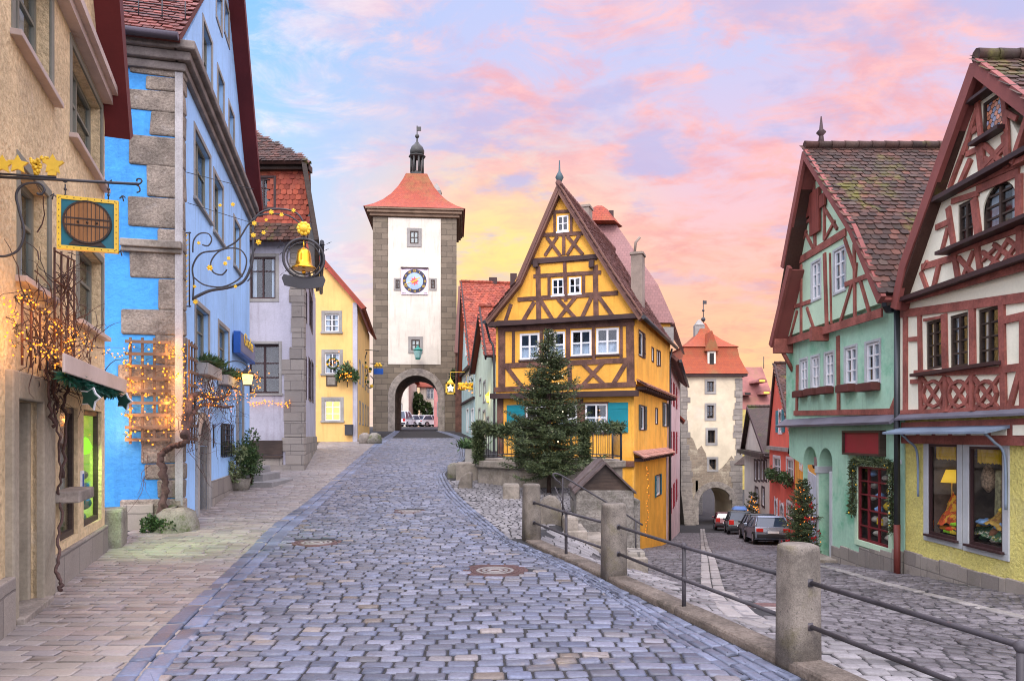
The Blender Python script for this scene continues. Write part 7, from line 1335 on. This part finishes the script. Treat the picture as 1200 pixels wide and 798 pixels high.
# ---- houses further down the lane
fY2 = Fr((15.2, 37.6), (9.6, 21.5)); rY, wY = gable_house('ochre_house', fY2, -5, .9, 3.0, fY2.L/2, 6, M['ochre'], 'ochre yellow strip of a house between the red house and the green arches', M['tile_old'], wins=((937.2, 940.2, 530, 548), (946, 947.5, 552, 570)), wstyle=dict(fw=.07, nx=2, nz=(.5,), depth=.08, surround=(.12, M['white'], .02)))
wY.finish(); b = MB(); f_ = fY2.shift(.03); q0, q1 = f_.px(944, 0)[0], f_.px(960, 0)[0]; b.box(f_, q0, fY2.L, -.02, .03, -4, .4); b.build('pale_timbered_panel', mat('pale_blue_panel', (.5, .58, .68), bump=.1), rY)
M['coral'] = mat('coral_red_plaster', (.74, .15, .10), var=.10, fine=.08, bump=.15, stains=[((.70, .18, .12), .5, .75, .6, .5)])
fH_ = Fr((17.0, 46.2), (15.25, 37.9)); pk = fH_.px(909.5, 428); zeH = fH_.px(926, 512)[1]
rH, wH = gable_house('coral_house', fH_, -5.5, zeH, pk[1], pk[0], 8, M['coral'], 'coral red gabled house with turquoise shutters down the lane', M['tile_old'], tile=(.26, .22), over=.12, barge=M['timberd'],
   wins=((912.5, 916.5, 481, 506, dict(shutters=('lr', .9, M['turq']), arch=.7)), (906.5, 914.5, 536, 557), (922, 929.5, 538, 560), (908, 911, 585, 606, dict(arch=1)), (914.5, 918.5, 590, 612, dict(arch=1)), (922.5, 930, 590, 606)), wstyle=dict(fw=.09, nx=2, nz=(.5,), depth=.1, surround=(.14, M['white'], .03)))
wH.finish(); b = MB(); zz_ = fH_.px(915, 526)[1]; b.box(fH_, 0, fH_.L, 0, .2, zz_-.1, zz_+.12); b.build('string_course', M['greyframe'], rH)
for i, (x0, x1, y) in enumerate(((904, 915, 556), (919.5, 931, 561))):
    q = fH_.px((x0+x1)/2, y); a0, a1 = fH_.px(x0, 0)[0], fH_.px(x1, 0)[0]; rt = thing('flower_box', fH_.pt(q[0], .2, q[1]), ['bushy green flower box on the coral house, the one beside the dark roofs', 'bushy green flower box on the coral house, the one beside the ochre house'][i], 'flower box', 'flower boxes of the coral house'); n = 700; b = MB(); b.box(fH_, a0, a1, .05, .3, q[1]-.15, q[1]+.1); b.build('box', M['timberd'], rt)
    leaves('foliage', [list(fH_.pt(random.uniform(a0-.05, a1+.05), random.uniform(.05, .4), q[1]+random.gauss(0, .14))) for _ in range(n)], [list(fH_.n*random.gauss(.3, .5)+Z*random.gauss(-.1, .6)+fH_.t*random.gauss(0, .5)) for _ in range(n)], .17, .045, M['leaf'], parent=rt)
fJ = Fr((20.6, 62), (17.4, 47.4)); pk = fJ.px(880.5, 478); zeJ = fJ.px(899, 533)[1]
M['tile_moss'] = mat('mossy_dark_tile', (.085, .06, .05), var=.3, fine=.3, bump=.5, brick=dict(c1=(.10, .065, .055), c2=(.065, .05, .042), cm=(.03, .025, .02), ms=.015, w=.22, h=.2, f=.8), stains=[((.10, .12, .03), .52, .66, .5, .8)])
rJ, wJ = gable_house('white_house', fJ, -8, zeJ, pk[1], pk[0], 8, M['whitep'], 'white plastered house under a dark mossy roof at the bottom of the lane', M['tile_moss'], barge=M['timberd'], wins=tuple((x, x+2.6, 540, 562) for x in (884, 888, 892, 896))+((885, 888.5, 572, 590), (893, 896, 572, 592)), wstyle=dict(fw=.1, nx=2, nz=(.5,), depth=.1, surround=(.15, M['timberd'], .03)))
wJ.finish(); b = MB(); zz_ = fJ.px(890, 533)[1]; b.box(fJ, -.2, fJ.L+.2, 0, .6, zz_-.1, zz_+.25); b.build('tiled_ledge', M['tile_moss'], rJ)
tl = thing('teal_house', (21.6, 66, -7), 'narrow teal green building end beside the lower gate', 'house'); f_ = Fr((22.6, 68), (24.6, 66)); W_ = Wall(f_, tl, [(0, -8.5), (f_.L, -8.5), (f_.L, -.6), (0, -.6)], mat('faded_teal_plaster', (.16, .32, .30), bump=.1)); W_.finish(); roof(tl, [f_.pt(-.8, .6, -1.0), f_.pt(f_.L+.5, .6, -1.0), f_.pt(f_.L+.5, -3, 1.6), f_.pt(.6, -3, 1.6)], M['tile_moss'])
# ------------------------------------------------------------------ lower gate tower
fL = Fr((17.42, 72), (23.65, 72)); hL = thing('lower_gate_tower', (20.5, 73, -7.4), 'lower cream gate tower with a red bell shaped roof and weathered arch', 'tower'); LL = fL.L; ztp = fL.px(833, 440)[1]; DT = 6.2; c7 = (780, 380, 3.07)
M['creamold'] = mat('weathered_cream_plaster', (.62, .53, .37), var=.1, fine=.1, bump=.2, stains=[((.66, .60, .50), .5, .75, .5, .5), ((.45, .38, .27), .60, .75, .45, .5)])
w = Wall(fL, hL, [(0, -9), (LL, -9), (LL, ztp), (0, ztp)], M['creamold'], thick=DT); r = fL.rect(818.5, 858, 571, 616); r[2] = -9; w.hole(r, DT+.02, (r[1]-r[0])/2)
for q in ((828.5, 836.5, 447, 459), (828.5, 836.5, 475, 490), (829.5, 838, 504, 519), (831, 839, 538, 550)): w.win(*q, frame=M['brownwood'], fw=.08, nx=2, nz=(.5,), depth=.25, surround=(.24, M['greyframe'], .06))
w.finish([M['creamold']])
b = MB(); rs = random.Random(12); z = -8
while z < ztp-.5:
    h = rs.uniform(.5, .75); 
    for e in (0, 1): wl = rs.uniform(.55, .95) if z > -1 else rs.uniform(.9, 1.3); b.box(fL, *((-.06, wl) if e == 0 else (LL-wl, LL+.06)), -.2, .05+rs.uniform(0, .02), z, min(z+h, ztp-.3)-.02)
    z += h
b.build('corner_stones', M['blockstone'], hL, bevel=.02); ro = (r[1]-r[0])/2; zsp = r[3]-ro; b = MB(); o_ = arc_pts(r[0]-.3, r[1]+.3, zsp, ro+.3, 16)
for p, q in zip(o_[:-1], o_[1:]): b.beam(fL, p, q, .62, -.2, .09, ext=.02)
for a in (r[0]-.3, r[1]+.3): b.box(fL, a-.31, a+.31, -.2, .08, -8, zsp)
b.build('gate_arch', M['stone'], hL, bevel=.03)
b = MB(); rs = random.Random(5)     # bare masonry where the plaster has fallen
pol = [(.6, -2.85)]+[fL.px(x, y) for x, y in ((800, 512), (806, 508), (812, 514), (817, 527), (822, 522), (827, 531), (829, 541), (838, 553), (846, 548), (852, 541), (857, 534), (862, 540), (866, 560))]+[(LL-.6, -2.85)]
b.prism(fL, pol, 0, .03); b.box(fL, .6, r[0]-.05, 0, .03, -8.5, -2.85); b.box(fL, r[1]+.05, LL-.6, 0, .03, -8.5, -2.85); [b.prism(fL, [(p[0], p[1]), (q[0], q[1]), (q[0], -2.85), (p[0], -2.85)], 0, .03) for p, q in zip(o_[:-1], o_[1:])]; b.build('bare_masonry', mat('brown_bare_masonry', (.30, .24, .17), brick=dict(c1=(.34, .27, .19), c2=(.24, .19, .14), cm=(.33, .28, .2), ms=.03, w=.4, h=.24, wob=.2, ws=3, f=.7), bump=.7, bdist=.04, stains=[((.50, .43, .31), .5, .64, .7, .8), ((.14, .12, .09), .56, .7, 1.4, .6)]), hL)
b = MB(); o = .45; b.box(fL, -o, LL+o, -DT-o, o, ztp-.1, ztp+.18); b.build('cornice', M['timberd'], hL)
m_ = mat('orange_bell_roof', (.36, .08, .035), rough=.65, var=.25, vscale=.6, brick=dict(c1=(.42, .09, .03), c2=(.30, .065, .03), cm=(.2, .05, .02), ms=.012, w=.2, h=.18, f=.6), bump=.4, stains=[((.20, .14, .05), .52, .7, .5, .6)])
c = Vector((20.53, 72+DT/2, ztp+.15)); hw = (LL/2+.55)*s2; b = MB(); z1, z2, z3 = fL.px(0, 411)[1]-c.z+.4, 0, 0; zk = 1.8+(510-410)/820*75-c.z; zt_ = 1.8+(510-378)/820*75-c.z
b.lathe(c, [(hw, 0), (hw*.9, zk*.28), (hw*.80, zk*.62), (hw*.755, zk*.97), (hw*.80, zk), (hw*.62, zk+.35), (hw*.40, zk+.95), (hw*.2, zk+1.7), (hw*.06, zt_-.1), (.02, zt_)], 4, 0, False, math.pi/4); b.build('roof', m_, hL)
b = MB(); b.tube([c+Z*zt_, c+Z*(zt_+2.4)], .05, 5); b.ball(c+Z*(zt_+.35), .24); b.ball(c+Z*(zt_+1.3), .14); b.hexa([c+Vector((x, y, zt_+z)) for z in (2.0, 2.35) for (x, y) in ((-.05, -.05), (.35, -.05), (.35, .05), (-.05, .05))]); b.build('finial', M['iron'], hL)
fd = Fr((20.0, 72.0), (21.9, 72.0)); b = MB(); a0 = fd.px(829, 0)[0]; a1 = fd.px(838.5, 0)[0]; b.box(fd, a0, a1, -1.5, .1, ztp+.7, ztp+2.6); dm = b.build('dormer', M['whitep'], hL); b = MB(); b.box(fd, a0+.2, a1-.2, .1, .13, ztp+1.1, ztp+2.3); b.build('window', M['dark'], dm); b = MB(); am_ = (a0+a1)/2; b.prism(fd, [(a0-.3, ztp+2.5), (a1+.3, ztp+2.5), (am_, ztp+4.6)], -2.2, .25); b.build('dormer_roof', m_, dm)
b = MB(); x = (819-600)/820*75; b.box(box_frame((x, 75, 0)), -.5, .5, -.4, .4, c.z+zk-.3, c.z+zk+2.6); b.lathe((x, 75, c.z+zk+2.6), [(.7, 0), (.15, .6)], 4, 0, False, .785); b.build('chimney', M['greyframe'], hL)
f_ = Fr((16.5, 86), (28, 86)); ow = thing('outer_wall', (22, 86, -8), 'dark stone wall seen through the arch of the lower gate tower', 'wall'); W_ = Wall(f_, ow, [(0, -10), (11.5, -10), (11.5, -2.5), (0, -2.5)], M['rubble']); W_.hole([6.9, 9.1, -9, -4.6], .8, 1.1); W_.finish()
st = thing('stone_stairs', (17.9, 70.5, -7.2), 'steep narrow stone stair beside the lower gate arch', 'steps'); b = MB(); f_ = Fr((17.3, 71.9), (18.5, 71.9))
for i in range(16): b.box(f_, .0, 1.15, 0, 1.9-.11*i, -7.5+.235*i, -7.5+.235*(i+1))
b.build('step', M['stone'], st)
# ---- house on the far slope
hh = thing('hillside_house', (46, 130, 5), 'far house with a broad rosy tiled roof and lit attic dormers', 'house'); X_, zz_ = lambda px, Y: (px-600)/820*Y, lambda py, Y: 1.8+(510-py)/820*Y; Yh = 128
m_ = mat('rosy_far_roof', (.27, .105, .09), rough=.7, var=.3, vscale=.25, bump=.2, stains=[((.20, .13, .06), .5, .7, .2, .6)])
roof(hh, [(X_(855, Yh), Yh, zz_(482, Yh)), (X_(912, Yh), Yh, zz_(482, Yh)), (X_(893, 136), 136, zz_(430, 136)), (X_(862, 136), 136, zz_(430, 136))], m_, thick=.3)
for i, (x, y) in enumerate(((893, 445), (898, 459), (876, 460))):
    f_ = Fr((X_(x-5, 128.6), 128.6), (X_(x+5, 128.6), 128.6)); z = zz_(y+3, 128.6); b = MB(); n = 12; b.prism(f_, [(f_.L/2+.95*math.cos(k*math.pi/n), z+.8*math.sin(k*math.pi/n)) for k in range(n+1)], -6, .1); d = b.build('dormer', m_, hh); b = MB(); b.box(f_, f_.L/2-.5, f_.L/2+.5, .1, .2, z+.1, z+.45); b.build('window', M['warmroom'] if i < 2 else M['dark'], d)
f_ = Fr((X_(850, 127.8), 127.8), (X_(915, 127.8), 127.8)); W_ = Wall(f_, hh, [(0, -9), (f_.L, -9), (f_.L, zz_(480, 127.8)), (0, zz_(480, 127.8))], mat('mustard_plaster', (.42, .33, .10), var=.2, bump=.1)); W_.finish(); b = MB(); b.tube([(X_(895, 134), 134, zz_(432, 134)), (X_(895, 134), 134, zz_(418, 134))], .08, 4); b.build('finial', M['iron'], hh)
# ------------------------------------------------------------------ railing with granite bollards
BP = [(2.25, 5.5), (1.28, 8.8), (.33, 11.9)]; pb = None
labs = ['speckled granite bollard, biggest of the railing posts beside the lower lane', 'granite bollard in the middle of the three along the railing', 'pale granite bollard at the top end of the railing by the forecourt']
for i, (x, y) in enumerate(BP):
    if pb is None:
        b = MB(); b.lathe((0, 0, -.12), [(.17, 0), (.166, .5), (.158, 1.02), (.152, 1.055), (.12, 1.068), (.01, 1.07)], 20); b.v = [Vector((max(-.14, min(.14, v.x)), max(-.14, min(.14, v.y)), v.z)) for v in b.v]; pb = b.build('granite_bollard', M['granite']); o = pb
    else: o = pb.copy(); COL.objects.link(o)
    o.location = (x, y, gz(x-.1, y)); o.rotation_euler = (0, 0, R(17)); tag(o, labs[i], 'bollard', 'granite railing bollards')
NP = (2.72, 3.74); FP = (3.55, 1.1)
segs = [(FP, BP[0], [NP]), (BP[0], BP[1], [(1.76, 7.16)]), (BP[1], BP[2], [(.80, 10.35)])]
for i, (p, q, posts) in enumerate(segs):
    rt = thing('iron_railing', ((p[0]+q[0])/2, (p[1]+q[1])/2, 0), ['two bar iron railing running out past the biggest bollard', 'two bar iron railing between the biggest and the middle bollard', 'two bar iron railing between the middle and the top bollard'][i], 'railing', 'iron railings between the bollards'); b = MB()
    d = (Vector((*q, 0))-Vector((*p, 0))).normalized(); A_0 = Vector((*p, 0))+(d*.12 if i else Vector()); B_0 = Vector((*q, 0))-d*.12
    for z in (.67, .335): b.tube([A_0+Z*z, A_0.lerp(B_0, .5)+Z*(z-.012), B_0+Z*z], .0185, 8)
    b.build('rail', M['rail'], rt)
    for (x, y) in posts: b = MB(); b.tube([(x, y, -.05), (x, y, .69)], .022, 8); b.ball((x, y, .67), .036); b.ball((x, y, .335), .032); b.build('post', M['rail'], rt)
    b = MB()
    for e, ok in ((A_0, i > 0), (B_0, True)):
        if ok:
            for z in (.67, .335): b.lathe(e+Z*(z-.03), [(.034, 0), (.034, .06)], 8)
    b.build('collar', M['rail'], rt)
b = MB(); KP = [(3.6, .6)]+BP; rs = random.Random(8)
for p, q in zip(KP[:-1], KP[1:]):
    p, q = Vector((*p, 0)), Vector((*q, 0)); n = max(1, int((q-p).length/1.15)); f = Fr(p.xy, q.xy)
    for k in range(n): a0, a1 = f.L*k/n+.006, f.L*(k+1)/n-.006; h = .06+rs.uniform(-.012, .012); o_ = rs.uniform(-.012, .012); b.box(f, a0, a1, -.13+o_, .14+o_, -.5, h)
tag(b.build('kerb', M['kerbstone'], bevel=.03), kind='structure')
# ------------------------------------------------------------------ parked cars
M['tyre'] = mat('tyre_rubber', (.02, .02, .02), rough=.85, var=.2, bump=.1); M['hub'] = mat('wheel_hub', (.35, .35, .36), rough=.35, metal=.7, bump=0); M['carglass'] = mat('car_glass', (.03, .05, .08), rough=.06, spec=.9, bump=0, var=.1); M['lampred'] = mat('tail_lamp', (.45, .02, .015), rough=.25, bump=0); M['blackpl'] = mat('black_trim', (.025, .025, .028), rough=.55, bump=0)
def car(name, X, Y, head, paint, label, Ln=4.3, Wd=1.7, Ht=1.42, tall=False, rack=None, pitch=None):
    rt = bpy.data.objects.new(name, None); COL.objects.link(rt); tag(rt, label, 'car', 'cars parked down the lane'); h = Wd/2; fr = Fr((0, 0), (0, 1)); b = MB(); gl = .88 if not tall else .95
    # hull: side profile swept across with tumblehome
    side = [(0, .34), (.02, .62), (.10, gl), (Ln*.72, gl-.02), (Ln*.97, gl-.16), (Ln, .62), (Ln-.03, .30), (.05, .24)]
    secs = [(-h, .05), (-h*1.0, .0), (h*1.0, .0), (h, .05)]; n = len(side); vs_ = []
    for xx, ins in ((-h*.93, .07), (-h, .0), (h, .0), (h*.93, .07)):
        for (y, z) in side: cy = Ln/2; vs_.append((xx, y+(ins if y < cy else -ins), z-(.03 if ins and z > .8 else 0)))
    fs = [(s*n+i, s*n+(i+1) % n, (s+1)*n+(i+1) % n, (s+1)*n+i) for s in range(3) for i in range(n)]+[tuple(range(n-1, -1, -1)), tuple(range(3*n, 4*n))]; b.idx(vs_, fs, 0, False)
    bo = b.build('body', paint, rt, bevel=.05); b = MB(); y0, y1 = (.16, Ln*.70); t0, t1 = (.62 if not tall else .30), Ln*.50; wt = h*.76
    lo = [(-h*.95, y0, gl-.02), (h*.95, y0, gl-.02), (h*.95, y1, gl-.02), (-h*.95, y1, gl-.02)]; hi = [(-wt, t0, Ht-.06), (wt, t0, Ht-.06), (wt, t1, Ht-.06), (-wt, t1, Ht-.06)]
    b.hexa([Vector(p) for p in lo+hi]); b.build('cabin', M['carglass'], rt, bevel=.04)
    b = MB(); b.hexa([Vector(p) for p in [(-wt-.03, t0-.05, Ht-.08), (wt+.03, t0-.05, Ht-.08), (wt+.03, t1+.05, Ht-.08), (-wt-.03, t1+.05, Ht-.08), (-wt+.05, t0+.05, Ht), (wt-.05, t0+.05, Ht), (wt-.05, t1-.08, Ht), (-wt+.05, t1-.08, Ht)]])
    L_ = lambda i, f: Vector(lo[i]).lerp(Vector(hi[i]), f)
    for i in range(4): b.tube([L_(i, 0), L_(i, 1.0)], .05, 6)
    for sx_ in (-1, 1): b.tube([(sx_*h*.95, y0+(y1-y0)*.5, gl), (sx_*wt, (t0+t1)/2, Ht-.05)], .035, 5)
    b.build('roof', paint, rt); b = MB(); b.box(Fr((-h*.92, 0), (h*.92, 0)), 0, h*1.84, -.02, .06, .34, .52); b.build('bumper', M['blackpl'], rt, bevel=.03)
    b = MB(); b.box(Fr((-.26, 0), (.26, 0)), 0, .52, .0, .065, .56, .67); b.build('number_plate', M['white'], rt)
    for sx_ in (-1, 1):
        b = MB(); x0 = sx_*h*.74; b.box(Fr((x0-.17, 0), (x0+.17, 0)), 0, .34, -.12, .015, .62 if not tall else .66, .80 if not tall else 1.0); b.build('tail_light', M['lampred'], rt, bevel=.02); b = MB(); b.box(Fr((sx_*(h+.07)-.09, y1-.35), (sx_*(h+.07)+.09, y1-.35)), 0, .18, -.04, .06, gl+.0, gl+.13); b.build('wing_mirror', paint, rt, bevel=.02)
        for yy in (.75, Ln-.85):
            b = MB(); m_ = 14; rr = .31
            for k in range(1): b.tube([(sx_*(h-.20), yy, rr), (sx_*(h+.01), yy, rr)], rr, 18)
            wl = b.build('wheel', M['tyre'], rt); b = MB(); b.tube([(sx_*(h-.02), yy, rr), (sx_*(h+.02), yy, rr)], rr*.6, 14); b.build('rim', M['hub'], wl)
    if rack: b = MB(); b.hexa([Vector(p) for p in [(-wt*.8, t0+.2, Ht+.06), (wt*.8, t0+.2, Ht+.06), (wt*.8, t1+.1, Ht+.06), (-wt*.8, t1+.1, Ht+.06), (-wt*.6, t0+.4, Ht+.36), (wt*.6, t0+.4, Ht+.36), (wt*.6, t1-.2, Ht+.30), (-wt*.6, t1-.2, Ht+.30)]]); b.build('roof_box', rack, rt, bevel=.08)
    z0 = gz(X, Y); z1 = gz(X+math.sin(head)*Ln, Y+math.cos(head)*Ln); rt.location = (X, Y, z0+.01); rt.rotation_euler = (math.atan2(z1-z0, Ln), 0, -head); return rt
sil = mat('silver_grey_paint', (.22, .25, .31), rough=.28, metal=.55, var=.06, bump=0); drk = mat('anthracite_paint', (.05, .055, .06), rough=.25, metal=.3, spec=.6, var=.08, bump=0); dre = mat('dark_maroon_paint', (.10, .025, .03), rough=.25, metal=.3, spec=.6, bump=0)
car('parked_car', (906.5-600)/820*34.5, 34.5, R(10), sil, 'silver hatchback seen from behind, first car of the row beside the small decorated spruce', Wd=1.72, Ht=1.42)
car('parked_car', (895-600)/820*39.2, 39.2, R(11), drk, 'dark grey estate car parked just beyond the silver hatchback', Wd=1.75, Ht=1.5, tall=True)
car('parked_car', (868.5-600)/820*49, 49, R(13), drk, 'black van like car with a blue roof box parked below the white house', Wd=1.75, Ht=1.62, tall=True, rack=mat('blue_roof_box', (.10, .20, .48), rough=.3, bump=0))
car('parked_car', (851-600)/820*56, 56, R(14), dre, 'dark maroon car parked closest to the lower gate arch', Wd=1.7, Ht=1.45, tall=True)
wh_ = mat('white_car_paint', (.7, .7, .72), rough=.3, bump=0)
for i, (x, y, m_, lb) in enumerate(((467.5, 84, wh_, 'white van parked beyond the tower arch, leftmost there'), (476, 88, wh_, 'small white car beyond the tower arch next to the van'), (484, 90, sil, 'silver car in the middle of the row beyond the tower arch'), (491, 88, wh_, 'pale car at the end of the row beyond the tower arch'))): c = car('parked_car', (x-600)/820*y, y, R(60 if i else 10), m_, lb, tall=(i == 0), Ht=1.9 if i == 0 else 1.45); c['group'] = 'cars beyond the gate'
# ------------------------------------------------------------------ small decorated spruce by the arches
TP = (7.62, 18.35, gz(7.62, 18.35)); tr = spruce('christmas_tree', TP, 2.1, .60, 'small spruce with red bows in front of the green arches', dens=.8, z0f=.08, size=.9)
bowm = mat('red_ribbon', (.30, .012, .014), rough=.5, bump=0); pm = None
for k in range(17):
    z = random.uniform(.35, 1.8); rr = .58*(1-z/2.2)+.05; a = random.uniform(math.pi*.75, math.pi*2.0); b = MB()
    if pm is None:
        for s in (-1, 1): b.face([(0, 0, 0), (s*.07, -.01, .04), (s*.085, -.01, -.02), (s*.03, -.01, -.03)]); b.face([(0, -.005, 0), (s*.02, -.02, -.09), (s*.045, -.02, -.085)])
        b.ball((0, -.01, 0), .018, 0, 5); pm = b.build('bow', bowm); o = pm
    else: o = pm.copy(); COL.objects.link(o)
    o.parent = tr; o.location = (rr*math.cos(a), rr*math.sin(a), z); o.rotation_euler = (0, random.gauss(0, .4), a+math.pi/2)
for k in range(26): z = random.uniform(.3, 2.0); rr = .58*(1-z/2.35); a = random.uniform(math.pi*.7, math.pi*2); bulb(tr, Vector(TP)+Vector((rr*math.cos(a), rr*math.sin(a), z)), .7)
gx_ = (871-600)/820*52; TP = (gx_, 52.5, 1.8-(602-510)/820*52.5); TP = (gx_+.9, 52.5, gz(gx_+.9, 52.5)); tr = spruce('christmas_tree', TP, 3.0, .9, 'little spruce with golden lights in front of the white house', dens=.35, size=2.2)
for k in range(50): z = random.uniform(.3, 2.7); rr = .85*(1-z/3.1); a = random.uniform(math.pi*.6, math.pi*2); bulb(tr, Vector(TP)+Vector((rr*math.cos(a), rr*math.sin(a), z)), 2.2)
for m_ in bpy.data.materials:
    if m_.name == 'warm_bulb':
        try: m_.cycles.emission_sampling = 'NONE'
        except Exception: pass
